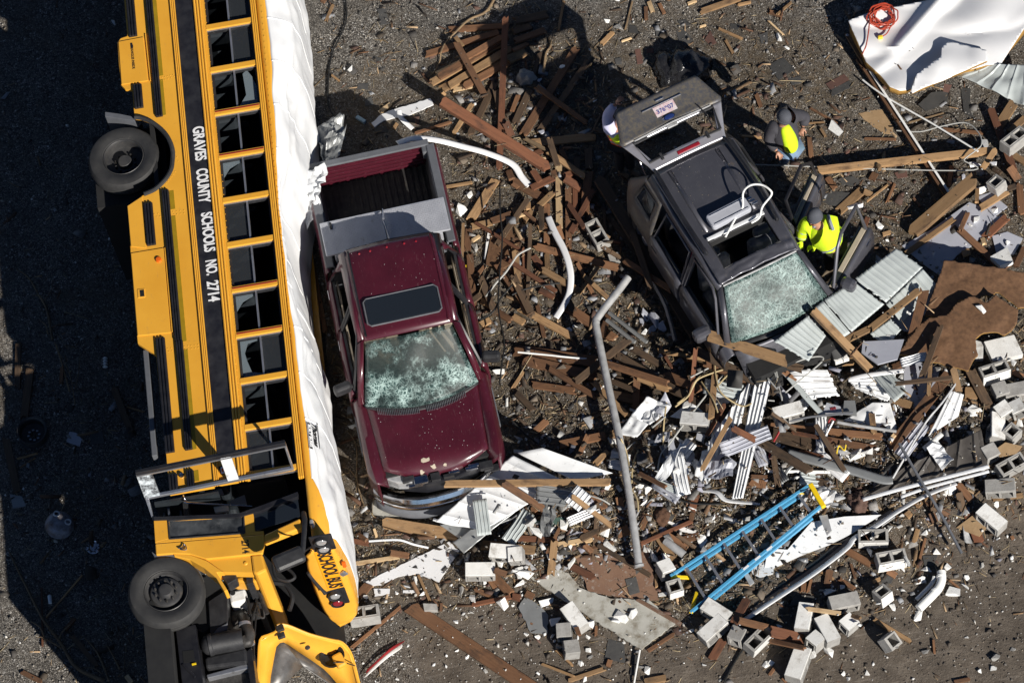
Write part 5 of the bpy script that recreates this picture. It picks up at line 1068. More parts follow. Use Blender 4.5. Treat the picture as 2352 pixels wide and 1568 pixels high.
for s_, k in (('L', .55), ('R', .55)):
    a = J['sh'+s_].lerp(J['chest'], .35); n_ = Vector((0, 0, 1)); MB().tube(smoothpts([a+Vector((.02, -.12, .13)), a+Vector((0, 0, .165)), a+Vector((0, .13, .11)), a.lerp(J['pelvis'], .5)+Vector((0, .17, .03))], 4), .024, 6).build('reflective_band', refl, jk2, True)
# third person half under the raised tailgate
Ew = lambda x, y, z: WT('E', x-75, y+10, z)
J = dict(pelvis=Ew(300, 720, .92), chest=Ew(255, 610, 1.24), neck=Ew(270, 530, 1.44), head=Ew(300, 480, 1.58), shL=Ew(370, 560, 1.36), elL=Ew(420, 480, 1.42), wrL=Ew(430, 400, 1.60), shR=Ew(170, 600, 1.36), elR=Ew(150, 455, 1.50), wrR=Ew(240, 345, 1.66),
         hipL=Ew(350, 740, .86), hipR=Ew(260, 740, .86), knL=Ew(380, 880, .48), knR=Ew(280, 890, .48), footL=Ew(400, 1040, .06), footR=Ew(290, 1050, .06))
pr3, jk3, bd3, of3 = figure('person', 'person in orange trimmed safety vest reaching up under the raised tailgate', J, CX*.6-CY*.6, 'pale_top', shirtw, dtrou)
cP, pP = J['chest'], J['pelvis']
skinmesh('safety_vest', [[(pP.lerp(cP, 0.), (.20, .165)), (pP.lerp(cP, .5), (.205, .17)), (cP, (.22, .18)), (cP.lerp(J['shR'], .75), .13)], [(cP, (.22, .18)), (cP.lerp(J['shL'], .75), .13)]], hiv, pr3)
band(pP, cP, .35, .45, (.213, .178), pr3, ora, of3); band(pP, cP, .47, .60, (.215, .18), pr3, refl, of3); band(pP, cP, .62, .72, (.213, .178), pr3, ora, of3)
# ------------------------------------------------------------------ debris helpers
LM_ = [(282, 370, 'the bus rear wheel'), (79, 999, 'the loose steel rim'), (136, 1200, 'the rusty tank end'), (215, 1258, 'the silver hub cap'), (200, 1480, 'the long bare branch'), (60, 640, 'the gravel in the bus shadow'), (380, 1370, 'the bus front wheel'), (700, 1500, 'the tilted bus hood'), (770, 1330, 'the bus front cap'), (840, 1400, 'the broken grey cinder block'), (730, 900, 'the bus roof and the pickup'), (760, 330, 'the crumpled grey sheets'), (800, 130, 'the black cable on the gravel'), (930, 250, 'the torn white trim'), (1100, 160, 'the wide planks of the woodpile'), (1240, 200, 'the woodpile and its split board'), (1130, 300, 'the propped reddish beam'), (1230, 400, 'the tan board by the woodpile'), (1290, 450, 'the clean pale new board'), (1370, 540, 'the grey two core block'), (1120, 600, 'the broken brown panel by the pickup'), (1230, 640, 'the tangle of boards beside the pickup'), (1290, 720, 'the lower white flashing'), (1170, 800, 'the pickup windscreen side'), (1350, 830, 'the brown boards by the bent pipe'), (1450, 700, 'the upper end of the bent pipe'), (1500, 780, 'the grey metal rails'), (1540, 600, 'the dark beam along the SUV'), (1420, 60, 'the gravel above the black bags'), (1580, 150, 'the black rubbish bags'), (1700, 120, 'the gravel behind the raised tailgate'), (1860, 250, 'the person by the SUV'), (1900, 160, 'the torn shingle'), (2100, 110, 'the torn white panel'), (2050, 330, 'the thin white rod'), (2230, 330, 'the far end of the long tan plank'), (2320, 330, 'the crossing reddish board'), (1930, 470, 'the open SUV doors'), (2170, 480, 'the wide tan beam'), (2130, 590, 'the lavender wallboard'), (2290, 560, 'the reddish board and lavender scraps'), (2200, 720, 'the large brown fibreboard'), (1990, 720, 'the ribbed sheets on the SUV nose'), (2060, 820, 'the lower end of the tan stud'), (2290, 870, 'the open white block'), (2290, 1000, 'the end of the blackened sheet'), (2300, 1120, 'the row of grey blocks'), (2180, 960, 'the propped white sheet'), (2130, 1060, 'the blackened ribbed sheet'), (1960, 920, 'the sooty white sheet'), (1880, 1010, 'the fuse box'), (1900, 1090, 'the bent grey channel'), (1740, 960, 'the upright ribbed sheets'), (1680, 830, 'the tangled wires'), (1600, 970, 'the diagonal beam'), (1540, 1060, 'the grey scraps below the white block'), (1420, 900, 'the middle of the bent pipe'), (1280, 1010, 'the nail plate board'), (1200, 1080, 'the bent white sheet before the pickup'), (1330, 1140, 'the tip of the bent white sheet'), (1250, 1220, 'the green tarp scrap'), (1000, 1230, 'the squared tan timber'), (960, 1310, 'the pointed white sheet'), (1110, 1310, 'the pointed sheet end'), (1180, 1380, 'the grey slab'), (1400, 1300, 'the rusty board'), (1420, 1420, 'the dirty grey board'), (1340, 1490, 'the large black shingle'), (1080, 1490, 'the large reddish board'), (920, 1500, 'the red and white banner'), (1530, 1250, 'the vent pipe'), (1560, 1370, 'the feet of the blue ladder'), (1700, 1260, 'the rungs of the blue ladder'), (1870, 1130, 'the yellow ladder cap'), (1650, 1440, 'the pair of white blocks'), (1720, 1500, 'the short reddish board on the mud'), (1830, 1440, 'the lone standing white block'), (1900, 1420, 'the cluster of white blocks'), (2010, 1260, 'the two open white blocks'), (2060, 1380, 'the slim tan stick on the mud'), (2140, 1340, 'the white pipe elbow'), (2230, 1210, 'the leaning reddish board'), (1960, 1340, 'the curved white gutter'), (2250, 1420, 'the scraped mud')]
def region(x, y): return 'near '+min(LM_, key=lambda q: (q[0]-x)**2+(q[1]-y)**2)[2]
WN = {'brown': 'brown', 'red_': 'reddish brown', 'tanw': 'tan', 'pale': 'pale', 'old': 'dark weathered', 'bark': 'bark covered'}
def board_mesh(L, w, t, jag, seed):
    r = random.Random(seed); n = 4
    def end(sg): return [(sg*(L/2-r.random()*jag), -w/2+w*i/(n-1)) for i in range(n)]
    a, b = end(1), end(-1); poly = a+b[::-1]
    return MB().prism(poly, -t/2, t/2)
SEED = [0]
def plank(t, x1, y1, x2, y2, w, mat, z=None, label=None, th=None, jag=None, put=True, roll=0):
    SEED[0] += 1; p1, p2 = D(t, x1, y1), D(t, x2, y2); sc_ = TT[t][2]; wm_ = max(.012, w*sc_/168); th = th or (.04 if wm_ > .07 else min(wm_, .035))
    if z: a, b = W(*p1, z[0]), W(*p2, z[1])
    else: a, b = rest(p1, p2, wm_, th)
    L = (b-a).length; c = (a+b)/2; rr = random.Random(SEED[0]*7+1)
    Mx = frame(c, b-a) @ Matrix.Rotation(roll+rr.uniform(-.06, .06), 4, 'X')
    o = board_mesh(L, wm_, th, min(L*.12, .02+.05*wm_/.1 if jag is None else jag), SEED[0]).build('board' if wm_ > .05 else 'stick', M_[mat], None, M=None)
    o.matrix_world = Mx
    if put: hbox(Mx, (L, wm_, th), 1.6)
    rg = region((p1[0]+p2[0])/2, (p1[1]+p2[1])/2); size = 'long' if L > 1.1 else 'short' if L < .45 else 'mid length'
    tag(o, label or '%s %s%s %s %s' % (size, 'narrow ' if .05 < wm_ < .075 else 'wide ' if wm_ > .11 else '', WN[mat], 'board' if wm_ > .05 else 'stick of wood', rg), 'board' if wm_ > .05 else 'stick', 'loose wood '+rg)
    return o
def planks(t, L):
    for q in L: plank(t, *q[:6], **(q[6] if len(q) > 6 else {}))
def slab(t, pts, mat, name, label, cat, th=.02, z=None, jag=0., group=None, off=0., put=True):
    px = [D(t, *p) for p in pts]; r = random.Random(len(bpy.data.objects))
    if z is None:
        cx, cy = sum(p[0] for p in px)/len(px), sum(p[1] for p in px)/len(px); hs = []
        for k in range(60):
            i = r.randrange(len(px)); u = r.random(); q = W(cx+(px[i][0]-cx)*u, cy+(px[i][1]-cy)*u, .1); hs.append((q.x, q.y, float(hget(q.x, q.y))))
        A = np.array([(a, b, 1) for a, b, _ in hs]); h = np.array([c for *_, c in hs]); co = np.linalg.lstsq(A, h, rcond=None)[0]; co[:2] = np.clip(co[:2], -.15, .15)
        co[2] = np.quantile(h-A[:, :2] @ co[:2], .88); zf = lambda p: 0
        W3 = []
        for p in px:
            zz = .1
            for _ in range(4): q = W(*p, zz); zz = co[0]*q.x+co[1]*q.y+co[2]+th+off
            W3.append(W(*p, zz))
    else: W3 = [W(*p, zz) for p, zz in zip(px, z if isinstance(z, (list, tuple)) else [z]*len(px))]
    c = sum(W3, Vector())/len(W3); n = Vector()
    for a, b in zip(W3, W3[1:]+W3[:1]): n += (a-c).cross(b-c)
    n.normalize(); n = n if n.z > 0 else -n; Mx = frame(c, Vector((1, 0, 0))-n*n.x, n); I = Mx.inverted(); P = [(I @ q).to_2d() for q in W3]
    if jag:
        Q = []
        for a, b in zip(P, P[1:]+P[:1]):
            k = max(1, int((b-a).length/.05)); nn = Vector((-(b-a).y, (b-a).x)).normalized()
            Q += [a.lerp(b, i/k)+nn*(r.uniform(-jag, jag) if i else 0) for i in range(k)]
        P = Q
    o = MB().prism([tuple(p) for p in P], -th, 0).build(name, M_[mat] if isinstance(mat, str) else mat); o.matrix_world = Mx; tag(o, label, cat, group)
    if put:
        xs = [p[0] for p in P]; ys = [p[1] for p in P]; pts_ = []
        P2 = [tuple(p) for p in P]
        for x in np.arange(min(xs), max(xs), .018):
            cr = []
            for (ax_, ay_), (bx_, by_) in zip(P2, P2[1:]+P2[:1]):
                if (ax_ <= x) != (bx_ <= x): cr.append(ay_+(by_-ay_)*(x-ax_)/(bx_-ax_))
            cr.sort()
            for a, b in zip(cr[::2], cr[1::2]): pts_ += [tuple(Mx @ Vector((x, y, 0))) for y in np.arange(a, b, .018)]
        if pts_: q = np.array(pts_); q[:, 2] = np.minimum(q[:, 2], 1.6); hput(q)
    return o
def inpoly(x, y, P):
    c = False; n = len(P)
    for i in range(n):
        a, b = P[i], P[(i+1) % n]
        if (a[1] > y) != (b[1] > y) and x < (b[0]-a[0])*(y-a[1])/(b[1]-a[1])+a[0]: c = not c
    return c
def sheet(t, quad, z, mat, name, label, ribs=0, rh=.018, crum=.02, n=(30, 40), along=0, tear=0., group=None, sharp=6., edge_only=0, cscale=2.5, folds=(), hputz=True, cat='metal sheet'):
    """corrugated or crumpled sheet between four pixel corners (a, b, c, d) at heights z; ribs run a->b (along=0) or a->d (along=1)"""
    Wq = [W(*D(t, *p), zz) for p, zz in zip(quad, z)]; c = sum(Wq, Vector())/4; sd = random.Random(len(bpy.data.objects)).uniform(0, 50)
    nr = ((Wq[1]-Wq[0]).cross(Wq[3]-Wq[0])).normalized(); nr = nr if nr.z > 0 else -nr; G = []
    for i in range(n[0]+1):
        row = []; s = i/n[0]
        for j in range(n[1]+1):
            u = j/n[1]; p = Wq[0].lerp(Wq[1], u).lerp(Wq[3].lerp(Wq[2], u), s); k = s if along == 0 else u
            rib = 0
            if ribs: ph = (k*ribs) % 1; rib = rh*(max(0, 1-abs(ph-.5)*sharp)*1.0)
            q = p-c; d = crum*(noise.noise((q.x*cscale+sd, q.y*cscale, sd))+.5*noise.noise((q.x*cscale*2.7, q.y*cscale*2.7+sd, 2))+.9*abs(noise.noise((q.x*cscale*.8+sd, q.y*cscale*.8, 7)))) 
            for (fa, fu, fw, fh) in folds: d += fh*math.exp(-(((s if fa == 0 else u)-fu)/fw)**2)
            row.append(q+nr*(rib+d))
        G.append(row)
    def keep(i, j):
        if not tear: return True
        s, u = (i+.5)/n[0], (j+.5)/n[1]; e = min(s, 1-s, u, 1-u); return e > tear*(.5+noise.noise((s*9+sd, u*9, 1)))
    o = MB().grid(G, keep=keep).build(name, M_[mat] if isinstance(mat, str) else mat, None, n[0] > 5, solid=.004, ang=28, clean=bool(tear)); o.matrix_world = Matrix.Translation(c); tag(o, label, cat, group)
    if hputz: hput(np.array([tuple(Vector(p)+c-nr*.0) for r_ in G for p in r_]))
    return o
def ribbon(t, pts, w, z, mat, name, label, cat, th=.006, tilt=0.):
    P = smoothpts([W(*D(t_, x, y), zz) for (t_, x, y), zz in zip(pts, z)], 8); c = sum(P, Vector())/len(P); G = []
    for i, p in enumerate(P):
        d = (P[min(i+1, len(P)-1)]-P[max(i-1, 0)]).normalized(); sd = d.cross(Vector((0, 0, 1))).normalized(); up = Vector((0, 0, 1)); sd = (sd*math.cos(tilt)+up*math.sin(tilt))
        G.append([p-c+sd*w/2*k+up*(.006*(1-k*k)) for k in (-1, -.5, 0, .5, 1)])
    o = MB().grid(G).build(name, M_[mat], None, True, solid=th); o.matrix_world = Matrix.Translation(c); return tag(o, label, cat)
def wirething(pts, r, mat, name, label, cat, k=7, n=6, group=None):
    P = smoothpts([WT(t, x, y, z) for t, x, y, z in pts], k); c = P[len(P)//2].copy()
    o = MB().tube([p-c for p in P], r, n).build(name, M_[mat], None, True); o.matrix_world = Matrix.Translation(c); return tag(o, label, cat, group)
def lay(t, pts, up=.02): # pixel path draped on what lies there
    out = []
    for x, y in pts: p = hat(*D(t, x, y)); out.append((t, x, y, p.z+up))
    return out
# hollow concrete block: x .40, y .20, z .20 (cores along z); outer faces +-y painted
def block_mesh(broken=0):
    m = MB(); L, Wd, H, wl = .40, .20, .20, .032
    m.box((0, Wd/2-wl/2, 0), (L, wl, H)); m.box((0, -Wd/2+wl/2, 0), (L, wl, H))
    for x in ((-L/2+wl/2), 0, (L/2-wl/2)): m.box((x, 0, 0), (wl, Wd-2*wl, H))
    return m
def half_mesh():
    m = MB(); L, Wd, H, wl = .20, .20, .20, .032
    m.box((0, Wd/2-wl/2, 0), (L, wl, H)); m.box((0, -Wd/2+wl/2, 0), (L, wl, H))
    for x in ((-L/2+wl/2), (L/2-wl/2)): m.box((x, 0, 0), (wl, Wd-2*wl, H))
    return m
def cmu_mesh():   # outer shell as one welded body with real cores
    def ring(L, Wd, cores):
        bm = bmesh.new(); xs = [-L/2]; 
        for a, b in cores: xs += [a, b]
        xs.append(L/2); ys = [-Wd/2, -Wd/2+.034, Wd/2-.034, Wd/2]; V = {}
        for k, z in enumerate((-.1, .1)):
            for i, x in enumerate(xs):
                for j, y in enumerate(ys): V[i, j, k] = bm.verts.new((x, y, z))
        nx, ny = len(xs), len(ys)
        for i in range(nx-1):
            for j in range(ny-1):
                core = j == 1 and i % 2 == 1
                if not core:
                    bm.faces.new((V[i, j, 0], V[i, j+1, 0], V[i+1, j+1, 0], V[i+1, j, 0])); bm.faces.new((V[i, j, 1], V[i+1, j, 1], V[i+1, j+1, 1], V[i, j+1, 1]))
                else:
                    for (a, b) in (((i, j), (i+1, j)), ((i+1, j), (i+1, j+1)), ((i+1, j+1), (i, j+1)), ((i, j+1), (i, j))): bm.faces.new((V[a[0], a[1], 0], V[b[0], b[1], 0], V[b[0], b[1], 1], V[a[0], a[1], 1]))
        for i in range(nx-1):
            for j in (0, ny-1): f = (V[i, j, 0], V[i+1, j, 0], V[i+1, j, 1], V[i, j, 1]); bm.faces.new(f if j == 0 else f[::-1]).material_index = 1 if j == 0 else 2
        for j in range(ny-1):
            for i in (0, nx-1): f = (V[i, j, 0], V[i, j, 1], V[i, j+1, 1], V[i, j+1, 0]); bm.faces.new(f if i == 0 else f[::-1])
        me = bpy.data.meshes.new('cinder_block'); bm.to_mesh(me); bm.free(); return me
    return ring(.40, .20, [(-.165, -.02), (.02, .165)]), ring(.20, .20, [(-.065, .065)])
CM = {}
def blockmesh(kind, paint):
    k = (kind, paint)
    if k not in CM:
        me = cmu_mesh()[0 if kind == 'full' else 1]
        for m_ in (M_['conc'], M_['blockw'] if paint in 'ab' else M_['conc'], M_['blockw'] if paint == 'b' else M_['conc']): me.materials.append(m_)
        CM[k] = me
    return CM[k]
def block(t, x, y, x2, y2, pose, paint='a', kind='full', label=None, z=None, tilt=(0, 0), scale=1.0):
    """(x, y) centre pixel, (x2, y2) pixel in the direction of the long side; pose: 'face' painted face up, 'core' cores up, 'end' end up, 'side' lying on the painted face"""
    p = hat(*D(t, x, y)); q = W(*D(t, x2, y2), p.z); hz_ = .1
    c = W(*D(t, x, y), p.z*.75+.14 if z is None else z); dr = Vector((q.x-p.x, q.y-p.y, 0)).normalized()
    F = frame((0, 0, 0), dr); r_ = random.Random(int(x*3+y)); tilt = (tilt[0]+r_.uniform(-.16, .16), tilt[1]+r_.uniform(-.16, .16))
    if pose == 'face': Rl = Matrix.Rotation(-math.pi/2, 4, 'X')      # -y face up
    elif pose == 'core': Rl = Matrix.Identity(4)
    elif pose == 'end': Rl = Matrix.Rotation(math.pi/2, 4, 'Y')
    else: Rl = Matrix.Rotation(math.pi/2, 4, 'X')
    Mx = Matrix.Translation(c) @ Matrix.Rotation(tilt[0], 4, 'X') @ Matrix.Rotation(tilt[1], 4, 'Y') @ F @ Rl @ Matrix.Scale(scale, 4)
    o = bpy.data.objects.new('cinder_block', blockmesh(kind, paint)); COL.objects.link(o); o.matrix_world = Mx
    b = o.modifiers.new('b', 'BEVEL'); b.width = .006; b.segments = 1
    px = D(t, x, y); how = {'face': 'face up', 'core': 'cores up', 'end': 'on end', 'side': 'on its side'}[pose]
    tag(o, label or '%s %s %s %s' % ('white painted' if paint in 'ab' else 'grey', 'cinder block' if kind == 'full' else 'half cinder block', how, region(*px)), 'cinder block', 'cinder blocks '+region(*px))
    hbox(Mx, (.4 if kind == 'full' else .2, .2, .2)); return o
def chunk(t, x, y, s, mat, name='rubble_chunk', cat='rubble', what=None, flat=.55, label=None):
    SEED[0] += 1; r = random.Random(SEED[0]*3+5); sm = s*TT[t][2]/168; p = hat(*D(t, x, y))
    bm = bmesh.new()
    for k in range(11): bm.verts.new((r.uniform(-.55, .55), r.uniform(-.55, .55), r.uniform(-.5, .5)*flat))
    h_ = bmesh.ops.convex_hull(bm, input=bm.verts); bmesh.ops.delete(bm, geom=[v for v in bm.verts if not v.link_faces], context='VERTS')
    me = bpy.data.meshes.new(name); bm.to_mesh(me); bm.free(); me.materials.append(M_[mat]); o = bpy.data.objects.new(name, me); COL.objects.link(o)
    Mx = Matrix.Translation((p.x, p.y, p.z+sm*flat*.3)) @ Matrix.Rotation(r.uniform(0, 6.3), 4, 'Z') @ Matrix.Diagonal((sm*r.uniform(.9, 1.4), sm*r.uniform(.6, 1), sm, 1)); o.matrix_world = Mx
    px = D(t, x, y); tag(o, label or '%s %s %s' % ('tiny' if sm < .05 else 'small' if sm < .1 else 'large', {'foam': 'white foam fragment', 'conc': 'grey concrete fragment', 'blockw': 'white block fragment'}.get(mat, what or 'pale fragment'), region(*px)), cat, '%s %s' % (name.replace('_', ' ')+'s', region(*px))); return o
# ------------------------------------------------------------------ debris, from the bottom up
# -- dark ground left of the bus
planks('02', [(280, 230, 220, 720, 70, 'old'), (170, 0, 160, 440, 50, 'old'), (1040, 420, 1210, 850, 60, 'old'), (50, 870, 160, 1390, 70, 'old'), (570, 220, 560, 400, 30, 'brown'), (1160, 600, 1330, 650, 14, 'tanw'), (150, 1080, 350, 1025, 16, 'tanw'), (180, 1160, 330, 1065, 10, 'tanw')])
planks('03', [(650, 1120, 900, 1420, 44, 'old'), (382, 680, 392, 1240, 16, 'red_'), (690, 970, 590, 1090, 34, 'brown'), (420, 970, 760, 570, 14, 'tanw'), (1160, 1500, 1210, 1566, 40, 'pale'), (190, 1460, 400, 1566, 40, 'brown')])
def branch(pts, t, r, label, twigs=()):
    P = lay(t, pts, .03); P = [WT(*p) for p in P]; c = P[0].copy(); S = smoothpts([p-c for p in P], 6); n_ = len(S)
    e = thing('branch', label, 'branch', Matrix.Translation(c)); MB().tube(S, [r*(1-.7*i/n_) for i in range(n_)], 7).build('stem', M_['bark'], e, True)
    for tw in twigs:
        Q = smoothpts([WT(*p)-c for p in lay(t, tw, .05)], 5); MB().tube(Q, [r*.45*(1-.6*i/len(Q)) for i in range(len(Q))], 6).build('twig', M_['bark'], e, True)
branch([(950, 1545), (700, 1420), (560, 1200), (400, 990), (250, 700), (150, 500), (80, 350)], '03', .03, 'long bare branch lying on the gravel ahead of the bus wheel', [[(560, 1240), (400, 1150), (340, 1150)], [(420, 1180), (370, 1060), (280, 1000)], [(540, 1170), (570, 1100), (640, 1030)]])
branch([(1000, 1545), (900, 1300), (780, 1150)], '03', .018, 'thin forked twig beside the bus front wheel shadow', [[(940, 1480), (860, 1430), (770, 1425)]])
branch([(1100, 1440), (1030, 1300), (980, 1220)], '03', .015, 'short bare twig near the front wheel of the bus', [[(1080, 1510), (1140, 1430), (1140, 1200)]])
branch([(480, 1550), (430, 1280), (350, 1130), (260, 980), (150, 905)], '01', .02, 'dark branch in the bus shadow beside the compartment doors', [[(400, 1200), (470, 1100), (480, 1000)], [(440, 1500), (420, 1420), (360, 1370)]])
branch([(640, 460), (560, 180), (500, 0)], '02', .014, 'slender bare twig above the loose steel rim', [[(690, 440), (720, 300), (740, 100)], [(690, 580), (640, 300), (540, 100)]])
p = hat(*D('02', 315, 870)); e = thing('wheel_rim', 'bare dark steel wheel rim lying on the gravel in the bus shadow', 'wheel rim', Matrix.Translation(p) @ Matrix.Rotation(.12, 4, 'X'))
MB().lathe([(.205, 0), (.21, .02), (.195, .03), (.185, .06), (.185, .18), (.20, .2), (.205, .215), (.195, .215), (.175, .19), (.17, .05), (.10, .035), (.05, .035), (.05, .03), (.18, .02), (.205, 0)], 36).build('barrel', M_['wheel'], e, True, ang=30)
for k in range(8): a = k*math.pi/4; MB().box((.075*math.cos(a), .075*math.sin(a), .04), (.03, .02, .012), None).build('stud_plate', M_['alu'], e)
slab('02', [(640, 825), (700, 838), (752, 895), (732, 962), (610, 918)], 'sheetl', 'panel_scrap', 'pale five sided panel piece lying in the bus shadow', 'panel', .015); slab('02', [(820, 840), (940, 820), (960, 930), (840, 942)], 'shingle', 'shingle', 'dark square shingle lying in the bus shadow', 'shingle', .012)
slab('02', [(90, 1400), (200, 1420), (240, 1510), (120, 1530)], 'sheetb', 'panel_scrap', 'grey panel corner near the small sunlit patch', 'panel', .015)
p = hat(*D('02', 970, 210)); e = thing('insulator', 'ribbed white ceramic insulator lying in the bus shadow', 'insulator', frame((p.x, p.y, p.z+.035), (.1, 1, 0)))
for k in range(4): MB().tube([(-.07+.045*k, 0, 0), (-.062+.045*k, 0, 0), (-.045+.045*k, 0, 0)], [.014, .036, .02], 14).build('disc', M_['pvc'], e, True)
p = hat(*D('03', 545, 130)); e = thing('tank_end', 'rusty white tank end with two round ports on the gravel', 'tank', Matrix.Translation(p) @ Matrix.Rotation(.3, 4, 'Y'))
MB().lathe([(.20, 0), (.195, .06), (.17, .12), (.11, .16), (0, .175)], 28).build('dome', pm('rusty_white_enamel', (.34, .36, .42), (.3, .32, .36), 4, rough=.4, dirt=(.11, .065, .045), damt=.5, dscale=4), e, True)
for x, y in ((-.05, .10), (.09, -.03)): MB().lathe([(.03, 0), (.045, 0), (.045, .05), (.03, .05), (.028, .0)], 18, Matrix.Translation((x, y, .13))).build('port', M_['sheetw'], e, True, ang=30); MB().lathe([(0, 0), (.03, 0)], 14, Matrix.Translation((x, y, .16))).build('port_hole', M_['ink'], e)
p = hat(*D('03', 862, 328)); e = thing('hub_cap', 'silver slotted hub cap lying on the ground in the bus shadow', 'hub cap', Matrix.Translation(p)); MB().lathe([(.105, 0), (.10, .02), (.08, .03), (.05, .026), (.045, .045), (0, .05)], 28).build('dish', M_['chrome'], e, True, ang=25)
for k in range(9): a = k*2*math.pi/9; MB().box((0, 0, 0), (.028, .012, .008), Matrix.Translation((.078*math.cos(a), .078*math.sin(a), .031)) @ Matrix.Rotation(a, 4, 'Z')).build('slot', M_['ink'], e)
p = hat(*D('03', 462, 810)); o = MB().tube([(0, -.06, .03), (0, .055, .03), (0, .062, .03)], [.024, .028, .02], 14).build('drink_can', M_['foam'], None, True); o.matrix_world = Matrix.Translation(p); tag(o, 'small white drink can lying at the edge of the bus shadow', 'can')
chunk('00', 1040, 222, 60, 'foam', what='pale lump'); chunk('01', 510, 362, 36, 'sheetb', what='grey lump'); chunk('02', 828, 980, 24, 'foam'); chunk('02', 215, 1355, 28, 'foam')
# -- top centre: woodpile behind the pickup
planks('10', [(1760, 275, 2351, 240, 60, 'brown'), (1535, 510, 2260, 290, 62, 'brown'), (1640, 690, 1900, 560, 42, 'pale'), (1600, 770, 2300, 380, 72, 'tanw'), (1690, 830, 2351, 500, 80, 'tanw'), (1800, 825, 2040, 770, 60, 'pale'), (1960, 1250, 2210, 740, 60, 'old'), (1710, 850, 1740, 880, 30, 'tanw'), (2200, 820, 2290, 1200, 60, 'old'), (1830, 340, 1900, 430, 40, 'tanw'), (1660, 720, 2330, 330, 70, 'brown'), (1760, 800, 2351, 440, 76, 'tanw'), (1900, 800, 2351, 560, 70, 'brown'), (1880, 560, 2280, 330, 60, 'brown')])
planks('20', [(0, 200, 350, 130, 80, 'old'), (0, 300, 190, 240, 70, 'old'), (0, 390, 330, 270, 60, 'brown'), (-60, 560, 150, 470, 90, 'tanw'), (0, 470, 150, 400, 40, 'brown'), (170, 820, 20, 1150, 62, 'old'), (60, 870, 0, 1030, 40, 'brown'), (260, 480, 190, 720, 40, 'old'), (130, 1325, 780, 1255, 82, 'tanw'), (720, 540, 240, 1230, 62, 'old'), (700, 1350, 710, 1568, 70, 'old'), (600, 1450, 590, 1568, 60, 'old'), (450, 1380, 500, 1480, 46, 'brown'), (200, 1420, 300, 1380, 50, 'red_')])
planks('10', [(1840, 395, 2110, 895, 62, 'brown', dict(label='brown post lying across the planks of the woodpile')), (2292, 150, 2235, 1568, 58, 'red_', dict(label='tall reddish post lying straight down through the woodpile')), (1810, 1240, 1990, 950, 40, 'tanw'), (2290, 1120, 2351, 1260, 70, 'red_'), (640, 205, 710, 40, 26, 'tanw'), (1140, 1030, 1245, 955, 40, 'pale'), (1260, 1190, 1300, 1130, 26, 'tanw'), (1450, 1230, 1800, 1120, 24, 'brown'), (690, 690, 770, 750, 20, 'tanw'), (600, 0, 640, 20, 40, 'brown')])
planks('20', [(605, 425, 100, 1245, 76, 'brown', dict(label='brown board with a pale split end leaning out of the woodpile')), (820, 410, 935, 290, 42, 'tanw'), (1255, 10, 1295, 120, 42, 'pale'), (1705, 120, 2110, -20, 56, 'tanw', dict(label='splintered tan board near the black bags', jag=.12)), (1610, 40, 1700, 5, 24, 'pale'), (1890, 260, 2120, 362, 22, 'tanw'), (1960, 370, 2035, 500, 26, 'tanw'), (480, 0, 425, 290, 24, 'tanw'), (1230, 60, 1235, 190, 34, 'brown'), (1350, 30, 1400, 130, 34, 'brown'), (1000, 385, 1100, 350, 16, 'pale'), (1040, 280, 1110, 0, 14, 'bark'), (1720, 250, 1785, 232, 18, 'pale'), (2070, 50, 2200, 20, 24, 'tanw'), (2240, 860, 2290, 990, 40, 'brown'), (2100, 1250, 2300, 1265, 20, 'tanw'), (730, 1230, 820, 1040, 14, 'old'), (100, 1265, 410, 1432, 34, 'bark')])
plank('d', 1008, 229, 1262, 388, 24, 'red_', z=(.55, .30), label='long reddish beam propped over the woodpile behind the pickup', th=.09)
plank('d', 1283, 362, 1285, 526, 15, 'pale', label='clean pale new board among the dark planks')
branch([(2190, -10), (2110, 110), (1960, 180), (1860, 270), (1740, 400), (1700, 480), (1690, 560), (1640, 660), (1580, 705)], '10', .02, 'curved bare branch arching over the woodpile')
branch([(290, 670), (310, 500), (355, 420), (330, 330), (300, 300)], '20', .022, 'crooked debarked limb among the woodpile boards', [[(355, 420), (370, 330), (390, 250)]])
# -- between pickup and SUV
slab('21', [(0, 575), (70, 650), (45, 790), (100, 960), (0, 990), (-90, 950), (-80, 700)], 'ply', 'panel_scrap', 'reddish brown panel piece half buried between pickup and SUV', 'panel', .015)
slab('11', [(2160, 580), (2351, 540), (2390, 700), (2351, 850), (2260, 900), (2110, 860)], 'ply', 'panel_scrap', 'broken brown panel standing flat beside the pickup doors', 'panel', .02)
planks('21', [(870, 400, 1260, 900, 50, 'old'), (0, 95, 320, 275, 82, 'brown'), (170, 165, 392, 62, 60, 'red_'), (470, 55, 612, 0, 52, 'red_'), (580, 60, 582, 560, 46, 'red_'), (472, 62, 640, 172, 72, 'red_'), (518, 150, 522, 725, 56, 'brown'), (322, 300, 320, 685, 56, 'brown'), (90, 475, 385, 195, 52, 'tanw'), (0, 385, 142, 312, 72, 'tanw'), (-20, 442, 152, 392, 24, 'pale'), (180, 770, 345, 970, 62, 'red_'), (112, 700, 122, 950, 42, 'red_'), (172, 480, 142, 1190, 32, 'old'), (590, 830, 742, 1130, 36, 'brown'), (240, 1090, 395, 1170, 52, 'red_'), (500, 1250, 960, 1560, 92, 'brown'), (0, 1335, 115, 1400, 62, 'tanw'), (320, 760, 330, 920, 46, 'tanw'), (420, 500, 460, 640, 52, 'brown'), (400, 540, 300, 480, 40, 'brown'), (890, 640, 1000, 670, 22, 'red_'), (250, 490, 270, 560, 40, 'tanw'), (150, 290, 150, 360, 40, 'tanw'), (620, 200, 830, 330, 40, 'old'), (840, 340, 880, 800, 24, 'old'), (190, 0, 260, 110, 60, 'red_'), (0, 120, 60, 160, 40, 'brown')])
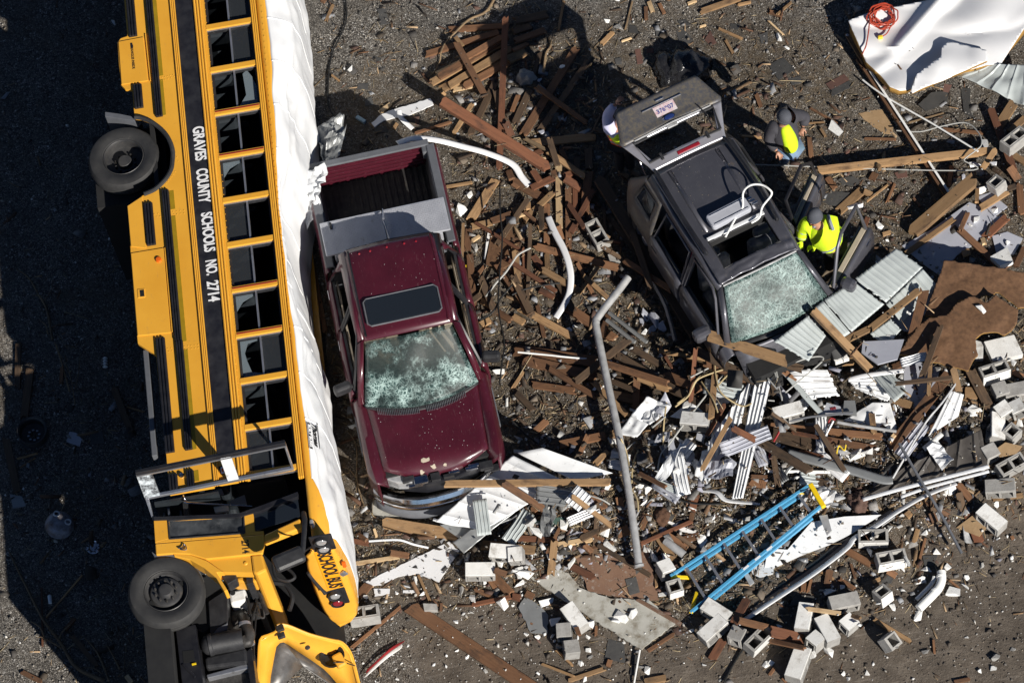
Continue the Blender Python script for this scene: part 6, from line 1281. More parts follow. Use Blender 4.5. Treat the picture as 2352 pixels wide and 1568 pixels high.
planks('21', [(705, 0, 662, 440, 82, 'brown', dict(label='brown board with a jagged broken end between pickup and SUV', jag=.09)), (190, 690, 1010, 902, 66, 'brown', dict(label='long brown board with a corrugated plate on its end')), ])
plank('d', 1373, 407, 1601, 776, 26, 'old', z=(.22, .24), label='long dark beam lying along the shaded side of the SUV', th=.09)
planks('11', [(2205, 80, 1962, 470, 82, 'tanw', dict(label='tan board slanting towards the pickup tailgate corner')), (1960, 520, 1940, 745, 62, 'brown'), (1965, 760, 2005, 1290, 60, 'brown', dict(label='brown board lying along the open side of the pickup')), (2210, 1290, 2351, 1385, 62, 'brown'), (2060, 1190, 2200, 1260, 60, 'tanw'), (2065, 1150, 2110, 1060, 36, 'tanw'), (1690, 160, 1990, 110, 24, 'tanw'), (1960, 520, 2190, 470, 60, 'tanw'), (2150, 470, 2351, 400, 60, 'brown'), (1890, 880, 1905, 480, 24, 'tanw'), (2015, 980, 2110, 870, 30, 'brown'), (2060, 1420, 2160, 1370, 60, 'tanw'), (470, 560, 640, 1500, 42, 'brown'), (1720, 100, 1750, 190, 24, 'old'), (1980, 650, 2060, 600, 30, 'pale'), (2320, 0, 2351, 80, 60, 'brown')])
slab('11', [(2105, 815), (2090, 810), (2130, 560), (2155, 565)], 'foam', 'white_lath', 'short white lath leaning on the brown panel by the pickup', 'lath', .012)
block('21', 785, 590, 850, 700, 'core', 'n', label='grey two core cinder block beside the long brown board')
slab('21', [(880, 770), (980, 745), (1002, 830), (900, 830)], 'conc', 'broken_block', 'broken concrete block face below the grey two core block', 'rubble', .06)
ribbon('10', [('10', 1300, 1318), ('10', 1450, 1272), ('10', 1650, 1285), ('10', 1900, 1345), ('10', 2120, 1405), ('20', 0, 1505), ('21', 90, 60), ('21', 160, 140)], .092, [.85, .75, .6, .45, .34, .24, .18, .15], 'sheetc', 'flashing_strip', 'curved white flashing strip sweeping from the pickup bed to the woodpile', 'flashing')
ribbon('21', [('21', 330, 420), ('21', 390, 560), ('21', 470, 710), ('21', 520, 850), ('21', 540, 980), ('21', 525, 1120), ('21', 470, 1240), ('21', 400, 1350)], .092, [.2, .24, .26, .26, .24, .2, .16, .12], 'sheetc', 'flashing_strip', 'curved white flashing strip ending near the bent pipe', 'flashing')
planks('21', [(380, 0, 392, 60, 50, 'brown')])
wirething([('21', 0, 1140, .2), ('21', 130, 1085, .22), ('21', 300, 1050, .22), ('21', 440, 1030, .2)], .012, 'wire', 'black_cable', 'short black cable looping under the curved white strip', 'cable')
wirething([('11', 2240, 150, .45), ('11', 2245, 400, .4), ('11', 2262, 640, .35), ('11', 2235, 1000, .3), ('11', 2228, 1280, .3), ('11', 2280, 1568, .3), ('12', 2262, 180, .3), ('12', 2235, 400, .25)], .011, 'wire', 'black_cable', 'black cable hanging straight down beside the pickup doors', 'cable')
wirething([('11', 2351, 1050, .3), ('11', 2250, 1170, .28), ('11', 2180, 1290, .25), ('11', 2060, 1370, .2)], .014, 'wire', 'black_cable', 'black cable bending away from the pickup door', 'cable')
wirething([('21', 170, 710, .3), ('21', 60, 770, .3), ('21', 0, 850, .28), ('11', 2290, 940, .26), ('11', 2200, 1040, .2), ('11', 2110, 1160, .15)], .013, 'wireg', 'grey_cable', 'grey cable arching between the brown boards and the pickup', 'cable')
wirething(lay('10', [(820, -20), (830, 180), (770, 340), (705, 480), (672, 640), (660, 850), (660, 960), (700, 1050)], .03), .011, 'wire', 'black_cable', 'black cable lying on gravel next to the bus roof', 'cable')
o = MB().box((0, 0, 0), (.15, .05, .05)).build('blue_box', pm('pale_blue_card', (.30, .42, .48), rough=.6)); p = hat(*D('10', 965, 1110)); o.matrix_world = frame((p.x, p.y, p.z+.03), W(*D('10', 1010, 1140))-W(*D('10', 920, 1085))); tag(o, 'small pale blue box lying in shade above the pickup tailgate', 'box')
slab('10', [(1090, 1170), (1060, 1130), (1130, 1065), (1250, 1010), (1600, 905), (1630, 960), (1400, 1060), (1180, 1105)], 'sheetc', 'white_trim', 'torn white trim board beside the propped reddish beam', 'trim', .02, jag=.01)
ribbon('10', [('10', 1312, 1010), ('10', 1330, 1080), ('10', 1400, 1150), ('10', 1440, 1185)], .07, [.14, .12, .09, .08], 'sheetc', 'white_strap', 'short white strap curling off the torn white trim', 'strap')
for q in ([(1115, 85), (1195, 75), (1225, 215), (1145, 232)], [(940, 770), (1035, 765), (1030, 825), (925, 820)], [(1090, 520), (1160, 545), (1130, 560), (1085, 555)], [(1000, 920), (1060, 890), (1080, 960), (1000, 975)], [(1080, 1180), (1190, 1150), (1215, 1215), (1110, 1225)]): slab('10', q, 'shingle', 'shingle', 'dark roofing shingle on the gravel between bus and woodpile', 'shingle', .01, group='shingles between bus and woodpile', jag=.006)
# crumpled grey sheet between roof and bed
sheet('10', [(600, 1568), (560, 1180), (760, 1060), (830, 1250)], (.9, .75, .6, .55), 'sheetb', 'crumpled_sheet', 'crumpled grey metal sheet wedged between bus roof and pickup bed', 0, 0, .16, (16, 16), cscale=5)
sheet('11', [(455, 540), (470, 40), (650, -60), (600, 300)], (.95, 1.1, 1.15, 1.1), 'sheetw', 'crumpled_sheet', 'crumpled pale metal sheet pressed against the pickup bed rail', 0, 0, .14, (16, 16), cscale=6)
sheet('10', [(640, 1500), (640, 1320), (830, 1170), (760, 1470)], (1., .95, .85, .95), 'sheetb', 'crumpled_sheet', 'folded grey metal scrap resting on the pickup tailgate corner', 0, 0, .12, (12, 14), cscale=6)
# -- gravel behind the SUV: shingles, black bags
for t, q, m_ in (('20', [(1120, 430), (1180, 440), (1205, 580), (1150, 590)], 'shingler'), ('20', [(1505, 290), (1580, 265), (1665, 380), (1600, 425), (1540, 390)], 'shingle'), ('20', [(2010, 215), (2100, 225), (2070, 275), (2000, 260)], 'shingle'), ('20', [(1320, 285), (1405, 275), (1415, 340), (1325, 335)], 'shingle'), ('20', [(1770, 370), (1820, 280), (1880, 390), (1820, 420)], 'shingler'), ('20', [(1075, 230), (1140, 240), (1165, 310), (1075, 300)], 'shingle'), ('20', [(1520, 190), (1600, 180), (1640, 230), (1550, 250)], 'shingle'), ('20', [(2270, 320), (2351, 290), (2351, 390), (2290, 400)], 'shingle'), ('20', [(1235, 450), (1300, 445), (1300, 485), (1240, 490)], 'shingler'), ('20', [(945, 540), (1000, 530), (1010, 590), (960, 595)], 'shingle'), ('30', [(0, 595), (140, 530), (250, 640), (100, 735)], 'shingle'), ('30', [(180, 720), (300, 700), (310, 760), (220, 780)], 'shingle'), ('31', [(640, 70), (780, 50), (850, 90), (820, 140), (680, 130)], 'shingle')):
    slab(t, q, m_, 'shingle', '%s roofing shingle lying %s' % ('brown' if m_ == 'shingler' else 'black', region(*D(t, *q[0]))), 'shingle', .01, group='shingles behind the SUV', jag=.006)
bagm = pm('black_bag_plastic', (.010, .010, .012), (.02, .02, .022), 5, rough=.22, bmp=.6, bscale=9)
def lump(t, x, y, sx, sy, h, mat, name, label, cat, amp=.35, seed=1):
    p = hat(*D(t, x, y)); bm = bmesh.new(); bmesh.ops.create_icosphere(bm, subdivisions=4, radius=1)
    for v in bm.verts:
        n_ = v.co.normalized(); k = 1+amp*noise.noise(n_*1.6+Vector((seed, 0, 0)))+amp*.7*abs(noise.noise(n_*4+Vector((0, seed, 0))))+amp*.3*noise.noise(n_*9+Vector((0, seed, 3))); v.co = n_*k; v.co.z = max(-.15, v.co.z)
    me = bpy.data.meshes.new(name); bm.to_mesh(me); bm.free(); me.shade_smooth(); me.materials.append(mat); o = bpy.data.objects.new(name, me); COL.objects.link(o); o.matrix_world = Matrix.Translation((p.x, p.y, p.z+h*.1)) @ Matrix.Diagonal((sx, sy, h, 1)); return tag(o, label, cat)
lump('20', 1620, 660, .30, .28, .26, bagm, 'rubbish_bag', 'large black plastic rubbish bag behind the raised tailgate', 'bag', .3, 4)
lump('20', 1430, 640, .18, .26, .18, bagm, 'rubbish_bag', 'slumped black plastic bag against the large bag by the tailgate', 'bag', .45, 9)
lump('20', 130, 730, .13, .11, .14, M_['conc'], 'concrete_lump', 'grey concrete lump stuck in the woodpile', 'rubble', .3, 2)
for x, y, s, m_ in ((870, 640, 70, 'foam'), (815, 632, 34, 'foam'), (1030, 232, 10, 'foam')): chunk('10', x, y, s, m_)
for x, y, s, m_ in ((870, 200, 56, 'foam'), (980, 265, 90, 'conc'), (460, 615, 44, 'foam'), (965, 5, 50, 'foam'), (250, 740, 60, 'sheetl'), (285, 1210, 60, 'sheetl'), (760, 935, 60, 'foam'), (1960, 880, 30, 'foam')): chunk('20', x, y, s, m_)
# -- upper right: torn white panel with ochre insulation edge, cord, rods
och = pm('ochre_insulation', (.36, .20, .04), (.26, .14, .03), 14, rough=.9, bmp=.6, bscale=60)
def torn(t, pts, zf, mat, name, label, th=.03, res=.032, jag=0):
    px = [D(t, *p) for p in pts]; P = [(a, b) for a, b in px]
    if jag:
        r = random.Random(3); P = [(a[0]+(b[0]-a[0])*i/k+r.uniform(-jag, jag), a[1]+(b[1]-a[1])*i/k+r.uniform(-jag, jag)) for a, b in zip(P, P[1:]+P[:1]) for k in [max(1, int(math.hypot(b[0]-a[0], b[1]-a[1])/11))] for i in range(k)]
    P = [tuple(p) for p in P]; x0, x1 = min(p[0] for p in P), max(p[0] for p in P); y0, y1 = min(p[1] for p in P), max(p[1] for p in P); st = res*168
    nx, ny = int((x1-x0)/st)+1, int((y1-y0)/st)+1; G = []; c = W((x0+x1)/2, (y0+y1)/2, .3)
    def snap(x, y):
        if inpoly(x, y, P): return x, y
        best = None
        for a, b in zip(P, P[1:]+P[:1]):
            d = (b[0]-a[0], b[1]-a[1]); L2 = d[0]**2+d[1]**2; u = max(0, min(1, ((x-a[0])*d[0]+(y-a[1])*d[1])/L2)); q = (a[0]+d[0]*u, a[1]+d[1]*u); e = (q[0]-x)**2+(q[1]-y)**2
            if best is None or e < best[0]: best = (e, q)
        return best[1] if best[0] < (st*1.45)**2 else (x, y)
    inside = {}
    for i in range(nx+1):
        row = []
        for j in range(ny+1):
            X_, Y_ = x0+(x1-x0)*i/nx, y0+(y1-y0)*j/ny; X2, Y2 = snap(X_, Y_); row.append(W(X2, Y2, zf(X2, Y2))-c); inside[i, j] = inpoly(X_, Y_, P) or (X2 != X_ or Y2 != Y_)
        G.append(row)
    o = MB().grid(G, keep=lambda i, j: all(inside[i+a, j+b] for a in (0, 1) for b in (0, 1)) and any(inpoly(x0+(x1-x0)*(i+a)/nx, y0+(y1-y0)*(j+b)/ny, P) for a in (0, 1) for b in (0, 1))).build(name, [M_[mat] if isinstance(mat, str) else mat, och], None, True, solid=th, ang=35, clean=True, soff=1)
    md = o.modifiers['s']; md.material_offset_rim = 1; o.matrix_world = Matrix.Translation(c)
    q = np.array([tuple(p+c) for i, r_ in enumerate(G) for j, p in enumerate(r_) if inside[i, j]]); hput(q); return tag(o, label, 'panel')
def zf1(x, y):
    b = .30-.16*((x-2000)/350)+.0006*(150-y)*.0; b += .03*noise.noise((x/120, y/120, 1))+.14*abs(noise.noise((x/170+y/140, y/110-x/300, 5)))
    d = ((x-2105)*.75+(y-60)*.66); b += .12*math.exp(-(d/16)**2)*(1 if y < 110 else .3); return max(.09, b)
torn('30', [(735, 190), (960, 105), (1210, 55), (1480, 0), (1900, -60), (2560, -80), (2500, 100), (2351, 270), (2140, 590), (2010, 600), (1650, 700), (1280, 830), (1210, 835), (1120, 800), (1040, 700), (900, 570), (830, 400)], zf1, 'sheetc', 'torn_insulation_sheet', 'large torn white insulated panel lying on the gravel', .11)
torn('30', [(1300, 880), (1350, 710), (1590, 540), (1600, 440), (1660, 400), (2000, 480), (2012, 575), (1650, 730)], lambda x, y: .34+.06*noise.noise((x/60, y/60, 8))-.0005*(x-2150)-.0012*max(0, y-180), 'sheetc', 'torn_insulation_sheet', 'folded corner flap torn from the white insulated panel', .05, .035)
sheet('30', [(1700, 690), (2010, 600), (2420, 600), (2420, 1000)], (.10, .16, .25, .14), 'sheetg', 'twisted_sheet', 'twisted grey ribbed roofing sheet under the torn white panel', 5, .018, .07, (36, 30), along=0, cscale=2)
rng2 = random.Random(5); cpts = []
cc = D('30', 1055, 150)
for k in range(150):
    a = k*.33; rr = 26+6*math.sin(k*.21)+rng2.uniform(-3, 3); cpts.append(('d', cc[0]+rr*math.cos(a)*.95+3*math.sin(k*.05), cc[1]+rr*.82*math.sin(a)+3*math.cos(k*.07), .42+.05*math.sin(k*.9)+.0004*k))
cpts += [('30', 950, 110, .42), ('30', 905, 170, .40), ('30', 930, 220, .40), ('30', 905, 400, .38), ('30', 880, 470, .36), ('30', 850, 530, .25)]
cpts = [(t_, x, y, (zf1(*D(t_, x, y)) if i < len(cpts)-1 else .1)+.03+.02*(1+math.sin(i*.9))) for i, (t_, x, y, _) in enumerate(cpts)]
co_ = wirething(cpts, .010, 'orange', 'extension_cord', 'coiled orange extension cord lying on the torn white panel', 'cord', 3, 5)
o = MB().box((0, 0, 0), (.07, .05, .05)).build('cord_plug', M_['cordy'], None, bevel=.012); o.matrix_world = Matrix.Translation(WT('30', 1032, 345, zf1(*D('30', 1032, 345))+.03)); tag(o, 'yellow plug end lying on the white panel below the orange coil', 'plug')
wirething([('30', x, y, zf1(*D('30', x, y))+.04) for x, y in ((1130, 240), (1090, 310), (1040, 340))], .009, 'orange', 'plug_cord', 'short orange lead running to the yellow plug', 'cord')
plank('d', 1969, 133, 2178, 455, 11, 'brown', z=(.10, .12), label='long thin brown batten running out from under the white panel', th=.05)
plank('d', 1945, 80, 1985, 146, 9, 'tanw', z=(.2, .16), label='weathered batten end poking past the white panel corner')
plank('d', 1990, 150, 2182, 446, 5, 'pale', z=(.16, .18), label='white painted lath lying along the thin brown batten', th=.02).data.materials[0] = M_['foam']
o = wirething([('30', 725, 320, .14), ('30', 870, 560, .15)], .022, 'sheetl', 'plastic_tube', 'pale lavender tube beside the edge of the white panel', 'tube', 2, 10)
wirething([('30', 870, 735, .12), ('30', 1080, 890, .16), ('30', 1500, 1130, .2), ('30', 1930, 1392, .26)], .013, 'pvc', 'white_rod', 'thin white rod crossing the brown batten', 'rod', 2, 8)
plank('d', 1871, 393, 2288, 346, 17, 'tanw', z=(.14, .20), label='long tan plank lying beyond the open SUV doors', th=.07)
slab('30', [(830, 1040), (1060, 1000), (1150, 1160), (1140, 1230), (1050, 1220), (960, 1160)], 'plyt', 'cardboard_scrap', 'torn brown board scrap under the thin batten', 'scrap', .012, jag=.015)
for q, m_, lb in (([(530, 770), (700, 680), (745, 735), (575, 825)], 'shingler', 'brown half of a torn shingle near the white panel'), ([(560, 835), (745, 740), (780, 790), (590, 885)], 'shingle', 'dark half of a torn shingle near the white panel'), ([(1380, 960), (1500, 850), (1660, 840), (1650, 940), (1450, 1020)], 'shingle', 'large dark shingle below the white panel flap'), ([(1620, 770), (1690, 780), (1660, 850), (1610, 840)], 'shingler', 'small brown shingle below the white panel flap'), ([(1770, 810), (1860, 810), (1850, 1000), (1900, 1090), (1800, 1040)], 'shingle', 'long narrow dark shingle near the grey roofing sheet')): slab('30', q, m_, 'shingle', lb, 'shingle', .012, jag=.006)
planks('30', [(1290, 1130, 1620, 1040, 14, 'bark'), (880, 1275, 1180, 1282, 20, 'brown'), (1600, 1190, 2000, 1226, 30, 'brown'), (380, 990, 640, 1140, 20, 'brown'), (310, 1140, 530, 1120, 14, 'tanw'), (0, 190, 150, 330, 16, 'pale'), (10, 110, 130, 150, 40, 'brown'), (380, 1250, 400, 1460, 44, 'brown'), (480, 1180, 530, 1260, 26, 'tanw'), (300, 1120, 370, 1080, 30, 'tanw'), (2110, 1180, 2270, 930, 92, 'tanw'), (2200, 1230, 2380, 1070, 60, 'tanw'), (1960, 1568, 2100, 1360, 50, 'tanw'), (2210, 1400, 2390, 1510, 62, 'tanw'), (220, 20, 80, 140, 20, 'tanw')])
plank('d', 2274, 245, 2332, 400, 17, 'red_', label='reddish board crossing the others at the edge of the debris')
block('30', 2265, 1300, 2360, 1215, 'core', 'n', label='grey cinder block beside the crossing reddish board')
for x, y, s, m_ in ((620, 1190, 150, 'foam'), (95, 365, 90, 'foam'), (170, 445, 50, 'foam'), (1010, 890, 20, 'foam'), (710, 895, 26, 'foam'), (2000, 1345, 110, 'galv'), (1900, 1510, 90, 'sheetc'), (2080, 1510, 70, 'sheetc'), (1020, 1555, 80, 'tanw'), (725, 1400, 50, 'shingler')): chunk('30', x, y, s, m_)
wirething([('31', -250, -60, .1), ('30', 1780, 1568, .2), ('30', 1800, 1470, .25), ('30', 1900, 1390, .3), ('30', 1960, 1330, .3), ('30', 1940, 1230, .25), ('30', 1820, 1130, .2), ('30', 1600, 1160, .15), ('30', 1400, 1210, .12), ('30', 1180, 1200, .1)], .009, 'wireg', 'grey_cable', 'thin grey wire looping past the white rod', 'cable')
# -- right: boards, lavender panels, brown panels
slab('31', [(1230, 690), (1500, 540), (1850, 290), (2190, 420), (1870, 690), (1740, 770), (1570, 960), (1390, 830)], 'sheetl', 'wallboard', 'pale lavender wall panel lying flat beside the brown panels', 'panel', .02)
slab('31', [(2060, 600), (2200, 560), (2340, 620), (2260, 770), (2100, 770)], 'sheetl', 'wallboard', 'small pale lavender panel piece behind the brown panels', 'panel', .02)
slab('31', [(1920, 240), (2040, 200), (2200, 330), (2080, 420)], 'sheetl', 'wallboard', 'pale lavender panel piece under the upper tan boards', 'panel', .02)
planks('31', [(640, 385, 885, 165, 84, 'tanw', dict(jag=.08)), (870, 185, 962, 228, 50, 'tanw'), (900, 290, 1110, 125, 16, 'tanw'), (990, 20, 950, 90, 60, 'brown'), (1660, 150, 1690, -60, 40, 'brown'), (1090, 300, 1170, 110, 20, 'brown'), (540, 60, 620, 170, 60, 'brown'), (920, 420, 850, 620, 40, 'red_'), (1050, 590, 1130, 565, 36, 'tanw'), (1330, 250, 1400, 330, 24, 'brown'), (2210, -40, 2300, 90, 80, 'brown'), (2310, 110, 2330, 420, 60, 'brown'), (2060, -20, 2150, 30, 40, 'old')])
plank('d', 2090, 539, 2243, 408, 30, 'tanw', label='wide tan beam leading away from the lavender panel', th=.09)
planks('31', [(1265, 765, 1720, 440, 46, 'tanw'), (1752, 535, 2140, 895, 62, 'brown', dict(label='brown board crossing the lavender panel')), (1760, 560, 1840, 380, 40, 'brown'), (1985, 620, 2200, 425, 72, 'red_', dict(label='reddish board beside the lavender panel')), (1925, 362, 2210, 185, 62, 'tanw'), (2200, 170, 2280, 140, 50, 'old'), (1925, 160, 1918, 300, 36, 'tanw'), (2150, 880, 2330, 800, 60, 'brown'), (1780, 770, 1860, 740, 60, 'tanw'), (2270, 900, 2360, 700, 50, 'brown'), (1970, 620, 1990, 680, 40, 'pale')])
block('31', 2105, 140, 2190, 215, 'core', 'a', 'half', label='white cinder block half with a broken core near the wide tan beam')
slab('31', [(2040, 790), (2200, 700), (2250, 830), (2130, 872)], 'blockw', 'broken_block', 'broken white block face behind the large brown panel', 'rubble', .08)
for x, y, s, m_ in ((1975, 175, 110, 'foam'), (2100, 368, 70, 'foam'), (1020, 505, 90, 'foam'), (800, 330, 120, 'sheetc'), (1100, 650, 40, 'foam'), (1800, 60, 50, 'sheetl'), (1920, 460, 60, 'foam'), (1860, 500, 40, 'foam'), (2200, 680, 60, 'foam'), (1460, 800, 60, 'sheetl'), (1000, 840, 30, 'foam')): chunk('31', x, y, s, m_)
slab('31', [(500, 285), (560, 190), (752, 200), (700, 345), (560, 312)], 'shingle', 'shingle', 'large black shingle beyond the open SUV door', 'shingle', .012, jag=.006)
slab('31', [(1160, 20), (1270, -10), (1285, 55), (1190, 70)], 'shingler', 'shingle', 'small brown shingle beside the long tan plank', 'shingle', .012)
# pale ribbed sheets over the SUV nose
planks('d', [(1590, 800, 1790, 905, 20, 'old', dict(z=(.7, .62))), (1610, 830, 1730, 880, 16, 'brown', dict(z=(.62, .55))), (1740, 800, 1830, 880, 14, 'brown', dict(z=(.8, .6))), (1660, 790, 1850, 850, 18, 'old', dict(z=(.86, .72)))])
planks('32', [(-590, -70, 190, 190, 84, 'tanw', dict(z=(1.10, .98), label='squared tan timber lying below the SUV windscreen', th=.09)), ])
sheet('31', [(790, 1000), (1080, 1218), (1420, 890), (1185, 708)], (1.02, .86, .72, .78), 'sheetg', 'ribbed_sheet', 'pale grey green ribbed sheet against the open front door', 9, .022, .012, (72, 14), along=0, tear=.03)
sheet('31', [(508, 1190), (765, 1485), (1072, 1225), (790, 1012)], (1.14, .98, .88, 1.04), 'sheetg', 'ribbed_sheet', 'pale grey green ribbed sheet with a torn edge over the SUV nose', 9, .022, .012, (72, 14), along=0, tear=.03)
sheet('31', [(425, 1262), (688, 1535), (758, 1490), (505, 1195)], (1.17, 1.0, .97, 1.14), 'sheetg', 'ribbed_sheet', 'narrow pale ribbed strip between the two sheets on the SUV nose', 3, .02, .008, (24, 12), along=0)
sheet('31', [(55, 1570), (370, 1755), (535, 1512), (372, 1330)], (1.20, 1.02, 1.0, 1.15), 'sheetg', 'ribbed_sheet', 'pale grey green ribbed sheet lying on the hood below the windscreen', 7, .022, .012, (56, 14), along=0, tear=.03)
sheet('31', [(930, 1500), (1080, 1620), (1225, 1460), (1130, 1362)], (.74, .66, .62, .68), 'sheetg', 'ribbed_sheet', 'small pale ribbed sheet scrap under the tan boards', 4, .02, .01, (32, 10), along=0, tear=.04)
sheet('31', [(1080, 1225), (1225, 1400), (1560, 1060), (1420, 900)], (.60, .50, .45, .55), 'sheetg', 'ribbed_sheet', 'shaded ribbed sheet dipping under the tan board', 7, .022, .02, (50, 10), along=0)
slab('31', [(1140, 1370), (1390, 1180), (1530, 1070), (1490, 1260), (1300, 1480), (1250, 1470)], 'sheetl', 'wallboard', 'lavender panel strip between the ribbed sheets and brown panel', 'panel', .015, z=[.42, .40, .38, .34, .34, .36])
slab('32', [(870, 0), (1250, -20), (1190, 160), (1010, 210), (860, 100)], 'sheetl', 'wallboard', 'chipped lavender panel below the ribbed sheets', 'panel', .02)
slab('32', [(1250, 250), (1330, 170), (1580, 240), (1545, 400), (1350, 600), (1245, 480)], 'sheetl', 'wallboard', 'shaded lavender panel under the brown panel edge', 'panel', .02)
fbz = lambda b, k: (lambda x, y: b+.03*noise.noise((x/90, y/90, k))+.03*abs(noise.noise((x/60+y/80, y/70, k+3)))-.0004*(x-2200))
torn('31', [(1620, 825), (2420, 945), (2420, 1250), (2290, 1262), (2200, 1190), (2100, 1120), (2040, 1170), (1990, 1150), (1880, 1200), (1760, 1190), (1690, 1280), (1640, 1340), (1440, 1350), (1520, 1100)], fbz(.46, 1), 'ply', 'fibreboard', 'large torn brown fibreboard panel, the upper of two', .02, .026, 2.2)
torn('31', [(1390, 1420), (1480, 1365), (1640, 1330), (1750, 1205), (1880, 1155), (1990, 1225), (2090, 1130), (2180, 1220), (2295, 1285), (2290, 1400), (2230, 1470), (2160, 1512), (2040, 1480), (1960, 1500), (1900, 1560), (1925, 1690), (1880, 1770), (1830, 1858), (1680, 1800), (1500, 1770), (1300, 1705), (1180, 1690)], fbz(.60, 7), 'ply', 'fibreboard', 'torn brown fibreboard panel, the lower of two', .02, .026, 2.6)
planks('31', [(1315, 1568, 1445, 1070, 84, 'brown', dict(z=(.62, .66), label='brown stud leaning over the ribbed sheets')), (930, 1460, 1400, 1090, 62, 'tanw', dict(z=(.85, .75))), (690, 1570, 935, 1450, 58, 'tanw', dict(z=(.9, .82)))])
plank('d', 1866, 712, 2002, 853, 17, 'tanw', z=(1.28, .80), label='tan stud laid across the ribbed sheets on the SUV nose', th=.07)
for x, y, s in ((1960, 1275, 110), (1135, 1530, 60), (1300, 1310, 30), (1360, 920, 90), (1280, 1300, 26)): chunk('31', x, y, s, 'foam')
# -- heap of white sheet metal in the middle
planks('22', [(0, 80, 810, 195, 110, 'brown'), (90, 170, 790, 330, 100, 'brown'), (930, 345, 1700, 480, 52, 'old'), (1380, 300, 1740, 450, 92, 'brown'), (650, 440, 1250, 560, 90, 'old'), (940, 300, 1400, 330, 40, 'old'), (1100, 60, 1380, 230, 60, 'old'), (410, 955, 880, 860, 74, 'brown', dict(label='brown board with a metal nail plate near the galvanised pipe')), (880, 860, 1270, 785, 66, 'tanw'), (1460, 1375, 1625, 1230, 72, 'brown'), (1650, 1568, 1695, 1395, 62, 'red_'), (170, 1568, 410, 1395, 60, 'brown'), (700, 1390, 860, 1540, 60, 'brown'), (1400, 1370, 1330, 1290, 50, 'tanw'), (210, 830, 330, 720, 60, 'brown'), (0, 440, 120, 260, 26, 'tanw'), (700, 850, 620, 1040, 40, 'brown'), (760, 1130, 890, 1000, 50, 'tanw'), (600, 1380, 760, 1400, 30, 'tanw'), (1010, 1568, 980, 1430, 60, 'brown'), (1480, 1200, 1530, 1010, 40, 'old'), (2180, 1290, 2351, 1320, 70, 'brown'), (2190, 1240, 2351, 1245, 30, 'brown')])
planks('32', [(0, 775, 1060, 875, 58, 'brown'), (0, 845, 600, 1010, 130, 'old', dict(label='thick dark timber under the bent grey channel')), (460, 890, 1020, 992, 58, 'brown'), (560, 970, 610, 1060, 70, 'brown'), (1705, 250, 1100, 1012, 100, 'brown', dict(label='long brown board running down from the brown panels')), (1700, 240, 1760, 480, 60, 'tanw'), (1130, 250, 1320, 170, 60, 'brown'), (620, 210, 800, 180, 70, 'tanw'), (570, 120, 660, 40, 60, 'tanw'), (1130, 520, 1340, 600, 70, 'tanw'), (1800, 470, 1930, 480, 110, 'plyt' if False else 'tanw'), (1100, 930, 1170, 850, 30, 'foam' if False else 'pale'), (1740, 1300, 1880, 1480, 62, 'brown'), (1750, 1380, 1800, 1568, 62, 'old'), (1350, 1520, 1470, 1400, 60, 'tanw'), (2040, 1450, 2351, 1410, 40, 'tanw'), (330, 1290, 560, 1310, 60, 'old'), (1520, 1390, 1520, 1568, 50, 'old'), (1640, 760, 1430, 770, 40, 'brown'), (1850, 250, 2050, 640, 90, 'old'), (2240, 280, 2351, 330, 50, 'brown'), (2180, 810, 2351, 690, 20, 'tanw'), (700, 1300, 740, 1230, 20, 'brown')])
planks('13', [(1160, 95, 1885, 215, 92, 'tanw', dict(label='squared tan timber lying in front of the pickup bumper', th=.09)), (2050, 300, 2380, 320, 86, 'tanw')])
planks('23', [(0, 330, 230, 350, 80, 'tanw'), (0, 235, 430, 262, 50, 'red_')])
sheet('d', [(1000, 1198), (1112, 1218), (1300, 1105), (1178, 1046)], (.45, .42, .62, .68), 'sheetw', 'ribbed_sheet', 'white ribbed sheet bent up in front of the pickup', 5, .02, .03, (40, 30), along=0, cscale=1.8)
sheet('d', [(1186, 1040), (1246, 1028), (1408, 1086), (1320, 1103)], (.66, .76, .62, .60), 'sheetw', 'ribbed_sheet', 'folded ridge of the white ribbed sheet in front of the pickup', 0, 0, .03, (10, 30), cscale=2)
sheet('d', [(1010, 1205), (1060, 1240), (1178, 1190), (1120, 1180)], (.30, .28, .38, .40), 'sheetb', 'ribbed_sheet', 'grey metal flap under the bent white sheet', 0, 0, .03, (10, 20), cscale=3)
plank('d', 1018, 1111, 1408, 1107, 15, 'tanw', z=(.82, .72), label='tan board lying across the bent white sheet and pickup bumper', th=.05)
sheet('22', [(1090, 690), (1250, 510), (1470, 600), (1270, 770)], (.45, .55, .5, .42), 'sheetw', 'crumpled_sheet', 'small crumpled white sheet beside the galvanised pipe', 0, 0, .10, (16, 16), cscale=5)
sheet('22', [(960, 860), (1100, 670), (1260, 760), (1150, 880)], (.35, .42, .42, .36), 'sheetw', 'crumpled_sheet', 'creased white sheet half behind the galvanised pipe', 0, 0, .05, (14, 14), cscale=4)
sheet('22', [(1310, 640), (1410, 455), (1470, 590), (1400, 690)], (.45, .62, .5, .42), 'sheetl', 'crumpled_sheet', 'pointed lavender metal scrap near the white block', 0, 0, .05, (12, 12), cscale=5)
sheet('22', [(1450, 690), (1630, 555), (1770, 640), (1600, 720)], (.42, .5, .45, .4), 'sheetw', 'crumpled_sheet', 'torn white sheet behind the white block', 0, 0, .04, (12, 14), cscale=5)
sheet('22', [(1780, 1330), (1800, 940), (2235, 280), (2060, 900)], (.40, .50, .62, .50), 'sheetw', 'ribbed_sheet', 'long white ribbed sheet standing nearly upright, the one with a round hole plate', 5, .03, .03, (40, 40), along=0, cscale=1.8)
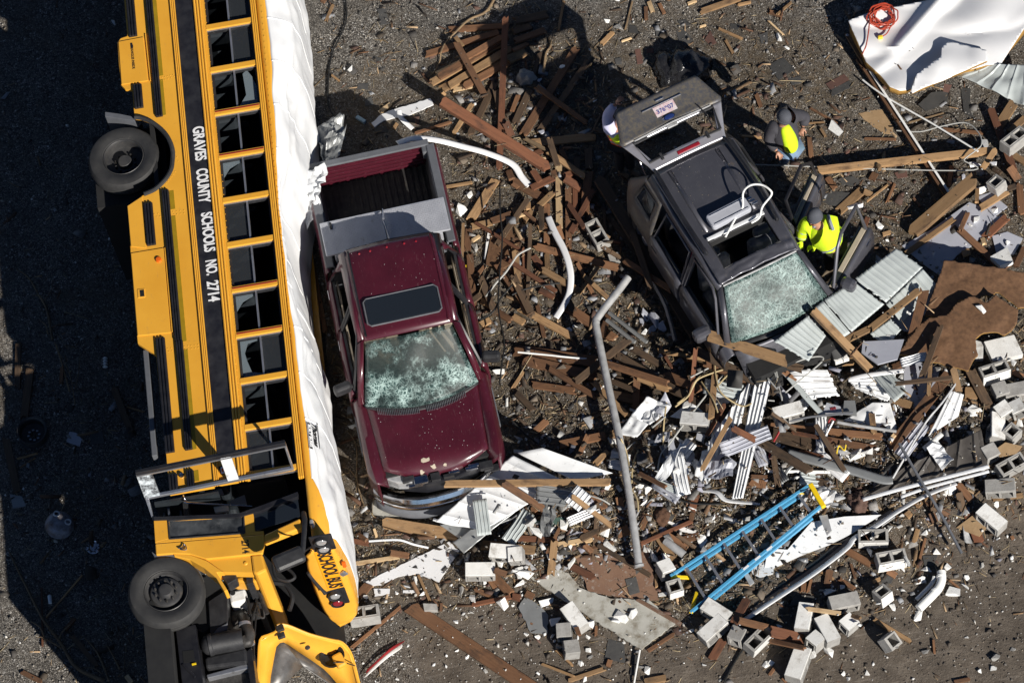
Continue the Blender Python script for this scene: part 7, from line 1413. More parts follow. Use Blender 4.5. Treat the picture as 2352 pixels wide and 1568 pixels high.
sheet('22', [(2020, 1450), (2240, 300), (2410, 245), (2125, 1440)], (.38, .66, .70, .42), 'sheetw', 'ribbed_sheet', 'long white ribbed sheet crossing under the diagonal dark beam', 4, .03, .02, (34, 44), along=0, cscale=1.5)
sheet('22', [(1660, 1300), (1750, 1010), (1800, 1000), (1800, 1330)], (.32, .42, .42, .34), 'sheetw', 'crumpled_sheet', 'bent white sheet edge beside the round hole plate', 0, 0, .06, (10, 24), cscale=4)
ribbon('22', [('22', 1740, 1360), ('22', 1880, 1380), ('22', 1960, 1450), ('22', 2090, 1470), ('22', 2280, 1482)], .09, [.32, .36, .36, .3, .28], 'sheetw', 'white_strip', 'crumpled white strip trailing below the upright ribbed sheets', 'strip', tilt=.5)
sheet('22', [(1870, 640), (1860, 420), (2130, 280), (2100, 520)], (.35, .4, .45, .4), 'sheetw', 'crumpled_sheet', 'dirty crumpled sheet under the tangled tan wires', 0, 0, .08, (14, 16), cscale=4)
block('22', 1690, 740, 1820, 755, 'face', 'a', label='white cinder block lying face up beside the diagonal beam', z=.50)
slab('22', [(1850, 1090), (1930, 1008), (2062, 1110), (2000, 1192)], 'casing', 'outlet_box', 'grey metal box with a round opening on the white sheet', 'box', .06, z=.60)
e = bpy.data.objects['outlet_box']; MB().lathe([(.055, .002), (.06, .012), (.072, .012), (.075, 0)], 20).build('ring', M_['plastic'], e, True); MB().lathe([(0, .004), (.056, .004)], 18).build('opening', M_['ink'], e)
for q, zz in (([(1430, 905), (1490, 880), (1512, 1110), (1440, 1130)], .40), ([(1560, 1010), (1640, 960), (1705, 1080), (1600, 1150)], .36), ([(1410, 1080), (1440, 1060), (1450, 1110), (1420, 1115)], .3), ([(1700, 840), (1785, 850), (1740, 915), (1690, 890)], .42), ([(1310, 920), (1340, 850), (1450, 830), (1440, 910)], .40)): slab('22', q, 'casing', 'metal_scrap', 'bent grey metal scrap below the white block', 'scrap', .03, z=zz, group='grey scraps below the white block', jag=.01)
# right part of the heap
sheet('32', [(380, 545), (120, 240), (560, 262), (660, 500)], (.50, .66, .58, .46), 'sheetw', 'ribbed_sheet', 'dented white ribbed sheet below the tan stud', 5, .02, .05, (30, 26), along=1, cscale=2.5, tear=.04)
sheet('32', [(800, 430), (735, 350), (1180, 285), (1110, 565)], (.48, .55, .50, .40), 'sheetw', 'ribbed_sheet', 'sooty white ribbed sheet with a clean upper lip', 5, .02, .03, (26, 30), along=1, cscale=2, tear=.03)
sheet('32', [(690, 730), (960, 560), (1120, 560), (1195, 820)], (.34, .40, .42, .34), 'sheetw', 'ribbed_sheet', 'sooty white sheet curling over the fuse box', 0, 0, .05, (20, 24), cscale=2.5)
ribbon('32', [('32', 735, 352), ('32', 900, 310), ('32', 1250, 265)], .07, [.60, .60, .56], 'sheetc', 'white_lip', 'clean white metal lip on the sooty sheet', 'strip')
ribbon('32', [('32', 20, 170), ('32', 170, 300), ('32', 360, 520), ('32', 520, 690)], .09, [.72, .66, .58, .5], 'sheetg', 'grey_trim', 'pale grey folded trim strip running from the tangled wires', 'trim', tilt=.3)
slab('32', [(505, 650), (540, 560), (665, 595), (685, 660)], 'casing', 'fuse_box', 'open grey fuse box with red breakers', 'fuse box', .05, z=.50)
e = bpy.data.objects['fuse_box']; [MB().box((-.03+.02*k, 0, .006), (.012, .03, .012)).build('breaker', M_['seal'], e) for k in range(4)]
slab('32', [(700, 542), (800, 540), (815, 660), (690, 645)], 'sheetb', 'meter_box', 'dark grey meter box beside the fuse box', 'box', .08, z=.50)
block('32', 185, 665, 320, 625, 'face', 'a', label='white cinder block lying face up beside the red tape', z=.52)
slab('32', [(585, 135), (690, 85), (745, 150), (620, 190)], 'blockw', 'broken_block', 'broken white block beside the lower end of the tan stud', 'rubble', .08, z=.5)
sheet('32', [(1470, 870), (1680, 455), (1795, 490), (1745, 690)], (.42, .56, .5, .42), 'sheetw', 'ribbed_sheet', 'bent white sheet propped beside the long brown board', 2, .02, .03, (16, 30), along=0, cscale=2)
sheet('32', [(1180, 350), (1260, 360), (1255, 540), (1180, 520)], (.42, .40, .36, .38), 'sheetw', 'crumpled_sheet', 'short white channel scrap at the edge of the shaded lavender panel', 0, 0, .04, (8, 10), cscale=5)
# big dark backed sheet with white lips
sheet('32', [(840, 1430), (1190, 1190), (1960, 810), (2020, 1150)], (.25, .34, .44, .34), pm('sooty_sheet', (.07, .062, .055), (.035, .03, .027), 3, rough=.6, dirt=(.28, .27, .26), damt=.3, dscale=5), 'ribbed_sheet', 'large soot blackened ribbed sheet beside the cinder blocks', 6, .035, .04, (44, 40), along=0, cscale=1.5)
for k, (pts, w_, zz, lb) in enumerate(((((870, 1450), (1150, 1370), (1400, 1305), (2030, 1145)), .06, (.36, .40, .42, .44), 'long white lip along the blackened sheet, upper of three'), (((1220, 1425), (1500, 1330), (2030, 1190)), .05, (.34, .38, .40), 'long white lip along the blackened sheet, middle of three'))): ribbon('32', [('32', *p) for p in pts], w_, zz, 'sheetw', 'white_lip', lb, 'strip')
ribbon('32', [('33', -330, 1060), ('33', 0, 840), ('33', 420, 560), ('33', 720, 330), ('33', 800, 230), ('33', 1000, 120), ('33', 1190, -10), ('32', 1450, 1410), ('32', 1730, 1300)], .08, [.12, .16, .2, .22, .24, .26, .28, .3, .3], 'sheetw', 'gutter', 'long curved white gutter edge sweeping below the ladder', 'gutter', tilt=.35)
ribbon('32', [('33', -250, 1020), ('33', 0, 780), ('33', 420, 510), ('33', 700, 290), ('33', 960, 130), ('33', 1150, 0)], .16, [.06, .08, .12, .14, .16, .18], 'rail', 'gutter_shade', 'black strip painted as shade inside the white gutter edge', 'gutter')  # black ribbon laid in as the shade inside the gutter
ribbon('32', [('32', 180, 1025), ('32', 420, 1090), ('32', 800, 1190), ('32', 1050, 1265), ('32', 1145, 1265)], .13, [.50, .48, .44, .42, .42], 'sheetb', 'metal_channel', 'bent pale grey metal channel below the thick dark timber', 'channel', .02)
wirething([('32', 1145, 1255, .42), ('32', 1270, 1040, .5), ('32', 1450, 740, .6), ('32', 1600, 560, .62), ('32', 1760, 335, .6)], .016, 'galv', 'angle_bar', 'thin metal bar rising from the bent grey channel', 'bar', 3, 4)
wirething([('32', 0, 1190, .36), ('32', 730, 1200, .34)], .024, 'pvc', 'white_pipe', 'straight white pipe under the bent grey channel', 'pipe', 2, 10)
ribbon('32', [('32', 300, 1110), ('32', 200, 1160), ('32', 140, 1260), ('32', 120, 1330)], .05, [.48, .46, .4, .34], 'sheetb', 'metal_strap', 'curling grey strap hanging off the bent channel', 'strap')
wirething([('32', 1205, 935, .58), ('32', 1400, 1270, .50), ('33', 1590, 20, .36), ('33', 1780, 375, .22)], .020, 'bedplastic', 'steel_rod', 'dark steel rod lying across the blackened sheet', 'rod', 3, 8)
for pts in (((455, 730), (510, 1015)), ((600, 730), (500, 920))): a, b = [D('32', *p) for p in pts]; wirething([('d', *a, .52), ('d', *b, .48)], .014, 'sheetw', 'slotted_angle', 'slotted white metal angle beside the red tape', 'bar', 2, 4, group='slotted angles by the red tape')
wirething([('32', 640, 740, .47), ('32', 800, 770, .46), ('32', 1180, 825, .42)], .022, 'galv', 'conduit', 'thin metal conduit below the sooty sheet', 'pipe', 2, 8)
wirething([('32', 200, 730, .5), ('32', 400, 690, .54), ('32', 780, 655, .56)], .016, 'bedplastic', 'conduit', 'dark conduit lying over the fuse box', 'pipe', 2, 8)
for pts in (((620, 720, .5), (580, 705, .52), (560, 740, .5), (600, 750, .48)), ((130, 780, .5), (80, 870, .44), (50, 920, .42)), ((30, 1000, .4), (0, 1100, .36))): ribbon('32', [('32', x, y) for x, y, _ in pts], .03, [z for *_, z in pts], 'seal', 'red_tape', 'strip of red tape caught in the sheet metal heap', 'tape')['group'] = 'red tape in the heap'
for pts in ([(620, 1090), (650, 960), (700, 1000), (715, 950)], [(230, 1420), (300, 1395), (330, 1400)]): wirething([('32', x, y, .48) for x, y in pts], .010, 'cordy', 'yellow_cable', 'yellow cable end sticking out of the heap', 'cable', group='yellow cables in the heap')
# cinder blocks on the right
block('32', 2080, 290, 2220, 240, 'core', 'a', label='white cinder block with both cores open below the lower brown panel', z=.34)
slab('32', [(1985, 0), (2260, -60), (2345, 115), (2065, 180)], 'blockw', 'block_slab', 'large white slab of joined block beside the brown panel', 'block', .12, z=[.40, .36, .34, .36])
slab('32', [(1860, 40), (1880, -20), (1980, 10), (1975, 150), (1880, 150)], 'blockw', 'broken_block', 'cracked white block under the corner of the brown panel', 'block', .12, z=.34)
for a in ((2130, 460, 2210, 430, 'side', 'n', 'half'), (2310, 460, 2400, 445, 'side', 'n', 'full'), (2165, 640, 2230, 600, 'face', 'a', 'half'), (2290, 625, 2351, 600, 'face', 'a', 'half'), (2240, 850, 2300, 790, 'core', 'n', 'half'), (2230, 1150, 2351, 1080, 'core', 'n', 'full'), (2135, 1350, 2270, 1345, 'side', 'n', 'full'), (2040, 1030, 2100, 1000, 'face', 'n', 'half')): block('32', a[0], a[1], a[2], a[3], a[4], a[5], a[6])
block('32', 2090, 800, 2085, 960, 'face', 'a', label='white cinder block stood at the end of the blackened sheet', z=.30, tilt=(0, .35))
slab('32', [(2090, 990), (2180, 925), (2335, 960), (2280, 1030), (2130, 1055)], 'plyt', 'panel_scrap', 'tan broken board among the right hand cinder blocks', 'panel', .03)
# -- lower right: blocks past the ladder
for a in ((965, 240, 1100, 235, 'core', 'a', 'full'), (1130, 440, 1250, 410, 'core', 'a', 'full'), (2050, 70, 2180, 170, 'face', 'a', 'full'), (695, 835, 830, 800, 'face', 'n', 'full'), (335, 980, 310, 1110, 'face', 'a', 'full'), (540, 1090, 620, 1230, 'face', 'a', 'full'), (740, 1030, 830, 1110, 'face', 'a', 'half'), (435, 1190, 500, 1240, 'face', 'a', 'half'), (1055, 765, 1140, 700, 'core', 'a', 'half')): block('33', a[0], a[1], a[2], a[3], a[4], a[5], a[6])
block('33', 280, 1400, 330, 1270, 'face', 'a', label='white cinder block standing alone on the mud near a short brown board', scale=1.15)
block('33', 1120, 1190, 1190, 1140, 'core', 'n', 'half', label='broken grey half block beside the slim tan stick on the mud', tilt=(.5, .3))
for a in ((1880, 925, 2000, 1000, 'face', 'a', 'full'), (1850, 1085, 1940, 1010, 'face', 'a', 'full'), (2070, 1140, 2150, 1170, 'side', 'a', 'half'), (2265, 1175, 2351, 1090, 'core', 'a', 'full'), (580, 975, 650, 1070, 'face', 'a', 'full'), (480, 1100, 550, 1095, 'face', 'n', 'half'), (1495, 700, 1560, 680, 'core', 'a', 'half'), (1410, 525, 1500, 480, 'face', 'a', 'half'), (545, 1260, 560, 1340, 'face', 'n', 'half'), (40, 400, 110, 395, 'face', 'a', 'half')): block('23', a[0], a[1], a[2], a[3], a[4], a[5], a[6])
for a in ((2060, 545, 2180, 540, 'face', 'a', 'full'), (2290, 375, 2390, 385, 'face', 'a', 'full')): block('13', a[0], a[1], a[2], a[3], a[4], a[5], a[6])
block('13', 1000, 950, 1130, 930, 'core', 'n', label='broken grey cinder block lying ahead of the bus front cap')
slab('13', [(1535, 835), (1660, 840), (1665, 895), (1545, 895)], 'conc', 'broken_block', 'small grey block piece at the end of the large reddish board', 'rubble', .08)
# -- bottom: boards, rusty board, grey board, ladder, pipe
slab('23', [(170, 600), (330, 480), (520, 560), (620, 690), (900, 790), (1250, 800), (1510, 1010), (1260, 1200), (1190, 1260), (730, 970), (380, 740)], 'greyb', 'grey_board', 'long dirty grey board with worn paint under the rusty board', 'panel', .03, jag=.01)
slab('23', [(580, 400), (950, 360), (1050, 440), (1190, 420), (1195, 255), (1245, 290), (1275, 440), (1350, 805), (1150, 800), (700, 725)], 'rust', 'rusty_board', 'rust coloured fibreboard at the foot of the galvanised pipe', 'panel', .02, jag=.01)
slab('23', [(1040, 615), (1140, 590), (1175, 730), (1080, 760)], 'shingle', 'shingle', 'black shingle piece lying on the rusty board', 'shingle', .01)
slab('23', [(885, 1160), (1030, 1200), (1045, 1380), (850, 1340)], 'shingle', 'shingle', 'large black shingle below the dirty grey board', 'shingle', .012)
slab('23', [(1110, 1310), (1160, 1310), (1150, 1500), (1085, 1490)], 'shingle', 'shingle', 'narrow black shingle beside the thin white rod', 'shingle', .012)
slab('23', [(60, 870), (130, 760), (220, 830), (330, 940), (325, 1110), (170, 1100)], 'sheetb', 'grey_slab', 'flat grey slab piece beside the dirty grey board', 'slab', .02, jag=.01)
slab('23', [(1140, 800), (1170, 790), (1560, 1010), (1545, 1035)], 'rust', 'edge_strip', 'nailed strip along the edge of the dirty grey board', 'strip', .03)
planks('23', [(360, 310, 770, 242, 46, 'pale'), (700, 340, 945, 270, 30, 'brown'), (510, 1550, 862, 1432, 36, 'tanw'), (400, 1260, 562, 1412, 22, 'tanw'), (640, 160, 850, 260, 34, 'brown'), (1290, 150, 1505, 465, 70, 'tanw', dict(label='tan board with a grey end beside the vent pipe')), (660, 300, 740, 370, 50, 'brown'), (1180, 160, 1260, 20, 50, 'brown'), (2165, 790, 2030, 1030, 72, 'red_', dict(label='reddish board end poking out between white blocks')), (1945, 1165, 1830, 1360, 72, 'red_', dict(label='short reddish board lying alone on the mud')), (2070, 990, 2351, 1060, 60, 'brown'), (1240, 1280, 1500, 1110, 30, 'brown'), (270, 1390, 580, 1510, 18, 'tanw'), (880, 1420, 905, 1350, 40, 'brown'), (1320, 560, 1330, 690, 24, 'tanw'), (0, 770, 85, 790, 60, 'red_'), (120, 740, 200, 780, 60, 'brown'), (1420, 200, 1620, 330, 50, 'brown'), (1560, 260, 1730, 210, 60, 'brown'), (1500, 200, 1770, 385, 30, 'old'), (1210, 1560, 1420, 1520, 60, 'tanw'), (1640, 100, 1660, 0, 40, 'brown'), (240, 300, 260, 180, 16, 'brown'), (320, 380, 440, 140, 24, 'brown'), (590, 1050, 620, 1140, 40, 'brown'), (770, 1140, 775, 1040, 24, 'brown'), (960, 200, 1080, 160, 90, 'brown')])
planks('33', [(960, 975, 1320, 1192, 36, 'tanw', dict(label='slim tan stick lying alone on the mud')), (340, 882, 680, 930, 34, 'pale', dict(label='pale stick lying over a white block')), (700, 935, 860, 975, 36, 'tanw'), (710, 345, 965, 490, 60, 'brown'), (0, 1085, 330, 1165, 100, 'red_', dict(label='broad reddish board between the white blocks on the mud')), (0, 1175, 350, 1250, 42, 'brown'), (1835, 0, 1945, 280, 92, 'red_', dict(label='reddish board leaning beside the lone white block')), (470, 540, 610, 620, 22, 'tanw'), (760, 470, 805, 620, 22, 'brown'), (330, 640, 325, 730, 44, 'brown'), (400, 610, 365, 740, 24, 'brown'), (650, 610, 800, 710, 40, 'brown'), (1370, 520, 1450, 230, 20, 'brown'), (1100, 540, 1180, 590, 60, 'brown'), (1500, 0, 1540, 100, 60, 'brown'), (1660, 620, 1760, 700, 20, 'brown'), (1520, 1160, 1530, 1300, 20, 'brown'), (570, 520, 540, 690, 60, 'brown'), (960, 640, 1035, 610, 30, 'tanw'), (1270, 40, 1320, 0, 60, 'tanw'), (1380, 150, 1340, 280, 40, 'tanw'), (2230, 240, 2260, 225, 30, 'brown'), (10, 1500, 60, 1430, 24, 'brown'), (130, 1520, 170, 1560, 30, 'brown'), (1700, 1560, 1860, 1530, 30, 'brown')])
slab('33', [(1730, 140), (1890, 20), (2012, 132), (1940, 222)], 'plyt', 'plywood_scrap', 'square tan plywood scrap behind the leaning reddish board', 'panel', .015)
slab('33', [(1420, 400), (1560, 390), (1520, 490), (1440, 500)], 'shingle', 'shingle', 'dark shingle near the white pipe elbow', 'shingle', .012); slab('33', [(1050, 570), (1180, 560), (1130, 650), (1040, 640)], 'shingle', 'shingle', 'dark shingle below the two core white blocks', 'shingle', .012)
slab('33', [(190, 860), (250, 750), (420, 770), (450, 840), (300, 850)], 'shingle', 'roofing_felt', 'folded black roofing felt behind the white block', 'felt', .04)
planks('13', [(850, 255, 1050, 292, 42, 'red_'), (895, 475, 1330, 408, 34, 'pale'), (1220, 370, 1412, 400, 52, 'brown'), (870, 1250, 1340, 862, 26, 'brown', dict(label='slim brown stick lying beside the torn red and white banner')), (475, 1110, 705, 872, 20, 'brown'), (2185, 590, 2351, 760, 82, 'brown'), (2000, 700, 2180, 782, 40, 'brown'), (1980, 852, 2351, 775, 36, 'red_'), (2180, 530, 2310, 572, 50, 'brown'), (600, 990, 780, 960, 40, 'brown'), (810, 810, 900, 760, 40, 'tanw'), (640, 960, 780, 900, 80, 'red_'), (600, 1060, 730, 1140, 40, 'brown'), (930, 200, 1020, 260, 40, 'brown'), (1085, 150, 1110, 230, 24, 'pale'), (2140, 610, 2200, 700, 44, 'brown'), (1700, 910, 1705, 830, 24, 'brown'), (400, 1060, 560, 810, 24, 'tanw'), (1490, 570, 1600, 820, 24, 'tanw'), (930, 790, 1040, 660, 80, 'brown'), (540, 840, 440, 950, 30, 'tanw')])
plank('d', 937, 1390, 1262, 1606, 33, 'brown', label='large reddish board lying alone on the mud ahead of the pickup', th=.03)
slab('13', [(1000, 640), (1400, 450), (1780, 265), (1830, 330), (1870, 350), (1680, 640), (1480, 560), (1300, 590), (1150, 665), (1040, 675)], 'sheetc', 'white_sheet', 'long pointed clean white sheet in front of the bus', 'metal sheet', .015, jag=.006)
slab('13', [(1080, 700), (1230, 700), (1225, 745), (1090, 772)], 'sheetc', 'white_scrap', 'small white scrap below the pointed white sheet', 'scrap', .012); slab('13', [(1350, 715), (1480, 712), (1470, 738), (1350, 738)], 'sheetc', 'white_scrap', 'narrow white scrap below the pointed white sheet', 'scrap', .012)
sheet('13', [(1815, 280), (2000, 140), (2420, -30), (1910, 380)], (.30, .40, .50, .28), 'sheetb', 'bent_sheet', 'bent grey metal strip meeting the pointed white sheet', 0, 0, .04, (10, 30), cscale=3)
wirething([('13', 1040, 265, .3), ('13', 1200, 255, .34), ('13', 1330, 256, .34), ('13', 1450, 295, .3), ('13', 1585, 325, .26)], .015, 'sheetw', 'white_trim_strip', 'thin bent white trim in front of the pickup bumper', 'trim', 4, 6)
wirething([('13', 1630, 65, .4), ('13', 1800, 110, .38), ('13', 1950, 125, .36)], .02, 'sheetw', 'white_trim_strip', 'short white trim piece on the squared tan timber', 'trim', 3, 6)
bn = thing('banner', 'torn red and white cloth banner on the mud near the bus hood', 'banner')
G = [[W(*D('13', *p), .05+.02*(k % 3)) for p in pp] for k, pp in enumerate((((965, 1550), (1000, 1500), (1010, 1440)), ((1060, 1470), (1060, 1430), (1080, 1390)), ((1180, 1360), (1170, 1330), (1190, 1280)), ((1260, 1300), (1255, 1260), (1265, 1220)), ((1330, 1260), (1320, 1220), (1325, 1192)), ((1350, 1230), (1345, 1200), (1390, 1165))))]
bn.matrix_world = Matrix.Translation(G[2][1]); off_ = bn.matrix_world.translation.copy()
MB().grid([[a-off_, b-off_] for a, b, c in G]).build('white_half', M_['foam'], bn, True, solid=.005, sub=1); MB().grid([[b-off_, c-off_] for a, b, c in G]).build('red_half', pm('red_cloth', (.30, .015, .02), rough=.8), bn, True, solid=.005, sub=1)
slab('12', [(1065, 1480), (1110, 1430), (1250, 1442), (1460, 1535), (1400, 1600), (1180, 1610), (1070, 1560)], 'greyb', 'broken_slab', 'broken grey slab under the pickup front bumper', 'slab', .07, jag=.01)
branch([(990, 1510), (930, 1280), (920, 960), (830, 810)], '12', .012, 'bare twig lying between the bus roof and pickup fender', [[(920, 960), (960, 880), (950, 830)], [(920, 1250), (860, 1180), (800, 1150)]])
wirething([('d', 1443, 637, .52), ('d', 1420, 668, .52), ('d', 1374, 727, .52), ('d', 1369, 742, .52), ('d', 1371, 760, .52), ('d', 1400, 900, .52), ('d', 1428, 1034, .50), ('d', 1451, 1176, .42), ('d', 1467, 1296, .30)], .052, 'galv', 'steel_pipe', 'long bent galvanised pipe lying over the debris', 'pipe', 4, 16)
pf = WT('d', 1467, 1296, .30); MB().tube([Vector((0, 0, 0)), Vector((.002, -.03, -.012))], .068, 18).build('pipe_flange', M_['galv'], bpy.data.objects['steel_pipe'], True).matrix_world = Matrix.Translation(pf)
o = wirething([('23', 1410, 260, .25), ('23', 1490, 322, .25), ('23', 1580, 390, .22)], .055, 'galv', 'vent_pipe', 'short galvanised vent pipe beside the tan board', 'pipe', 3, 16)
wirething([('22', 55, 98, .22), ('22', 370, 128, .24), ('22', 470, 140, .24), ('22', 990, 188, .2)], .013, 'pvc', 'white_rod', 'long thin white rod lying on the brown boards near the pipe', 'rod', 3, 8)
plank('d', 1408, 811, 1863, 1084, 18, 'old', z=(.34, .60), label='long dark diagonal beam lying over the white sheet metal', th=.06)
wirething([('23', 1175, 1262, .1), ('23', 1120, 1575, .06)], .012, 'pvc', 'white_rod', 'short thin white rod below the dirty grey board', 'rod', 2, 6)
for a, b, lb in (((890, 1300), (1240, 1575), 'upper'), ((870, 1370), (1130, 1575), 'lower')): wirething([('21', *a, .2), ('21', *b, .22)], .03, 'sheetb', 'metal_rail', '%s of two grey metal rails beside the bent pipe' % lb, 'rail', 2, 4)
wirething([('21', 1235, 890, .25), ('21', 1330, 1080, .25), ('21', 1420, 1260, .22), ('21', 1500, 1560, .2)], .03, 'sheetb', 'metal_channel', 'grey metal channel lying beside the dark beam and SUV', 'channel', 2, 4)
for x, y, s in ((1230, 1345, 110), (1190, 1400, 90), (1330, 1400, 150), (1400, 1450, 130), (1290, 1470, 80), (1290, 1020, 50), (840, 1180, 34), (590, 1440, 60), (520, 1475, 70), (1220, 1500, 60)): chunk('21', x, y, s, 'sheetl' if s > 70 else 'foam', what='pale plastic fragment')
wirething([('22', 870, 1090, .45), ('22', 1000, 1090, .44), ('22', 1100, 1260, .4), ('22', 1300, 1340, .38), ('22', 1500, 1440, .36), ('22', 1700, 1490, .34), ('22', 1930, 1488, .34)], .013, 'wire', 'black_cable', 'black cable sagging below the white sheets', 'cable')
wirething([('33', -10, 900, .12), ('23', 2300, 970, .12), ('23', 2200, 1150, .1), ('23', 2060, 1350, .05), ('23', 1940, 1570, .04)], .013, 'wire', 'black_cable', 'black cable running down the mud past the white blocks', 'cable')
wirething([('22', 0, 725, .3), ('22', 100, 830, .25), ('22', 240, 940, .2)], .012, 'wire', 'black_cable', 'black cable passing under the nail plate board', 'cable')
TW = [[(1640, 330), (1850, 225), (2000, 190), (2150, 280), (2260, 380), (2370, 410)], [(2030, 200), (1960, 100), (1870, 180), (1880, 350), (1930, 480), (2100, 590), (2200, 570)], [(1740, 370), (1850, 540), (1890, 650)], [(1990, 240), (1700, 600), (1460, 920), (1360, 1060), (1330, 1330)], [(1520, 570), (1640, 470), (1720, 340), (2000, 240)], [(1500, 600), (1620, 500), (1690, 360), (1830, 260), (2080, 200)], [(1880, 170), (2000, 130), (2200, 140), (2351, 210)], [(1100, 1300), (1110, 1130), (1160, 1000)], [(1390, 960), (1395, 760), (1420, 560)], [(1290, 790), (1350, 740), (1410, 690)], [(1100, 1350), (1150, 1450), (1160, 1560)], [(1000, 890), (1050, 1010), (1080, 1160)], [(560, 1370), (800, 1440), (900, 1495)], [(2100, 330), (2200, 240), (2330, 240), (2400, 330)], [(1880, 420), (1960, 330), (2040, 270), (2200, 300)]]
for k, pts in enumerate(TW): wirething([('22', x, y, .62+.05*math.sin(x*.02+k)-(.2 if y > 900 else 0)) for x, y in pts], .011, 'wiret' if k % 3 else 'wireg', 'loose_wire', 'thin tan wire from the tangle over the white sheets' if k % 3 else 'thin grey wire from the tangle over the white sheets', 'wire', group='tangled wires over the sheets')
for pts in ([(0, 200), (60, 280), (130, 540)], [(70, 0), (75, 250), (90, 330)], [(160, 470), (300, 350), (490, 190), (490, 140), (380, 150), (250, 190)], [(0, 340), (100, 460), (130, 520)], [(0, 540), (60, 545)]): wirething([('32', x, y, .78) for x, y in pts], .010, 'wireg', 'loose_wire', 'grey wire looping above the pale folded trim', 'wire', group='grey wires above the trim')
# blue stepladder
lz = (.34, .62)
A1, A2 = WT('d', 1541, 1324, .24), WT('d', 1858, 1117, .52); B1, B2 = WT('d', 1587, 1407, .20), WT('d', 1886, 1164, .50)
lad = thing('step_ladder', 'blue fibreglass stepladder lying on the debris', 'ladder', frame(A1, A2-A1)); LI = lad.matrix_world.inverted()
lo = lambda v: LI @ v
for a, b in ((A1, A2), (B1, B2)):
    Mr = frame(lo((a+b)/2), lo(b)-lo(a)); L = (b-a).length; MB().box((0, 0, 0), (L, .012, .05)).box((0, .01, .023), (L, .028, .007)).box((0, .01, -.023), (L, .028, .007)).build('side_rail', M_['ladder'], lad, M=Mr)
for k in range(7):
    t_ = (k+.8)/7.4; a, b = A1.lerp(A2, t_), B1.lerp(B2, t_+.012); MB().box((0, 0, 0), ((b-a).length, .038, .016)).build('rung', M_['alu'], lad, M=frame(lo((a+b)/2), lo(b)-lo(a)), bevel=.004)
Mt = frame(lo((A2+B2)/2), lo(B2)-lo(A2)); MB().box((0, .03, 0), ((B2-A2).length+.05, .07, .07)).build('top_cap', M_['ladyel'], lad, M=Mt, bevel=.015)
for a, b in ((A1, ('23', 1640, 600, .18)), (B1, ('23', 1700, 730, .16))): q = WT(*b); MB().box((0, 0, 0), ((q-a).length, .05, .03)).build('spreader', M_['ladyel'], lad, M=frame(lo((a+q)/2), lo(q)-lo(a)), bevel=.008)
for a, b in ((A1, A2), (B1, B2)):
    p, q = a.lerp(b, .12)-Vector((0, 0, .12)), a.lerp(b, .93)-Vector((0, 0, .1)); MB().box((0, 0, 0), ((q-p).length, .03, .05)).build('rear_leg', M_['ladder'], lad, M=frame(lo((p+q)/2), lo(q)-lo(p)))
for k in range(3): p = B1.lerp(B2, .42+.09*k)+Vector((0, 0, .044)); MB().box((0, 0, 0), (.09, .03, .002)).build('label', M_['inkw'], lad, M=frame(lo(p)+Vector((0, -.01, 0)), lo(B2)-lo(B1)))
# white panels under the ladder, white door
slab('33', [(-40, 560), (0, 330), (180, 340), (400, 90), (700, 40), (1040, 20), (760, 200), (560, 300), (300, 400)], 'sheetw', 'white_wallboard', 'dirty white wall panel under the upper end of the ladder', 'panel', .03, z=[.10, .2, .2, .26, .26, .26, .2, .16, .13])
slab('23', [(2080, 330), (2351, 200), (2420, 250), (2400, 560), (2235, 612), (2180, 500)], 'sheetw', 'white_wallboard', 'cracked white panel behind the ladder rungs', 'panel', .03, z=.12)
slab('33', [(470, 30), (545, 20), (585, 165), (540, 205)], 'galv', 'steel_bracket', 'galvanised bracket lying on the dirty white panel', 'bracket', .03, z=.40)
slab('23', [(2095, 510), (2130, 500), (2225, 640), (2185, 670)], 'galv', 'steel_bracket', 'galvanised bracket below the ladder rail', 'bracket', .03, z=.2)
slab('23', [(1410, 80), (1440, 75), (1785, 222), (1560, 170)], 'foam', 'white_scrap', 'pointed white trim scrap above the vent pipe', 'scrap', .02)
slab('23', [(200, 95), (300, 60), (490, 40), (460, 125), (280, 165)], pm('green_tarp', (.07, .12, .10), (.05, .09, .075), 5, rough=.6), 'tarp_scrap', 'dull green tarp scrap in front of the white ribbed sheet', 'tarp', .015, jag=.02)
lump('23', 1385, 40, .11, .13, .09, pm('brown_fibre', (.14, .07, .04), (.09, .045, .025), 20, rough=.95, bmp=1, bscale=80), 'fibre_clump', 'rough brown fibre clump beside the pipe', 'clump', .3, 6)
lump('32', 830, 1500, .13, .15, .12, pm('brown_felt', (.13, .08, .06), (.09, .05, .04), 12, rough=.95, bmp=.8, bscale=40), 'felt_clump', 'ragged brown felt clump above the ladder top cap', 'clump', .5, 3)
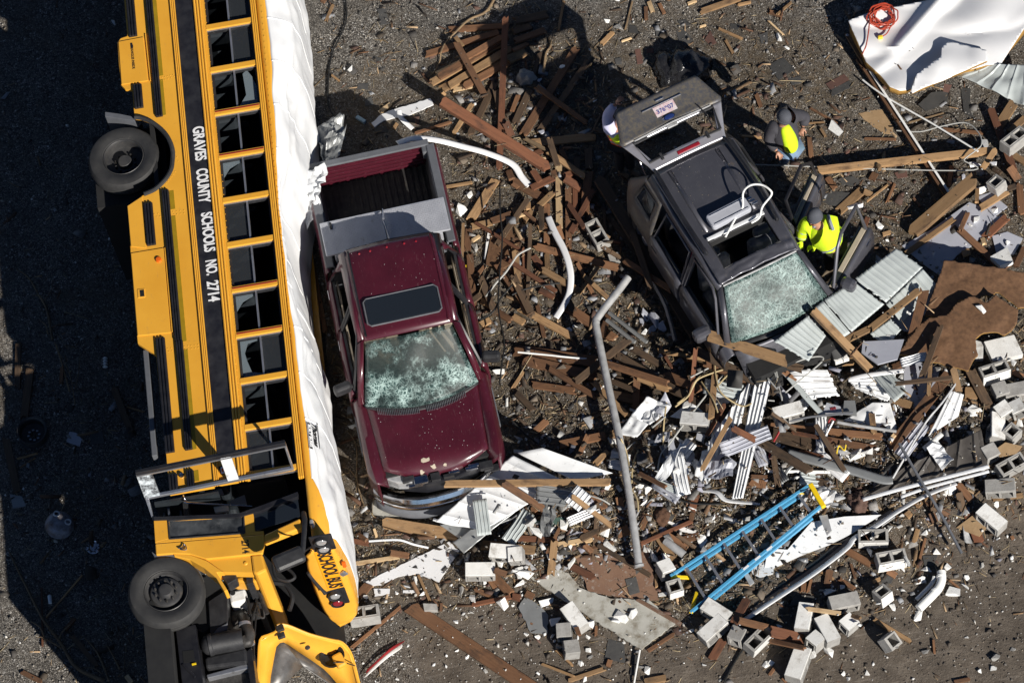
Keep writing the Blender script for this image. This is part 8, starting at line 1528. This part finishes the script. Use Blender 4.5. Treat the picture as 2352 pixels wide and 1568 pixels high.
# PVC elbow and half pipe
wirething([('33', 1592, 545, .12), ('33', 1595, 620, .12), ('33', 1570, 690, .12), ('33', 1520, 750, .11), ('33', 1385, 885, .10)], .060, 'pvc', 'pvc_elbow', 'white plastic pipe elbow lying on the mud', 'pipe', 6, 18)
for q in (('33', 1590, 590), ('33', 1540, 725)):
    c = WT(*q, .12); o = MB().tube([Vector((0, .015, 0)), Vector((0, -.015, 0))], .066, 18).build('pipe_collar', M_['pvc'], bpy.data.objects['pvc_elbow'], True); o.matrix_world = frame(c, (1, 0, 0)) if q[2] < 600 else frame(c, (.7, -.5, 0)) 
wirething([('33', 1530, 590, .10), ('33', 1500, 660, .08), ('33', 1365, 800, .06)], .03, 'pvc', 'pvc_shard', 'split white pipe shard beside the plastic elbow', 'pipe', 4, 8)
rr = random.Random(21)
for k in range(30):
    cx_, cy_ = rr.choice([(1560, 1040), (1500, 1120), (1700, 1060), (1850, 960), (1980, 960), (2090, 900), (1330, 1180), (1240, 1190), (1640, 930), (2120, 1000), (1780, 1120)]); x, y = rr.gauss(cx_, 55), rr.gauss(cy_, 32); h = hat(x, y).z; L, q, a = rr.uniform(22, 62), rr.uniform(8, 24), rr.uniform(0, 3.1); c_, s_ = math.cos(a), math.sin(a)*.85; mt = rr.choice(['sheetw', 'sheetw', 'sheetb', 'sheetl', 'sheetg', 'sheetc'])
    rb = rr.choice([0, 4])
    sheet('d', [(x-L*c_-q*s_, y-L*s_+q*c_), (x+L*c_-q*s_, y+L*s_+q*c_), (x+L*c_+q*s_, y+L*s_-q*c_), (x-L*c_+q*s_, y-L*s_-q*c_)], [h+.03+rr.uniform(0, .14) for _ in range(4)], mt, 'metal_scrap', '%s strip of %s sheet %s' % ('long crumpled' if L > 40 else 'short crumpled', {'sheetb': 'grey', 'sheetl': 'lavender', 'sheetg': 'grey green'}.get(mt, 'white'), region(x, y)), rb, .014, .03 if rb else .11, (24, 10) if rb else (4, 8), cscale=2.5 if rb else 5, group='crumpled strips '+region(x, y))
for k in range(60):
    cx_, cy_, sp = rr.choice([(1230, 300, 90), (1290, 420, 80), (1260, 560, 80), (1230, 680, 70), (1330, 850, 90), (1500, 860, 90), (1470, 620, 50), (1620, 880, 80), (1900, 1020, 90), (1500, 1180, 120), (1300, 1230, 100), (2130, 820, 60), (1700, 1010, 110)]); x, y = rr.gauss(cx_, sp), rr.gauss(cy_, sp*.7); L, a = rr.uniform(50, 150), rr.choice([rr.uniform(0, 3.1), rr.gauss(.6, .25), rr.gauss(1.5, .3)])
    plank('d', x-L*math.cos(a)*.6, y-L*math.sin(a)*.5, x+L*math.cos(a)*.6, y+L*math.sin(a)*.5, rr.uniform(7, 17), rr.choice(['brown', 'old', 'red_', 'old', 'brown', 'tanw']))
# foam, plaster and rubble pieces
for t, L in (('33', ((1390, 640, 110), (1450, 540, 100), (1700, 740, 120), (1380, 960, 100), (1640, 515, 60), (1440, 190, 60), (1550, 370, 60), (940, 380, 90), (1280, 460, 80), (1235, 530, 50), (560, 725, 90), (690, 690, 60), (495, 720, 50), (1830, 600, 50), (1810, 675, 80), (1960, 500, 60), (1140, 880, 80), (1010, 845, 40), (1180, 1240, 30), (1450, 1285, 70), (1080, 1320, 24), (570, 1280, 110), (420, 1310, 90), (905, 1480, 60), (700, 1480, 50), (740, 1525, 50), (1820, 1155, 36), (1950, 1460, 60), (2070, 1440, 50), (2110, 1340, 110), (15, 1400, 80), (1230, 40, 50), (1130, 160, 110), (100, 1050, 46), (130, 870, 60), (1130, 585, 20), (120, 830, 40), (2250, 1260, 50))), ('23', ((70, 570, 120), (140, 590, 150), (60, 660, 90), (540, 470, 90), (620, 720, 40), (330, 830, 120), (1030, 970, 170), (960, 1000, 90), (1120, 930, 100), (230, 1155, 70), (130, 1120, 40), (375, 1135, 40), (430, 1250, 70), (485, 1190, 60), (705, 1270, 60), (600, 1160, 40), (700, 1140, 50), (630, 1385, 50), (720, 1335, 40), (1185, 1425, 70), (1240, 1460, 90), (1030, 1200, 30), (240, 1475, 40), (660, 1535, 70), (1770, 1400, 40), (1650, 1090, 50), (1790, 1160, 100), (150, 130, 120), (220, 200, 110), (60, 150, 100), (380, 190, 80), (490, 130, 100), (1320, 440, 120), (1400, 420, 100), (900, 330, 120), (850, 170, 120), (1750, 280, 100), (1850, 50, 80), (1390, 760, 70), (1580, 1030, 40), (30, 540, 80), (320, 600, 40), (10, 855, 30), (400, 1010, 110), (720, 1030, 100), (2340, 1400, 60), (1260, 60, 60), (500, 520, 60))), ('13', ((1890, 735, 90), (2000, 780, 100), (1985, 915, 50), (1835, 1000, 50), (940, 1270, 50), (925, 1165, 40), (955, 1130, 30), (1400, 1225, 30), (1260, 1310, 30), (1940, 1325, 60), (1845, 1270, 36), (2105, 1460, 50), (1480, 1445, 30), (1300, 1545, 40), (1340, 1390, 24), (2270, 850, 110), (1000, 780, 50), (2020, 560, 60), (2100, 640, 50), (1790, 670, 40), (1460, 640, 90), (1530, 760, 60), (1190, 780, 40), (1290, 740, 40), (2240, 460, 80), (1100, 1555, 30), (2280, 1340, 24))), ('22', ((1600, 590, 90), (1690, 640, 60), (1180, 1330, 90), (1240, 1370, 80), (1120, 1370, 70), (1330, 1410, 60), (1200, 1430, 60), (930, 920, 80), (1540, 900, 70), (850, 440, 60), (770, 430, 70), (1100, 250, 50), (520, 615, 30), (440, 1470, 110), (560, 1450, 120), (480, 1520, 90), (880, 1340, 60), (690, 1500, 70), (740, 1540, 80), (2000, 270, 60), (1480, 790, 60), (1520, 1200, 60), (1590, 1060, 60), (2280, 1050, 60), (1220, 1500, 80))), ('32', ((830, 1030, 160), (780, 1070, 90), (910, 1010, 80), (1130, 900, 60), (960, 935, 50), (1180, 610, 60), (1210, 640, 80), (1120, 560, 60), (1560, 260, 60), (180, 790, 60), (120, 580, 50), (1700, 1380, 100), (1640, 1400, 90), (1620, 1230, 50), (2250, 200, 60), (2300, 760, 90), (1880, 780, 60), (1760, 790, 50), (1890, 640, 120), (2120, 180, 50), (600, 1230, 110), (1000, 990, 50), (2220, 1480, 40), (2100, 1500, 60), (1980, 1240, 50))), ('12', ((870, 730, 40), (890, 790, 60), (1280, 1350, 50), (1680, 1500, 40), (1520, 1500, 30), (2230, 290, 80))), ('11', ((1965, 230, 80), (2010, 700, 90), (1900, 640, 40), (1880, 370, 110), (1780, 320, 80), (2010, 620, 60)))):
    for x, y, s in L: chunk(t, x, y, s, random.Random(x*7+y).choice(['foam', 'foam', 'foam', 'blockw', 'conc']), what='broken white fragment')
o = chunk('11', 1940, 885, 50, 'ladyel', 'yellow_ribbon', 'ribbon', label='scrap of yellow ribbon beside the pickup door')
# ------------------------------------------------------------------ loose litter nobody could count
def litmat(name, rough=.85):
    m, t, b = nt(name); at = nd(t, 'Attribute', attribute_name='tint'); v = coords(t, rnd=False)
    t.links.new(mixc(t, ramp(t, noise_(t, v, 30, 4), [(.3, .0), (.7, .45)]), at.outputs['Color'], (.03, .022, .016)), b.inputs['Base Color']); b.inputs['Roughness'].default_value = rough; return m
LITM = litmat('litter')
NOPE = [[(285, -200), (735, -200), (735, 230), (690, 480), (740, 750), (800, 1000), (812, 1380), (640, 1420), (600, 1700), (430, 1700), (300, 1330), (380, 1200), (320, 800), (290, 450)], [(735, 400), (960, 330), (1120, 830), (1165, 1020), (960, 1165), (865, 1090), (745, 600)], [(1480, 420), (1660, 330), (1900, 660), (1830, 780), (1690, 770), (1560, 560)]]
def sample(N, dens, seed):
    r = np.random.default_rng(seed); out = []
    while len(out) < N:
        px = r.uniform(-150, 2500, 4000); py = r.uniform(-130, 1720, 4000); ok = r.random(4000) < dens(px, py)
        for x, y in zip(px[ok], py[ok]):
            if not any(inpoly(x, y, P) for P in NOPE): out.append((x, y))
    return np.array(out[:N]), r
def scatter(name, label, cat, N, dens, size, cols, seed, shape='box', lift=.3, tilt=.25, top=.05):
    pp, r = sample(N, dens, seed); P = np.array([tuple(W(x, y, .1)) for x, y in pp]); h = np.where(r.random(N) < top, hget(P[:, 0], P[:, 1]), Hn(P[:, 0], P[:, 1]))
    P = np.array([tuple(W(x, y, float(z))) for (x, y), z in zip(pp, h)])
    sx, sy, sz = size(r, N); yaw = r.uniform(0, 2*np.pi, N); a = r.normal(0, tilt, N); b = r.normal(0, tilt, N)
    if shape == 'box': base = np.array([(x, y, z) for z in (-.5, .5) for y in (-.5, .5) for x in (-.5, .5)]); F = np.array([(0, 2, 3, 1), (4, 5, 7, 6), (0, 1, 5, 4), (2, 6, 7, 3), (0, 4, 6, 2), (1, 3, 7, 5)])
    else: base = np.array([(.5, 0, 0), (0, .5, 0), (-.5, 0, 0), (0, -.5, 0), (0, 0, .5), (0, 0, -.5)]); F = np.array([(0, 1, 4), (1, 2, 4), (2, 3, 4), (3, 0, 4), (1, 0, 5), (2, 1, 5), (3, 2, 5), (0, 3, 5)])
    k = len(base); V = base[None]*np.stack([sx, sy, sz], -1)[:, None]
    V = V*(1+r.uniform(-.3, .3, (N, k, 3)) if shape != 'box' else 1+r.uniform(-.18, .18, (N, k, 3)))
    ca_, sa = np.cos(a)[:, None], np.sin(a)[:, None]; x, y, z = V[..., 0], V[..., 1], V[..., 2]; y, z = y*ca_-z*sa, y*sa+z*ca_
    cb, sb = np.cos(b)[:, None], np.sin(b)[:, None]; x, z = x*cb-z*sb, x*sb+z*cb; cy_, sy_ = np.cos(yaw)[:, None], np.sin(yaw)[:, None]; x, y = x*cy_-y*sy_, x*sy_+y*cy_
    V = np.stack([x, y, z], -1); V += P[:, None]; V[..., 2] += (sz*lift)[:, None]
    fs = (F[None]+(np.arange(N)*k)[:, None, None]).reshape(-1, F.shape[1]); me = bpy.data.meshes.new(name); n = F.shape[1]
    me.vertices.add(N*k); me.vertices.foreach_set('co', V.ravel()); me.loops.add(fs.size); me.loops.foreach_set('vertex_index', fs.ravel()); me.polygons.add(len(fs)); me.polygons.foreach_set('loop_start', np.arange(len(fs))*n); me.polygons.foreach_set('loop_total', np.full(len(fs), n)); me.update(calc_edges=True)
    c = np.array(cols)[r.integers(0, len(cols), N)]*r.uniform(.6, 1.25, (N, 1)); C4 = np.ones((N*k, 4)); C4[:, :3] = np.repeat(c, k, 0)
    at = me.color_attributes.new('tint', 'FLOAT_COLOR', 'POINT'); at.data.foreach_set('color', C4.ravel()); me.materials.append(LITM)
    o = bpy.data.objects.new(name, me); COL.objects.link(o); tag(o, label, cat, kind='stuff')
HEAP = [(1700, 1020, 520, 190, 1.), (1350, 1180, 420, 130, 1.), (1300, 560, 170, 330, 1.), (1150, 260, 190, 190, .6), (2150, 800, 240, 220, .8), (2230, 1060, 200, 150, .8), (1990, 1290, 330, 110, .85), (1450, 850, 230, 170, 1.), (1000, 1260, 230, 110, .9), (1480, 1400, 260, 110, .6), (2150, 430, 260, 130, .45), (1750, 240, 260, 220, .38), (780, 950, 90, 420, .8), (1690, 820, 200, 90, 1.), (2100, 120, 260, 160, .15), (860, 150, 130, 150, .22), (150, 1000, 220, 320, .12), (250, 1500, 150, 90, .2)]
dh = lambda x, y: (.02+blobs(x, y, HEAP))*(1-.9*blobs(x, y, [(2300, 1420, 280, 210, 1.), (1150, 1520, 220, 80, .8)]))
BR = [(.14, .07, .035), (.11, .052, .027), (.18, .10, .052), (.27, .17, .09), (.07, .045, .028), (.42, .29, .17), (.05, .036, .026), (.05, .036, .026)]
def s1(r, n): L = np.clip(r.lognormal(-2.4, .6, n), .03, .45); w_ = np.clip(L*r.uniform(.04, .17, n), .005, .05); return L, w_, np.clip(w_*r.uniform(.25, .8, n), .004, .03)
scatter('wood_splinters', 'splintered wood littering the ground between the vehicles', 'splinters', 6800, dh, s1, BR, 1, tilt=.22)
def s2(r, n): L = np.clip(r.lognormal(-2.0, .4, n), .05, .4); w_ = r.uniform(.003, .009, n); return L, w_, w_
scatter('straw_and_twigs', 'straw and thin twigs littering the ground', 'twigs', 7500, dh, s2, [(.36, .27, .15), (.25, .17, .09), (.14, .10, .06), (.45, .36, .22)], 2, tilt=.15)
def s3(r, n): L = np.clip(r.lognormal(-3.7, .55, n), .010, .10); return L, L*r.uniform(.5, 1, n), L*r.uniform(.3, .8, n)
scatter('white_crumbs', 'white foam and plaster crumbs strewn over the debris', 'crumbs', 3600, lambda x, y: .02+blobs(x, y, [(1500, 1250, 560, 200, 1.), (2120, 1250, 220, 150, .8), (1000, 1420, 250, 140, .5), (1950, 1000, 300, 200, .7), (2150, 700, 250, 200, .4)]), s3, [(.75, .74, .71), (.6, .58, .54), (.45, .42, .37), (.8, .8, .78)], 3, 'octa', tilt=.5, top=.2)
def s4(r, n): L = np.clip(r.lognormal(-2.7, .5, n), .03, .22); return L, L*r.uniform(.4, .9, n), r.uniform(.006, .03, n)
scatter('rubble_bits', 'dark shingle, brick and metal bits mixed through the debris', 'rubble', 2600, dh, s4, [(.05, .048, .046), (.07, .065, .06), (.11, .06, .045), (.25, .24, .23), (.30, .31, .33), (.16, .13, .10), (.09, .07, .05)], 4, tilt=.3)
def s7(r, n): L = np.clip(r.lognormal(-2.3, .5, n), .05, .4); return L, L*r.uniform(.15, .7, n), r.uniform(.004, .02, n)
scatter('metal_and_plaster_shards', 'white and grey shards of metal and plaster in the heap', 'shards', 700, lambda x, y: blobs(x, y, [(1650, 1080, 460, 130, 1.), (1350, 1220, 340, 90, .8), (2050, 950, 260, 170, .8)]), s7, [(.6, .61, .62), (.45, .46, .48), (.25, .25, .26), (.7, .7, .68), (.3, .3, .36)], 7, tilt=.45)
def s5(r, n): L = np.clip(r.lognormal(-3.75, .35, n), .012, .06); return L, L*r.uniform(.6, 1, n), L*r.uniform(.5, .8, n)
scatter('gravel_stones', 'loose grey gravel stones over the yard', 'gravel', 34000, lambda x, y: 1-.85*blobs(x, y, MUD)-.3*blobs(x, y, HEAP), s5, [(.205, .187, .168), (.29, .268, .238), (.14, .126, .11), (.36, .335, .295), (.22, .185, .14), (.5, .48, .45)], 5, 'octa', lift=.15, tilt=.6)
def s6(r, n): L = np.clip(r.lognormal(-3.6, .5, n), .012, .09); return L, L*r.uniform(.6, 1, n), L*r.uniform(.4, .7, n)
scatter('mud_clods', 'dark clods of mud and earth', 'clods', 7000, lambda x, y: .06+blobs(x, y, MUD)*.5+.6*blobs(x, y, HEAP), s6, [(.07, .058, .048), (.10, .085, .07), (.05, .04, .033), (.13, .11, .09)], 6, 'octa', lift=.15, tilt=.5)
# crumbs of glass and plaster lying on the two cars
def specks(par, name, N, fz, xr, yr, seed, mat):
    r = random.Random(seed); m = MB()
    for k in range(N): x, y = r.uniform(*xr), r.uniform(*yr); s = r.uniform(.002, .0045); m.box((0, 0, 0), (s*2, s, s), Matrix.Translation((x, y, fz(x, y)+.012)) @ Matrix.Rotation(r.uniform(0, 3), 4, 'Z'))
    o = m.build(name, mat, par); o['kind'] = 'stuff'
specks(trk, 'bonnet_crumbs', 40, lambda x, y: hoodz(x, y), (1.45, 2.25), (-.65, .65), 1, M_['foam']); specks(trk, 'roof_crumbs', 16, lambda x, y: 1.735-.045*(y/.61)**2+.008, (-.75, .0), (-.55, .55), 2, M_['foam'])
specks(trk, 'bed_litter', 60, lambda x, y: .63, (-2.5, -1.6), (-.68, .68), 3, M_['brown']); specks(suv, 'roof_crumbs', 40, lambda x, y: roofz(x, y)+.01, (-.9, .3), (-.5, .5), 4, M_['tan'])
